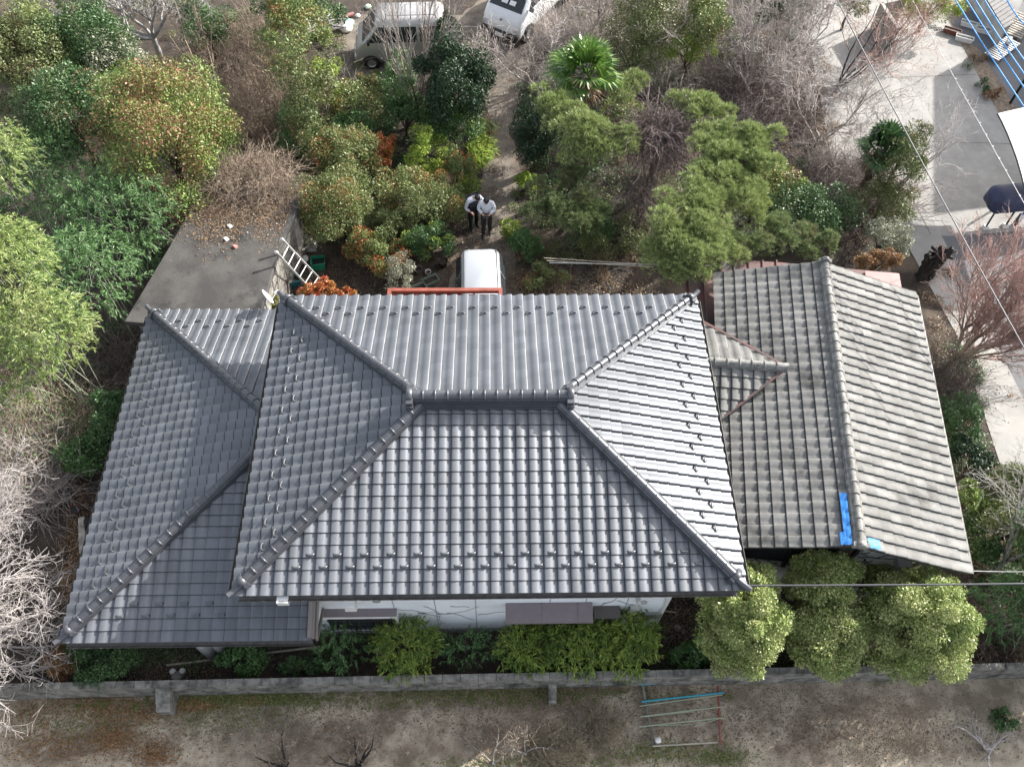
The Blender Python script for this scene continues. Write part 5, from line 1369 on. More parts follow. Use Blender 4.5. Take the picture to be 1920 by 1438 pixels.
# ------------------------------------------------------------------ outbuilding, fence, yard things
zs = 1.95
pts = [(233, 603), (478, 622), (523, 470), (566, 372), (548, 316), (400, 316), (318, 462)]
P = [at(x, y, zs)[:2] for x, y in pts]
ar = sum(P[i][0] * P[(i + 1) % len(P)][1] - P[(i + 1) % len(P)][0] * P[i][1] for i in range(len(P)))
if ar < 0: P = P[::-1]
cxy = np.mean(P, 0)
shed = thing('outbuilding', 'flat roofed outbuilding with a stained concrete slab roof behind the lower wing', 'outbuilding', (cxy[0], cxy[1], 0))
mb = MB(); mb.prism(P, zs - .17, zs); mb.build('slab_roof', M['slab'], shed, bevel=.015)
mb = MB(); mb.prism([cxy + (p - cxy) * .93 for p in P], 0, zs - .17); mb.build('wall', M['block'], shed)
rg = np.random.default_rng(3)
n = 19000; px = rg.normal(450, 70, n); py = rg.normal(360, 55, n); keep = (py + 25 * np.sin(px / 23) + 18 * np.sin(px / 9) + rg.normal(0, 34, n) < 455)
Q = np.array([at(a, b, zs + .015) for a, b in zip(px[keep], py[keep])])
Q = Q[[any(True for _ in [0]) for _ in Q]]
inside = np.ones(len(Q), bool)
for i in range(len(P)):
    a, b = P[i], P[(i + 1) % len(P)]
    inside &= ((b[0] - a[0]) * (Q[:, 1] - a[1]) - (b[1] - a[1]) * (Q[:, 0] - a[0])) > .05
Q = Q[inside]; m_ = len(Q)
V, Fq = leaves(Q, rsphere(m_, rg) * [1, 1, .3], rsphere(m_, rg) * .4 + [0, 0, 1], .06 * rg.uniform(.5, 1.3, m_), .03)
tag(link('roof_litter', np_mesh('roof_litter', V, Fq), M['l_litter']), kind='stuff')
for lab, x, y, mm in (('white broken tile lying on the concrete slab roof, upper one', 431, 424, 'plastic_white'), ('white broken tile lying on the concrete slab roof, lower one', 424, 448, 'plastic_white'), ('pink broken brick lying on the concrete slab roof', 441, 462, 'pinkmetal')):
    c = at(x, y, zs + .03); mb = MB(); mb.box(c, (.15, .12, .05), axes((.1, .1, 1)), taper=.8); tag(mb.build('broken_tile', M[mm], None, bevel=.008), lab, 'rubble')

# block fence along the field
A = np.array([-12.5, -4.70 + .07, 0]); B = np.array([13.2, -4.45, 0]); d = nrm(B - A); nn = np.array([d[1], -d[0], 0])
fence = thing('block_fence', 'low grey concrete block fence running along the field', 'fence', (0, -4.45, 0))
mb = MB(); L = np.linalg.norm(B - A); H = .86; T = .15
mb.box((A + B) / 2 - nn * (T / 2 + .006) + Z * (H / 2 - .01), (L, T - .022, H - .02), np.array([d, -nn, Z])); mb.build('mortar', M['mortar'], fence); mb = MB()
rg = random.Random(2)
for r in range(4):
    x = -.2 if r % 2 else 0.0
    while x < L:
        w_ = min(.40, L - x)
        if x + w_ > .05: mb.box(A + d * (max(0, x) + (w_ + min(0, x)) / 2) - nn * T / 2 + Z * (.215 * r + .104), (w_ + min(0, x) - .012, T + rg.uniform(-.004, .004), .203), np.array([d, -nn, Z]))
        x += .40
fw = mb.build('blocks', M['block'], fence)
for (x, y, ww, dp, hh) in ((312, 1318, .32, .42, .72), (1036, 1298, .18, .38, .5)):
    c = at(x, y, .3); a = A + d * ((c - A) @ d); mb = MB()
    V = [a - d * ww / 2, a + d * ww / 2, a + d * ww / 2 + nn * dp, a - d * ww / 2 + nn * dp]
    V = V + [v + Z * (hh if i < 2 else hh * .55) for i, v in enumerate(V)]
    mb.add(V, [(3, 2, 1, 0), (4, 5, 6, 7), (0, 1, 5, 4), (1, 2, 6, 5), (2, 3, 7, 6), (3, 0, 4, 7)]); mb.build('buttress', M['block'], fence, bevel=.01)

# ladder against the slab
def ladder():
    a0, a1 = at(529, 449, 2.35), at(628, 553, .25)
    b0, b1 = at(518, 473, 2.35), at(612, 575, .25)
    t = thing('ladder', 'aluminium ladder leaning on the edge of the concrete slab roof', 'ladder', (a1[0], a1[1], 0))
    for p, q in ((a0, a1), (b0, b1)):
        mb = MB(); dd = nrm(q - p); s = nrm(np.cross(dd, Z)); mb.box((p + q) / 2, (np.linalg.norm(q - p), .028, .07), np.array([dd, s, np.cross(s, dd)])); mb.build('rail', M['alu'], t)
        mb = MB(); mb.box(p, (.08, .04, .09), np.array([dd, s, np.cross(s, dd)])); mb.build('end_cap', M['plastic_white'], t)
    for k in range(1, 9):
        f = k / 9; mb = MB(); mb.tube([a0 + (a1 - a0) * f, b0 + (b1 - b0) * f], .02, 6); mb.build('rung', M['alu'], t)
    for p, q in ((b0 * .88 + b1 * .12, at(541, 527, .5)), (a0 * .55 + a1 * .45, at(587, 520, .3))):
        mb = MB(); mb.tube([p, q], .022, 6); mb.build('brace', M['alu'], t)
ladder()
Vb = [at(555, 407, 1.75), at(542, 448, 1.25), at(557, 489, .25), at(570, 452, .75)]
nb = nrm(np.cross(Vb[1] - Vb[0], Vb[3] - Vb[0])) * .02
mb = MB(); mb.add(Vb + [v - nb for v in Vb], [(0, 1, 2, 3), (7, 6, 5, 4), (0, 4, 5, 1), (1, 5, 6, 2), (2, 6, 7, 3), (3, 7, 4, 0)])
tag(mb.build('board', M['wood'], None), 'weathered grey board leaning on the wall of the outbuilding', 'board')
for i, (a, b, mm, lab) in enumerate([((532, 470, 1.2), (540, 560, .05), 'rust', 'rusty brown plank leaning behind the ladder'), ((523, 500, 1.3), (533, 545, .2), 'plastic_white', 'white post leaning on the slab edge left of the ladder'), ((563, 418, 1.2), (580, 440, .1), 'wood', 'thin grey batten leaning right of the weathered board'), ((566, 470, .5), (585, 455, .3), 'wood', 'crossed grey batten beside the weathered board')]):
    p, q = at(*a), at(*b); dd = nrm(q - p); s = nrm(np.cross(dd, Z)); mb = MB(); mb.box((p + q) / 2, (np.linalg.norm(q - p), .09 if i < 2 else .05, .03), np.array([dd, s, np.cross(s, dd)])); tag(mb.build('plank', M[mm], None), lab, 'plank')
def open_tub(name, lab, px, py, w_, l_, h_, rot, m, inner, taper=.85, z0=0.0, rim=True, cat='crate'):
    c = at(px, py, h_ * .5 + z0); c[2] = z0
    t = thing(name, lab, cat, c); R = rotz(rot); mb = MB()
    def rect(s, z): return [c + R[0] * x * w_ / 2 * s + R[1] * y * l_ / 2 * s + Z * z for x, y in ((-1, -1), (1, -1), (1, 1), (-1, 1))]
    o0, o1, i1, i0 = rect(taper, 0), rect(1, h_), rect(.92, h_), rect(taper * .92, .03)
    mb.add(o0 + o1 + i1 + i0, [(3, 2, 1, 0)] + [(i, (i + 1) % 4, 4 + (i + 1) % 4, 4 + i) for i in range(4)] + [(4 + i, 4 + (i + 1) % 4, 8 + (i + 1) % 4, 8 + i) for i in range(4)] + [(8 + i, 8 + (i + 1) % 4, 12 + (i + 1) % 4, 12 + i) for i in range(4)] + [(12, 13, 14, 15)])
    mb.build('tub', m, t)
    mb = MB(); q = rect(.9, h_ * .62); mb.add(q + [(c + Z * (h_ * .72))], [(0, 1, 4), (1, 2, 4), (2, 3, 4), (3, 0, 4)]); mb.build('contents', inner, t)
    if rim:
        mb = MB(); mb.tube(o1 + [o1[0]], .014, 6, caps=False, smooth=False); mb.build('rim', m, t)
    return t
open_tub('crate', 'green plastic crate on the ground right of the ladder', 597, 494, .42, .36, .30, .1, M['green'], M['black'])
open_tub('bin', 'dark teal tub under the ladder', 551, 527, .42, .34, .28, .35, M['teal'], M['rubber'], cat='tub')
open_tub('planter', 'long green planter tray near the red porch frame, right one', 808, 527, .50, .27, .16, .55, mat('planter_green', (.16, .21, .165), .6), M['soil'], cat='planter')
open_tub('planter', 'green planter tray near the red porch frame, half hidden left one', 785, 542, .50, .27, .16, .55, MATS.get('x') or bpy.data.materials['planter_green'], M['soil'], cat='planter')
def pot(lab, px, py, r, h, m, inner=None):
    c = at(px, py, h * .6); c[2] = 0; t = thing('plant_pot', lab, 'pot', c)
    mb = MB(); mb.lathe(c, [(r * .72, 0), (r, h), (r * 1.06, h), (r * 1.06, h - .02), (r * .92, h - .02), (r * .9, h - .06)], 16); mb.add([c + np.array([r * .72 * cos(a), r * .72 * sin(a), .005]) for a in np.linspace(0, 2 * pi, 16, False)], [tuple(range(16))]); mb.build('pot', m, t)
    mb = MB(); mb.add([c + np.array([r * .9 * cos(a), r * .9 * sin(a), h - .05]) for a in np.linspace(0, 2 * pi, 16, False)], [tuple(range(16))]); mb.build('potting_soil', inner or M['soil'], t)
pot('black square looking pot beside the drive above the planter trays', 830, 493, .16, .26, M['black'])
pot('small white pot at the edge of the middle bed', 803, 511, .09, .14, M['plastic_white'])
pot('grey pot left of the small white pot', 785, 506, .12, .2, M['stone'])
pot('dark terracotta pot on the leaves beside the left eave', 142, 957, .14, .24, M['terracotta'], M['black'])
# satellite dish
dc = at(501, 557, 2.75); t = thing('satellite_dish', 'white satellite dish above the slab at the left end of the upper roof', 'dish', (dc[0], dc[1], 2.2))
dax = axes(nrm(np.array([.75, .45, .35])))
mb = MB(); mb.lathe(dc, [(0, -.035), (.09, -.03), (.17, -.012), (.225, .02), (.228, .024), (.17, -.004), (.09, -.022), (0, -.027)], 24, dax); mb.build('reflector', M['plastic_white'], t)
e = dc + dax[2] * .3 - Z * .08; mb = MB(); mb.tube([dc - dax[1] * .2, e], .012, 6); mb.box(e, (.06, .06, .12), dax); mb.build('feed_arm', M['plastic_white'], t)
mb = MB(); mb.tube([dc - dax[2] * .03, dc - dax[2] * .12 - Z * .1, (dc[0] - .1, dc[1], 1.95)], .02, 8); mb.build('mast', M['grey'], t)
# laundry poles
pl = thing('laundry_poles', 'three thin laundry poles on stands in the shade under the big pine', 'laundry poles', at(1120, 500, 0))
for (a, b, m) in (((1025, 489), (1225, 501), 'bamboo_dry'), ((1020, 484), (1210, 496), 'bamboo_dry'), ((1030, 493), (1330, 498), 'alu')):
    mb = MB(); mb.tube([at(*a, 1.5), at(*b, 1.5)], .013, 8); mb.build('pole', M[m], pl)
for x, y in ((1072, 491), (1195, 497)):
    p = at(x, y, 1.47); mb = MB(); mb.tube([(p[0], p[1], 0), (p[0], p[1], 1.55)], .014, 8); mb.box((p[0], p[1], 1.46), (.03, .3, .03)); mb.build('stand', M['rust'], pl)
c = at(1130, 546, .03); mb = MB()
mb.tube([c + np.array([.22 * cos(a) * (1 + .05 * sin(3 * a)), .2 * sin(a), .012 * a / 3]) for a in np.linspace(0, 14, 70)], .011, 6); tag(mb.build('hose', M['darkwire'], None), 'coiled dark hose on the soil just above the back eave', 'hose')
c = at(1165, 527, .03); mb = MB()
mb.tube([c + np.array([.45 * cos(a), .5 * sin(a) , .01]) for a in np.linspace(.4, 3.6, 30)], .010, 6); tag(mb.build('hose', M['wire'], None), 'loose loop of grey hose right of the coiled hose', 'hose')
for lab, x, y, s_, mm, nm in (('crumpled grey plastic sheet among the junk by the outbuilding', 583, 462, .22, 'grey', 'plastic_sheet'), ('white plastic bag among the junk between the ladder and the crate', 570, 486, .14, 'plastic_white', 'plastic_bag'), ('red plastic scrap under the ladder', 571, 491, .08, 'pinkmetal', 'scrap'), ('brown sack against the outbuilding wall', 575, 452, .2, 'wood', 'sack'), ('black plastic bag under the foot of the ladder', 562, 548, .18, 'rubber', 'plastic_bag')):
    rg = np.random.default_rng(x); c = at(x, y, s_ * .4); bmx = bmesh.new(); bmesh.ops.create_icosphere(bmx, subdivisions=3, radius=s_)
    for v in bmx.verts: v.co *= 1 + rg.normal(0, .09); v.co.z *= .55
    me = bpy.data.meshes.new(nm); bmx.to_mesh(me); bmx.free(); o = link(nm, me, M[mm]); o.location = (c[0], c[1], s_ * .45); tag(o, lab, nm.split('_')[-1])
# gas cylinders, bamboo pole, stones
for lab, x, y in (('grey gas cylinder under the lower eave, left one', 401, 1226), ('grey gas cylinder under the lower eave, right one behind the leaves', 424, 1220)):
    c = at(x, y, 0); t = thing('gas_cylinder', lab, 'gas cylinder', c, 'gas cylinders')
    mb = MB(); mb.lathe(c, [(.15, 0), (.16, .05), (.16, .95), (.13, 1.05), (.05, 1.09), (0, 1.09)], 20); mb.build('tank', M['grey'], t)
    mb = MB(); mb.ring(c + Z * 1.13, .09, .012, np.eye(3)[[0, 1]], 16); mb.tube([c + Z * 1.06, c + Z * 1.2], .025, 8); mb.build('valve_guard', M['grey'], t)
mb = MB(); mb.tube([at(312, 1247, .05), at(400, 1236, .06), at(600, 1212, .07)], .028, 8); tag(mb.build('bamboo_pole', M['bamboo_dry'], None), 'pale bamboo pole lying on the soil below the lower roof', 'pole')
mb = MB(); mb.tube([at(318, 1214, .05), at(350, 1206, .06)], .014, 6); tag(mb.build('stick', M['bamboo_dry'], None), 'short thin stick on the soil left of the gas cylinders', 'stick')
mb = MB(); mb.tube([at(1246, 1145, .05), at(1268, 1148, .06)], .022, 6); tag(mb.build('stick', M['bamboo_dry'], None), 'short pale stick by the right corner of the white house', 'stick')
def stone(lab, x, y, r, h, m, name='stone'):
    c = at(x, y, h); c[2] = 0; mb = MB(); rr = [r * random.uniform(.9, 1.1) for _ in range(12)]
    V = []
    for s, z in ((1, 0), (1.02, h * .7), (.85, h)):
        V += [c + np.array([q * s * cos(a), q * s * sin(a), z]) for q, a in zip(rr, np.linspace(0, 2 * pi, 12, False))]
    mb.add(V, [(i, (i + 1) % 12, 12 + (i + 1) % 12, 12 + i) for i in range(12)] + [(12 + i, 12 + (i + 1) % 12, 24 + (i + 1) % 12, 24 + i) for i in range(12)] + [tuple(range(24, 36))])
    return tag(mb.build(name, M[m], None), lab, 'stone')
stone('white round stone left of a pair on the soil by the fence', 323, 1258, .07, .08, 'plastic_white')
stone('white round stone right of a pair on the soil by the fence', 341, 1257, .07, .08, 'plastic_white')
stone('grey half round stone below the pair of white stones', 331, 1266, .12, .08, 'stone')
stone('larger pale disc on the dark soil right of the white house', 1271, 1176, .085, .05, 'stone')
stone('smaller pale disc on the dark soil right of the white house', 1281, 1184, .05, .05, 'stone')
stone('small flat stone on the soil under the lower eave', 312, 1222, .05, .03, 'stone')
c = at(156, 1005, .12); mb = MB(); mb.box(c, (.16, 1.0, .2), rotz(.28)); tag(mb.build('slab_stone', M['wood'], None, bevel=.02), 'pale broken slab beside the left eave', 'slab')
c = at(168, 980, .2); mb = MB(); mb.lathe(c - Z * .2, [(.1, 0), (.14, .2), (.1, .34), (0, .36)], 12); tag(mb.build('bucket', M['rubber'], None), 'black tub beside the left eave above the pale slab', 'tub')
# rack of poles on the field
rk = thing('pole_rack', 'rack of blue and pale green poles lying on the field by the fence', 'pole rack', at(1275, 1340, 0))
for a, b, m, r in (((1201, 1262), (1226, 1397), 'block', .03), ((1346, 1285), (1351, 1395), 'redpaint', .025), ((1224, 1398), (1345, 1391), 'bamboo_dry', .022)):
    p, q = at(*a, .12), at(*b, .08); mb = MB(); mb.tube([p, q], r, 6); mb.build('rail', M[m], rk)
for a, b, m, r in (((1201, 1283), (1346, 1274), 'cyan', .016), ((1203, 1315), (1357, 1298), 'cyan', .02), ((1200, 1323), (1354, 1302), 'palegreen', .013), ((1200, 1343), (1356, 1324), 'palegreen', .016), ((1198, 1362), (1355, 1345), 'palegreen', .016), ((1202, 1360), (1296, 1358), 'palegreen', .009), ((1302, 1361), (1350, 1346), 'palegreen', .009), ((1210, 1343), (1300, 1333), 'palegreen', .010)):
    p, q = at(*a, .16), at(*b, .16); mb = MB(); mb.tube([p, (p + q) / 2 + Z * .02, q], r, 8); mb.build('pole', M[m], rk)
c = at(1234, 1387, .25); mb = MB(); mb.lathe((c[0], c[1], 0), [(.055, 0), (.055, .24), (.068, .24), (.068, .27), (.02, .29), (0, .29)], 14); tag(mb.build('capped_post', M['plastic_white'], None), 'short white capped post at the corner of the pole rack', 'post')
# wood pile and bags at the back
wp_ = thing('wood_pile', 'pile of long grey sticks at the top left of the silver van', 'wood pile', at(595, 52, 0)); mb = MB(); rg = random.Random(8)
for i in range(60):
    p = at(530 + rg.uniform(0, 40), 60 + rg.uniform(-22, 18), .1 + rg.uniform(0, .4)); q = at(620 + rg.uniform(0, 30), 40 + rg.uniform(-14, 14), .1 + rg.uniform(0, .35)); mb.tube([p, (p + q) / 2 + Z * rg.uniform(0, .08), q], rg.uniform(.014, .03), 6)
mb.build('sticks', M['barkgrey'], wp_)['kind'] = 'stuff'
def bag(lab, x, y, r, m, seed):
    rg = np.random.default_rng(seed); c = at(x, y, r * .5); bmx = bmesh.new(); bmesh.ops.create_icosphere(bmx, subdivisions=3, radius=r)
    for v in bmx.verts: v.co *= 1 + rg.normal(0, .05); v.co.z *= .6
    me = bpy.data.meshes.new('bag'); bmx.to_mesh(me); bmx.free()
    for p in me.polygons: p.use_smooth = True
    o = link('plastic_bag', me, M[m]); o.location = (c[0], c[1], r * .5); tag(o, lab, 'bag')
bag('white plastic bag at the end of the stick pile', 648, 52, .27, 'plastic_white', 1)
M['mint'] = mat('mint_plastic', (.30, .55, .50), .5); bag('small mint green bag behind the white bag', 655, 43, .19, 'mint', 2)
bag('round white object on the ground left of the silver van', 671, 30, .10, 'plastic_white', 3)
M['greenball'] = mat('green_white', (.25, .55, .30), .5, col2=(.7, .7, .68), vscale=9); bag('green and white ball behind the silver van', 690, 13, .13, 'greenball', 4)
c = at(653, 30, .1); mb = MB(); mb.tube([c - X * .2 - Y * .1, c + X * .2 + Y * .12], .08, 8); tag(mb.build('log', M['pinkmetal'], None), 'short reddish log beside the stick pile', 'log')

# ------------------------------------------------------------------ vehicles
def vehicle(name, lab, cat, c, heading, L, W, levels, paint, roofpaint=None, rack=False, wheel_r=.27, black_bumper=False, nose=.0, plate=True, wins=None):
    """levels: (z, x_rear, x_front, half width, corner radius)"""
    f = np.array([cos(heading), sin(heading), 0]); r = np.array([f[1], -f[0], 0]); c = np.asarray(c, float)
    t = thing(name, lab, cat, c)
    def W3(x, y, z): return c + f * x + r * y + Z * z
    def rr(z, x0, x1, hw, cr, n=5):
        pts = []
        for cx, cy, a0 in ((x1 - cr, hw - cr, 0), (x0 + cr, hw - cr, pi / 2), (x0 + cr, -hw + cr, pi), (x1 - cr, -hw + cr, 1.5 * pi)):
            for k in range(n):
                a = a0 + pi / 2 * k / (n - 1); pts.append(W3(cx + cr * cos(a), cy + cr * sin(a), z))
        return pts
    mb = MB(); V = []; N = 20
    for lv in levels: V += rr(*lv)
    Fs = []
    for i in range(len(levels) - 1):
        for k in range(N): Fs.append((i * N + (k + 1) % N, i * N + k, (i + 1) * N + k, (i + 1) * N + (k + 1) % N))
    m = len(levels) - 1
    Fs.append(tuple(range(m * N + N - 1, m * N - 1, -1))); Fs.append(tuple(range(N)))
    mb.add(V, Fs, True); body = mb.build('body', paint, t)
    def lev(z):
        for i in range(m):
            if levels[i][0] <= z <= levels[i + 1][0]:
                u = (z - levels[i][0]) / (levels[i + 1][0] - levels[i][0]); return [levels[i][k] + (levels[i + 1][k] - levels[i][k]) * u for k in range(4)]
        return levels[-1][:4]
    zb, zt = wins['z']; g = .012
    for sg in (-1, 1):
        for a, b, a2, b2 in wins['side']:
            l0, l1 = lev(zb), lev(zt); mb = MB()
            mb.add([W3(a, sg * (l0[3] + g), zb), W3(b, sg * (l0[3] + g), zb), W3(b2, sg * (l1[3] + g), zt), W3(a2, sg * (l1[3] + g), zt)], [(0, 1, 2, 3) if sg > 0 else (3, 2, 1, 0)]); mb.build('side_window', M['glass'], t)
    for nm, k, s in (('windscreen', 2, 1), ('rear_window', 1, -1)):
        l0, l1 = lev(zb), lev(zt); mb = MB(); y0, y1 = l0[3] - .12, l1[3] - .12
        mb.add([W3(l0[k] + s * g, y0, zb), W3(l0[k] + s * g, -y0, zb), W3(l1[k] + s * g, -y1, zt), W3(l1[k] + s * g, y1, zt)], [(0, 1, 2, 3) if s < 0 else (3, 2, 1, 0)]); mb.build(nm, M['glass'], t)
    for sx in (-1, 1):
        for sy in (-1, 1):
            wc = W3(sx * L * .335, sy * (W / 2 - .09), wheel_r); ax = np.array([f, Z, r * sy]); mb = MB()
            mb.lathe(wc, [(wheel_r * .62, .11), (wheel_r * .9, .115), (wheel_r, .08), (wheel_r, -.08), (0, -.09)], 20, ax); wh = mb.build('wheel', M['rubber'], t)
            mb = MB(); mb.lathe(wc, [(0, .10), (wheel_r * .2, .105), (wheel_r * .55, .085), (wheel_r * .62, .112)], 16, ax); mb.build('rim', M['alu'], wh)
            mb = MB(); mb.lathe(wc, [(wheel_r * 1.02, .098), (wheel_r * 1.18, .10), (wheel_r * 1.2, .05)], 20, ax); mb.build('wheel_arch', M['carblack'], t)
    l = lev(.5); fx = l[2]; rx = l[1]; bm_ = M['carblack'] if black_bumper else paint
    mb = MB(); mb.box(W3(fx - .03, 0, .42), (.18, W - .1, .32 if black_bumper else .22), np.array([f, r, Z])); mb.build('bumper', bm_, t, bevel=.05)
    mb = MB(); mb.box(W3(rx + .03, 0, .42), (.16, W - .1, .22), np.array([f, r, Z])); mb.build('bumper', bm_, t, bevel=.05)
    for sy in (-1, 1):
        lz = lev(.72); mb = MB(); mb.box(W3(lz[2] - .015, sy * (W / 2 - .20), .72), (.06, .24, .20), np.array([f, r, Z])); mb.build('headlight', M['headlight'], t, bevel=.02)
        mb = MB(); mb.box(W3(lz[1] + .012, sy * (W / 2 - .12), .85), (.05, .12, .34), np.array([f, r, Z])); mb.build('tail_light', M['redpaint'], t, bevel=.015)
        q = lev(zb); mb = MB(); mb.box(W3(wins['side'][0][1] - .02, sy * (q[3] + .12), zb + .08), (.09, .17, .16), np.array([f, r, Z])); mb.build('wing_mirror', M['carblack'], t, bevel=.03)
    if plate:
        mb = MB(); mb.box(W3(fx + .075, 0, .42), (.02, .33, .165), np.array([f, r, Z])); mb.build('number_plate', M['plate'], t)
    mb = MB()
    for sy in (-1, 1):
        for (x0, x1, zz) in wins.get('seams', []):
            q0, q1 = lev(.32), lev(zb)
            mb.box((W3(x0, sy * (q0[3] + .004), .32) + W3(x1, sy * (q1[3] + .004), zb)) / 2, (.012, .012, zb - .32), np.array([f, r, Z]))
        mb.box(W3(.1, sy * (lev(.78)[3] + .012), zb - .12), (.16, .02, .035), np.array([f, r, Z]))
    if mb.v: mb.build('door_seams', M['carblack'], t)
    if rack:
        zt2 = levels[-1][0]; hw = levels[-2][3] - .06; x0, x1 = levels[-1][1] + .1, levels[-1][2] - .1
        rk_ = MB()
        for sy in (-1, 1): rk_.tube([W3(x0, sy * hw, zt2 + .13), W3(x1, sy * hw, zt2 + .13)], .016, 6)
        rko = rk_.build('roof_rack', M['alu'], t)
        for x in np.linspace(x0, x1, 5):
            mb = MB(); mb.tube([W3(x, -hw, zt2 - .02), W3(x, -hw, zt2 + .13), W3(x, hw, zt2 + .13), W3(x, hw, zt2 - .02)], .017, 6); mb.build('rack_bar', M['carblack'], rko)
    return t, W3, lev
c = at(697, 121, 0)
vehicle('kei_van', 'small silver van with a roof rack parked at the top of the garden', 'van', (c[0] + 1.16, c[1] + .50, 0), pi + .05, 3.4, 1.475,
        [(.22, -1.66, 1.62, .66, .12), (.4, -1.70, 1.70, .72, .16), (.8, -1.70, 1.68, .735, .16), (1.0, -1.70, 1.56, .73, .16), (1.12, -1.69, 1.36, .72, .14), (1.74, -1.62, .82, .62, .14), (1.86, -1.54, .66, .54, .14), (1.89, -1.42, .55, .42, .12)],
        M['carsilver'], rack=True, wins=dict(z=(1.10, 1.66), side=[(.38, 1.18, .38, .80), (-.62, .30, -.60, .30), (-1.58, -.72, -1.50, -.70)], seams=[(.34, .34, 0), (-.66, -.66, 0)]))
c = at(938, 80, 0); hd = math.atan2(-.84, -.54)
vehicle('van', 'big white van with black bumper and papers behind the windscreen at the top edge', 'van', (c[0] - cos(hd) * 2.25, c[1] - sin(hd) * 2.25, 0), hd, 4.6, 1.7,
        [(.25, -2.2, 2.2, .76, .14), (.45, -2.28, 2.30, .83, .2), (.9, -2.28, 2.24, .845, .2), (1.15, -2.28, 2.02, .84, .2), (1.28, -2.27, 1.84, .83, .18), (1.82, -2.2, 1.18, .74, .18), (1.95, -2.1, .98, .64, .16), (1.98, -2.0, .85, .52, .14)],
        M['carwhite'], black_bumper=True, wheel_r=.32, wins=dict(z=(1.24, 1.76), side=[(.62, 1.58, .62, 1.14), (-.8, .5, -.78, .5), (-2.1, -.92, -2.05, -.9)], seams=[(.56, .56, 0), (-.86, -.86, 0)]))
vt = [o for o in bpy.data.objects if o.name == 'van'][0]
f = np.array([cos(hd), sin(hd), 0]); r = np.array([f[1], -f[0], 0]); vc = np.array(vt.location)
for k, s in enumerate((-.22, .12)):
    mb = MB(); p = vc + f * 1.70 + r * s + Z * 1.40; ax = np.array([r, nrm(f * -.63 + Z * .56), nrm(f * .56 + Z * .63)]); mb.box(p + ax[2] * .045, (.26, .17, .006), ax); mb.build('paper', M['plate'], vt)
mb = MB(); mb.lathe(vc + f * 2.21 + Z * .98, [(.0, .03), (.05, .03), (.055, 0)], 14, axes(f)); mb.build('badge', M['alu'], vt)
cc = at(904, 462, 1.5)
vehicle('kei_car', 'small pale silver car with dark windows parked behind the red porch frame', 'car', (cc[0] - .02, cc[1] - 1.62, 0), -pi / 2 + .03, 3.4, 1.475,
        [(.22, -1.62, 1.62, .66, .14), (.4, -1.69, 1.70, .725, .2), (.8, -1.68, 1.62, .735, .22), (.95, -1.67, 1.25, .725, .22), (1.40, -1.58, .62, .565, .2), (1.50, -1.50, .48, .525, .2), (1.54, -1.40, .36, .45, .18)],
        M['carpale'], wins=dict(z=(.98, 1.38), side=[(.20, 1.02, .20, .55), (-.75, .14, -.72, .14), (-1.5, -.82, -1.42, -.8)], seams=[(.17, .17, 0)]))
kc = [o for o in bpy.data.objects if o.name == 'kei_car'][0]; kv = np.array(kc.location); mb = MB()
f = np.array([cos(-pi / 2 + .03), sin(-pi / 2 + .03), 0]); r = np.array([f[1], -f[0], 0])
for s in (-1, 1): mb.tube([kv + f * -1.45 + r * s * .475 + Z * 1.532, kv + f * .35 + r * s * .485 + Z * 1.534], .014, 6)
mb.build('roof_moulding', M['carblack'], kc)

# ------------------------------------------------------------------ car park things
cv = at(1893, 372, 1.1); ang = .13
t = thing('covered_load', 'navy blue cover tied over a long load on black legs in the car park', 'covered load', (cv[0], cv[1], 0))
u = np.array([cos(ang), sin(ang), 0]); v = np.array([-u[1], u[0], 0]); mb = MB(); V = []; rg = np.random.default_rng(5)
ns, nc = 26, 22
for i in range(ns):
    x = -.75 + 2.9 * i / (ns - 1); s = min(1, max(.35, ((i + .6) / 2.6) ** .5)) if i < 3 else 1
    for k in range(nc):
        a = 2 * pi * k / nc; q = abs(cos(a)) ** .7 * np.sign(cos(a)); w2 = abs(sin(a)) ** .7 * np.sign(sin(a))
        wr = 1 + .035 * sin(5 * a + i * 1.3) + rg.normal(0, .012)
        V.append(cv + u * (x + .04 * sin(4 * a + i)) + v * (.46 * s * wr * q) + Z * (.36 * s * wr * w2 + .0))
mb.add(V, [(i * nc + (k + 1) % nc, i * nc + k, (i + 1) * nc + k, (i + 1) * nc + (k + 1) % nc) for i in range(ns - 1) for k in range(nc)] + [tuple(range(nc))], True); mb.build('cover', M['navy'], t, sub=1)
mb = MB(); p = cv + u * -.30 + v * -.30 + Z * .21; mb.box(p, (.18, .012, .06), np.array([u, nrm(v * -.6 + Z * .7), nrm(v * .7 + Z * .7)])); mb.build('cloth_tag', M['plate'], t)
for x, y in ((1847, 428), (1884, 425)):
    b = at(x, y, 0); mb = MB(); mb.tube([b + Z * .08, (b[0] + .02, b[1] + .1, 1.0)], .03, 8); mb.build('leg', M['black'], t)
    mb = MB(); mb.box(b + Z * .05, (.18, .18, .10), taper=.8); mb.build('foot', M['plastic_white'], t)
s = at(1916, 402, .55); t = thing('sign_board', 'white and blue sign panel on a black stand under the navy cover', 'sign', (s[0], s[1], 0))
mb = MB(); ax = np.array([rotz(.5)[0], nrm([.2, .5, .9]), nrm([-.2, -.8, .5])]); mb.box(s + X * .12, (.5, .3, .02), ax); sp = mb.build('panel', M['plate'], t)
M['signblue'] = mat('sign_blue', (.02, .06, .45), .5); mb = MB(); mb.box(s + X * .14 + ax[1] * .09 + ax[2] * .013, (.46, .10, .006), ax); mb.build('blue_band', M['signblue'], sp)
mb = MB(); mb.box((s[0] + .05, s[1] + .05, .25), (.10, .10, .5)); mb.build('stand', M['black'], t)
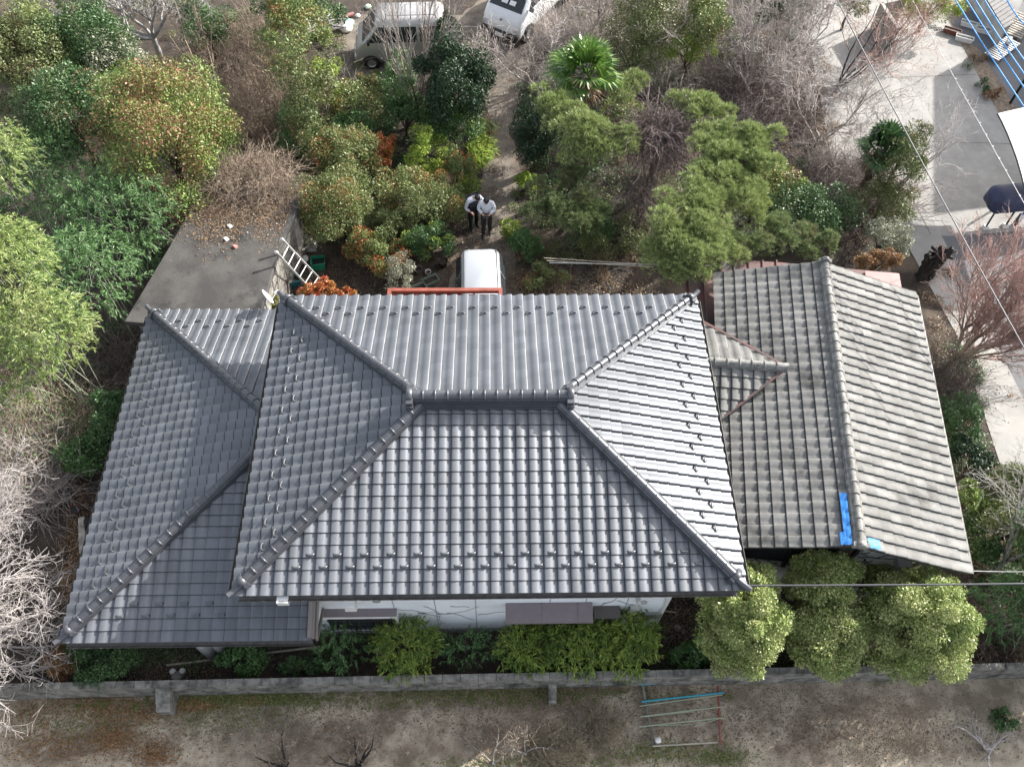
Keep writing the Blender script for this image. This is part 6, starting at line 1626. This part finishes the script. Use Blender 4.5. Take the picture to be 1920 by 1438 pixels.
# canopy
t = thing('carport', 'white arched carport canopy with a black rim at the right edge', 'carport', at(1930, 330, 0)); mb = MB()
edge = [(1871, 213), (1880, 230), (1890, 252), (1899, 275), (1908, 300), (1916, 328), (1924, 360)]
V = []; E = [at(x, y, 2.35) for x, y in edge]; ins = np.array([cos(.06), sin(.06), 0])
for p in E:
    for k in range(8): V.append(p + ins * 3.2 * k / 7 + Z * (.55 * sin(pi * k / 7 * .5)))
Fs = [(i * 8 + k, i * 8 + k + 1, (i + 1) * 8 + k + 1, (i + 1) * 8 + k) for i in range(len(E) - 1) for k in range(7)]
n0 = len(V); V2 = [v_ - Z * .02 for v_ in V]
mb.add(V + V2, Fs + [tuple(n0 + i for i in reversed(f_)) for f_ in Fs], True); mb.build('canopy', M['canopy'], t)
mb = MB(); mb.tube([p - Z * .02 for p in E], .028, 8); mb.build('rim', M['black'], t)
for q in (E[1] + ins * 2.4, E[5] + ins * 2.4): mb = MB(); mb.tube([(q[0] + .6, q[1], 0), (q[0] + .6, q[1], 2.4)], .04, 8); mb.build('post', M['black'], t)
# planters
def box_planter(lab, px, py, rot, m, L=.68):
    c = at(px, py, .16); c[2] = .014; t = thing('planter_box', lab, 'planter', c, 'planter boxes in the car park'); R = rotz(rot); mb = MB()
    def rect(sx, sy, z): return [c + R[0] * x * L / 2 * sx + R[1] * y * .115 * sy + Z * z for x, y in ((-1, -1), (1, -1), (1, 1), (-1, 1))]
    q = [rect(.9, .85, 0), rect(1, 1, .19), rect(.96, .86, .19), rect(.95, .84, .13)]; mb.add(sum(q, []), [(3, 2, 1, 0)] + [(4 * j + i, 4 * j + (i + 1) % 4, 4 * j + 4 + (i + 1) % 4, 4 * j + 4 + i) for j in range(3) for i in range(4)]); mb.build('trough', m, t)
    mb = MB(); mb.add(rect(.95, .84, .14), [(0, 1, 2, 3)]); mb.build('potting_soil', M['stone'], t)
M['brownpl'] = mat('brown_plastic', (.16, .055, .04), .6)
box_planter('white planter box on the paving, upper left of its pair', 1819, 44, -.50, M['plastic_white'])
box_planter('white planter box on the paving, lower right of its pair', 1846, 55, -.42, M['plastic_white'])
box_planter('brown planter box on the edge of the gravel bed', 1786, 57, -.50, M['brownpl'])
box_planter('white planter box next to the brown one', 1809, 71, -.45, M['plastic_white'])
mb = MB()
for i in range(9):
    p = at(1742 + i * 5.2, 46 + i * 1.9 + (i % 2) * 2, .05); mb.ring(p, .06, .016, rotz(i * .4)[[0, 1]], 12)
tag(mb.build('edging', M['stone'], None), 'scalloped stone edging between the green bush and the brown planter', 'edging')
for k, (x, y, m) in enumerate([(1841, 158, 'l_dark'), (1846, 168, 'l_dark'), (1872, 175, 'l_orange'), (1855, 178, 'l_orange'), (1826, 110, 'l_brown'), (1838, 108, 'l_brown'), (1816, 122, 'l_grey')]):
    bush('bed_plant', ['dark green tuft in the gravel bed, upper of two', 'dark green tuft in the gravel bed, lower of two', 'rusty tuft at the right side of the gravel bed', 'reddish tuft below the dark green tufts in the gravel bed', 'brown dry plant in the gravel bed near the planters', 'second brown dry plant at the top of the gravel bed', 'pale grey tuft on the edge of the gravel bed'][k], 'plant', x, y, .12, 22 if k not in (4, 5) else 34, 20, m, 8, 60, .05, group='small plants in the gravel bed', stem=.01)
# concrete wall of the car park
wl = thing('concrete_wall', 'angled concrete retaining wall at the corner of the car park', 'wall', at(1660, 60, 0)); hz_ = 1.15
a, b, c2 = at(1654, 6, hz_), at(1685, 54, hz_), at(1700, -4, hz_)
for p, q in ((a, b), (a + (c2 - a) * .06, c2)):
    dd = nrm((q - p) * [1, 1, 0]); sd = np.array([-dd[1], dd[0], 0]); mb = MB(); mid = (p + q) / 2; mid[2] = hz_ / 2
    mb.box(mid, (np.linalg.norm((q - p)[:2]), .15, hz_), np.array([dd, sd, Z])); mb.build('panel', M['concrete'], wl, bevel=.01)
# slatted steps, neighbour house
def slats(lab, c0, c1, n, wd, m, cat, name, z=.16):
    t = thing(name, lab, cat, (at(*c0, 0) + at(*c1, 0)) / 2); p, q = at(*c0, z), at(*c1, z); dd = nrm(q - p); sd = np.array([-dd[1], dd[0], 0]); L = np.linalg.norm(q - p)
    for i in range(n): mb = MB(); mb.box(p + (q - p) * (i + .5) / n, (L / n * .55, wd, .04), np.array([dd, sd, Z])); mb.build('slat', m, t)
    mb = MB()
    for s_ in (-1, 1): mb.box((p + q) / 2 + sd * s_ * wd * .4 - Z * .09, (L, .05, .12), np.array([dd, sd, Z]))
    mb.build('bearer', M['grey'], t)
slats('pale slatted duckboard on the paving below the blue wires', (1858, 108), (1900, 76), 13, .62, M['alu'], 'duckboard', 'duckboard')
slats('brown slatted duckboard at the right edge below the blue wires', (1893, 66), (1925, 28), 11, .9, M['wood'], 'duckboard', 'duckboard')
c = at(1893, 76, .3); mb = MB(); mb.box(c, (.16, .42, .12), rotz(-.5)); tag(mb.build('white_box', M['plastic_white'], None, bevel=.02), 'white box on the step between the duckboards', 'box')
nb = thing('neighbour_house', 'grey roofed neighbouring house at the top right corner', 'house', at(1900, -60, 0))
pp = [at(x, y, .8)[:2] for x, y in [(1826, -40), (1851, 0), (1888, 62), (1914, 10), (1935, -40)]]
if sum(pp[i][0] * pp[(i + 1) % 5][1] - pp[(i + 1) % 5][0] * pp[i][1] for i in range(5)) < 0: pp = pp[::-1]
mb = MB(); mb.prism(pp, .72, .8); nr = mb.build('low_roof', M['nbroof'], nb)
cen = np.mean(pp, 0); mb = MB(); mb.prism([cen + (p - cen) * .9 for p in pp], 0, .72); mb.build('wall', M['dirtywhite'], nb)
p0, p1 = np.array(at(1851, 0, .82)), np.array(at(1888, 62, .82)); q0 = np.array(at(1905, -35, .82)); mb = MB()
for i in range(1, 9):
    a = p0 + (p1 - p0) * i / 9; dd = nrm(q0 - p0); mb.box(a + dd * .55, (1.1, .025, .035), np.array([dd, np.cross(Z, dd), Z]))
mb.build('roof_rib', M['nbroof'], nr)
Sc = np.array([17.0, 17.65, 0]); hb = 6.0; off = SUN / SUN[2] * hb; cor = Sc + off
e1 = nrm(np.array([14.69 - 17.0, 9.79 - 17.65, 0])); e2 = nrm(np.array([1.37, .23, 0]))
pl_ = [cor, cor + e1 * 7.4, cor + e1 * 7.4 + e2 * 6, cor + e2 * 6]
mb = MB(); mb.prism([p[:2] for p in pl_] if np.cross(e1, e2)[2] > 0 else [p[:2] for p in pl_[::-1]], 0, hb); mb.build('upper_storey', M['dirtywhite'], nb)
mb = MB(); ce_ = np.mean(pl_, 0)[:2]; mb.prism([ce_ + (p[:2] - ce_) * 1.0 for p in (pl_ if np.cross(e1, e2)[2] > 0 else pl_[::-1])], hb, hb + .12); mb.build('upper_roof', M['nbroof'], nb)
# wires
GW = 'blue sleeved wires at the top right'
def sag(a, b, s, n=16): return [a + (b - a) * t_ - Z * s * 4 * t_ * (1 - t_) for t_ in np.linspace(0, 1, n)]
for i, (a, b, lab) in enumerate([((1797, 0), (1920, 186), 'blue sleeved overhead wire, nearest to the middle of the photo'), ((1818, 0), (1920, 150), 'blue sleeved overhead wire, second from the left of the five'), ((1835, 0), (1920, 124), 'blue sleeved overhead wire in the middle of the five'), ((1852, 0), (1920, 98), 'blue sleeved overhead wire, second from the right of the five'), ((1894, 0), (1920, 33), 'blue sleeved overhead wire closest to the top right corner')]):
    p, q = at(*a, 7.6 + .12 * i), at(*b, 7.2 + .12 * i); dd = q - p; mb = MB(); mb.tube(sag(p - dd * .6, q + dd * 1.2, .12), .015, 8); tag(mb.build('overhead_wire', M['bluewire'], None), lab, 'wire', GW)
p, q = at(1640, 125, 5.2), at(1920, 640, 4.4); dd = q - p; mb = MB(); pts = sag(p - dd * .5, q + dd * .4, .15, 40); mb.tube(pts, .016, 8); tag(mb.build('overhead_cable', M['wire'], None), 'grey spiral wrapped cable crossing the car park to the pinkish tree', 'cable', 'overhead cables')
p, q = at(1715, 0, 5.6), at(1920, 372, 5.2); dd = q - p; t = thing('overhead_cable', 'thin pale cable with small clips crossing the dark part of the car park', 'cable', (p + q) / 2, 'overhead cables'); mb = MB(); mb.tube(sag(p - dd * .5, q + dd * .5, .1, 30), .007, 6); mb.build('cable', M['grey'], t)
for k in range(12):
    a = p + dd * (.38 + .055 * k); mb = MB(); mb.box(a - X * .04 - Z * .03, (.05, .012, .02)); mb.build('clip', M['plastic_white'], t)
a = np.array([HX - .02, -HY + .05, ZE + .08]); mb = MB(); b = at(1925, 1093, 4.6); pts = sag(a, b + (b - a) * .5, .04, 24); mb.tube(pts, .020, 8); tag(mb.build('service_cable', M['darkwire'], None), 'dark service cable running from the roof corner over the round trees', 'cable', 'overhead cables')
a = OP(HW, -HL + .1, ZO - .05); b = at(1925, 1071, 3.3); mb = MB(); mb.tube(sag(a, b + (b - a) * .3, .03), .007, 6); tag(mb.build('service_cable', M['alu'], None), 'thin white cable from the corner of the old roof', 'cable', 'overhead cables')
mb = MB(); b = at(1894, 194, 0); mb.tube([b, b + Z * 3.4], .05, 10); mb.box(b + Z * 3.0, (.3, .05, .05)); tag(mb.build('post', M['black'], None), 'black post on the paving right of the gravel bed', 'post')
mb = MB(); mb.box(at(1888, 742, .03), (.12, .12, .06)); c = at(1895, 745, .02)
bush('fallen_petals', 'few red fallen flowers on the pavement at the right edge', 'flowers', 1912, 745, .06, 40, 24, 'l_red', 7, 9, .05, stem=.004)

# ------------------------------------------------------------------ people
def skin_body(name, joints, edges, parent, m, sub=2, root=0):
    me = bpy.data.meshes.new(name + '_cage'); me.from_pydata([j[0] for j in joints], edges, [])
    o = bpy.data.objects.new(name + '_cage', me); COL.objects.link(o)
    md = o.modifiers.new('skin', 'SKIN'); md.use_smooth_shade = True
    sv = me.skin_vertices[0].data
    for i, j in enumerate(joints):
        r = j[1]; sv[i].radius = (r, r) if np.isscalar(r) else r
        sv[i].use_root = (i == root)
    s2 = o.modifiers.new('sub', 'SUBSURF'); s2.levels = sub; s2.render_levels = sub
    dg = bpy.context.evaluated_depsgraph_get(); dg.update()
    me2 = bpy.data.meshes.new_from_object(o.evaluated_get(dg)); bpy.data.objects.remove(o)
    for p in me2.polygons: p.use_smooth = True
    org = rootloc(parent)
    me2.transform(Matrix.Translation(Vector(-org)))
    me2.materials.clear()
    me2.name = name
    return link(name, me2, m, parent)

def person(lab, base, yaw, lean, foot_l, foot_r, hand_l, hand_r, head_tilt, mats, vest=False, h=1.70, elbow=(.30, .30)):
    """base between the feet, yaw = facing direction; feet/hands as (forward, right, up)"""
    f = np.array([cos(yaw), sin(yaw), 0]); r = np.array([f[1], -f[0], 0]); b = np.asarray(base, float)
    t = thing('person', lab, 'person', b)
    def W_(x, y, z): return tuple(b + f * x + r * y + Z * z)
    hip = .50 * h; sx = lean
    pel = W_(0, 0, hip + .03); waist = W_(sx * .25, 0, hip + .17); chest = W_(sx * .62, 0, hip + .37); neck = W_(sx * .95, 0, hip + .53); nk2 = W_(sx * 1.1 + .02 + head_tilt * .06, 0, hip + .60)
    head = W_(sx * 1.15 + .05 + head_tilt * .10, 0, hip + .68); crown = W_(sx * 1.2 + .07 + head_tilt * .15, 0, hip + .775)
    J = [(pel, .115), (waist, (.14, .10)), (chest, (.155, .11)), (neck, .062), (nk2, .055), (head, (.082, .095)), (crown, .07)]
    E = [(0, 1), (1, 2), (2, 3), (3, 4), (4, 5), (5, 6)]
    shirt = [(waist, .158), (chest, .168), (neck, .07), (W_(0, 0, hip + .05), .150)]; se = [(0, 1), (1, 2), (0, 3)]
    tr = [(waist, .145), (pel, .145)]; te = [(0, 1)]
    arms = []
    for s, hd_, el in ((-1, hand_l, elbow[0]), (1, hand_r, elbow[1])):
        sh = np.array(W_(sx * .86, s * .185, hip + .475)); hn = np.array(W_(*hd_))
        mid = (sh + hn) / 2; elb = mid + np.array(W_(-.10, s * .12, -.10)) - b
        d_ = nrm(hn - elb); wr = hn - d_ * .02
        n = len(J); J += [(tuple(sh), .058), (tuple(elb), .042), (tuple(wr), .028), (tuple(wr + d_ * .05), (.036, .022))]; E += [(2, n), (n, n + 1), (n + 1, n + 2), (n + 2, n + 3)]
        side = nrm(np.cross(d_, Z)) if abs(d_[2]) < .95 else r
        pal = wr + d_ * .075
        for k, (o_, l_) in enumerate(((-.027, .060), (-.009, .070), (.009, .066), (.027, .052))):
            a = pal + side * o_; m_ = a + d_ * l_ * .5 - Z * .006; e_ = m_ + d_ * l_ * .4 - Z * .022
            n2 = len(J); J += [(tuple(a), .0095), (tuple(m_), .0088), (tuple(e_), .0075)]; E += [(n + 3, n2), (n2, n2 + 1), (n2 + 1, n2 + 2)]
        th0 = wr + d_ * .03 - side * s * .03; th1 = th0 + d_ * .035 - side * s * .022; n2 = len(J)
        J += [(tuple(th0), .011), (tuple(th1), .009), (tuple(th1 + d_ * .025 - Z * .01), .008)]; E += [(n + 3, n2), (n2, n2 + 1), (n2 + 1, n2 + 2)]
        n3 = len(shirt); shirt += [(tuple(sh), .078), (tuple(elb), .060), (tuple(wr - d_ * .03), .043)]; se += [(1, n3), (n3, n3 + 1), (n3 + 1, n3 + 2)]
    for s, ft in ((-1, foot_l), (1, foot_r)):
        hj = np.array(W_(0, s * .09, hip)); an = np.array(W_(ft[0], ft[1], ft[2] + .08)); kn = (hj + an) / 2 + f * .05
        n = len(J); J += [(tuple(hj), .085), (tuple(kn), .058), (tuple(an), .034), (tuple(np.array(W_(ft[0] + .07, ft[1] + s * .01, ft[2] + .035))), (.022, .018))]; E += [(0, n), (n, n + 1), (n + 1, n + 2), (n + 2, n + 3)]
        n3 = len(tr); tr += [(tuple(hj), .108), (tuple(kn), .083), (tuple(an - Z * .06), .058)]; te += [(1, n3), (n3, n3 + 1), (n3 + 1, n3 + 2)]
        mb = MB(); pts = [an - f * .07 - Z * .035, an - f * .02 - Z * .03, an + f * .06 - Z * .035, an + f * .13 - Z * .045, an + f * .19 - Z * .055]
        mb.tube(pts, [.034, .047, .048, .043, .020], 10); mb.build('shoe', M['black'], t)
    body = skin_body('body', J, E, t, M['skin'])
    skin_body('shirt', shirt, se, t, mats[0], root=1)
    skin_body('trousers', tr, te, t, mats[1], root=1)
    if vest: skin_body('vest', [(W_(sx * .05, 0, hip + .07), .185), (W_(sx * .4, 0, hip + .25), .20), (W_(sx * .66, 0, hip + .39), .225), (W_(sx * .88, 0, hip + .50), .185)], [(0, 1), (1, 2), (2, 3)], t, M['vest'], root=1)
    hc = np.array(head) * .45 + np.array(crown) * .55; fw = nrm(f + Z * (.2 - head_tilt * .9))
    bmx = bmesh.new(); bmesh.ops.create_uvsphere(bmx, u_segments=20, v_segments=14, radius=1.0)
    upv = nrm(np.array(crown) - np.array(head)); sd = np.cross(fw, upv); kill = []
    for v_ in bmx.verts:
        p = np.array(v_.co); q = hc + sd * p[0] * .088 + fw * p[1] * .105 + upv * (p[2] * .108 + .005)
        v_.co = Vector(q - rootloc(t)); 
        if p[2] < -.05 and p[1] > .25: kill.append(v_)
    bmesh.ops.delete(bmx, geom=kill, context='VERTS'); me = bpy.data.meshes.new('hair'); bmx.to_mesh(me); bmx.free()
    for p in me.polygons: p.use_smooth = True
    o = link('hair', me, M['hair'], t); md = o.modifiers.new('solid', 'SOLIDIFY'); md.thickness = .012
    # face
    mb = MB(); fc = hc - upv * .06 + fw * .085
    mb.tube([fc + upv * .03, fc - upv * .015 + fw * .022], [.010, .014], 6); mb.build('nose', M['skin'], t)
    for s in (-1, 1): mb = MB(); mb.lathe(fc + upv * .03 + sd * s * .032 + fw * .0, [(.011, 0), (.007, .008), (0, .01)], 8, axes(fw)); mb.build('eye', M['black'], t)
    mb = MB(); mb.box(fc - upv * .045 + fw * .0, (.04, .012, .012), np.array([sd, fw, upv])); mb.build('mouth', M['terracotta'], t)
    for s in (-1, 1): mb = MB(); mb.box(hc - upv * .04 + sd * s * .093, (.018, .04, .055), np.array([sd, fw, upv])); mb.build('ear', M['skin'], t, bevel=.008)
    return t, W_
fb = at(913, 436, 0)
yaw_b = -pi / 2 - .05
tb, Wb = person('person in a white shirt and charcoal trousers holding a black controller in both hands', fb, yaw_b, .05, (-.04, -.10, 0), (.17, .11, 0), (.30, -.09, 1.10), (.30, .10, 1.10), .7, (M['shirt'], M['trouser']), h=1.80)
ctr = np.array(Wb(.37, 0, 1.11)); f = np.array([cos(yaw_b), sin(yaw_b), 0]); r = np.array([f[1], -f[0], 0])
t = thing('controller', 'black handheld controller held by the person in the white shirt', 'controller', ctr); ax = np.array([r, nrm(f + Z * .5), nrm(Z - f * .5)])
mb = MB(); mb.box(ctr, (.19, .11, .035), ax); mb.build('casing', M['black'], t, bevel=.012)
mb = MB(); mb.box(ctr + ax[2] * .02 + ax[1] * .01, (.13, .075, .004), ax); mb.build('screen', M['glass'], t)
for s in (-1, 1): mb = MB(); mb.tube([ctr + ax[0] * s * .075 - ax[1] * .03 + ax[2] * .017, ctr + ax[0] * s * .075 - ax[1] * .03 + ax[2] * .035], .008, 8); mb.build('stick', M['rubber'], t)
fa = at(887, 424, 0)
person('person in a dark vest over white sleeves leaning toward the other to look', fa, -pi / 2 + .45, .18, (-.02, -.13, 0), (.12, .14, 0), (.10, -.30, .82), (.26, .16, .92), .9, (M['shirt'], M['trouserblack']), vest=True, h=1.78)

# unseen evergreens added beyond the right edge to throw shade on the field
for lab, x, y in (('unseen evergreen tree added for shade just beyond the right edge by the fence', 14.2, -4.4), ('unseen evergreen tree added for shade further beyond the right edge by the fence', 16.6, -3.6), ('unseen evergreen tree added for shade beyond the right edge behind the block fence', 13.7, -2.3)):
    c = np.array([x, y, 1.9]); rg = np.random.default_rng(int(x * 10)); t = thing('evergreen_tree', lab, 'tree', (x, y, 0), GT)
    (V, Fq), cl = clump_leaves(c, np.array([1.5, 1.5, 1.7]), rg, 60, 200, .10, .5, .33, .5)
    V[:, 2] = np.maximum(V[:, 2], .02); leafobj('foliage', [(V, Fq)], M['l_dark'], t); trunk_to((x, y, 0), c, .1, M['bark'], t, rg)
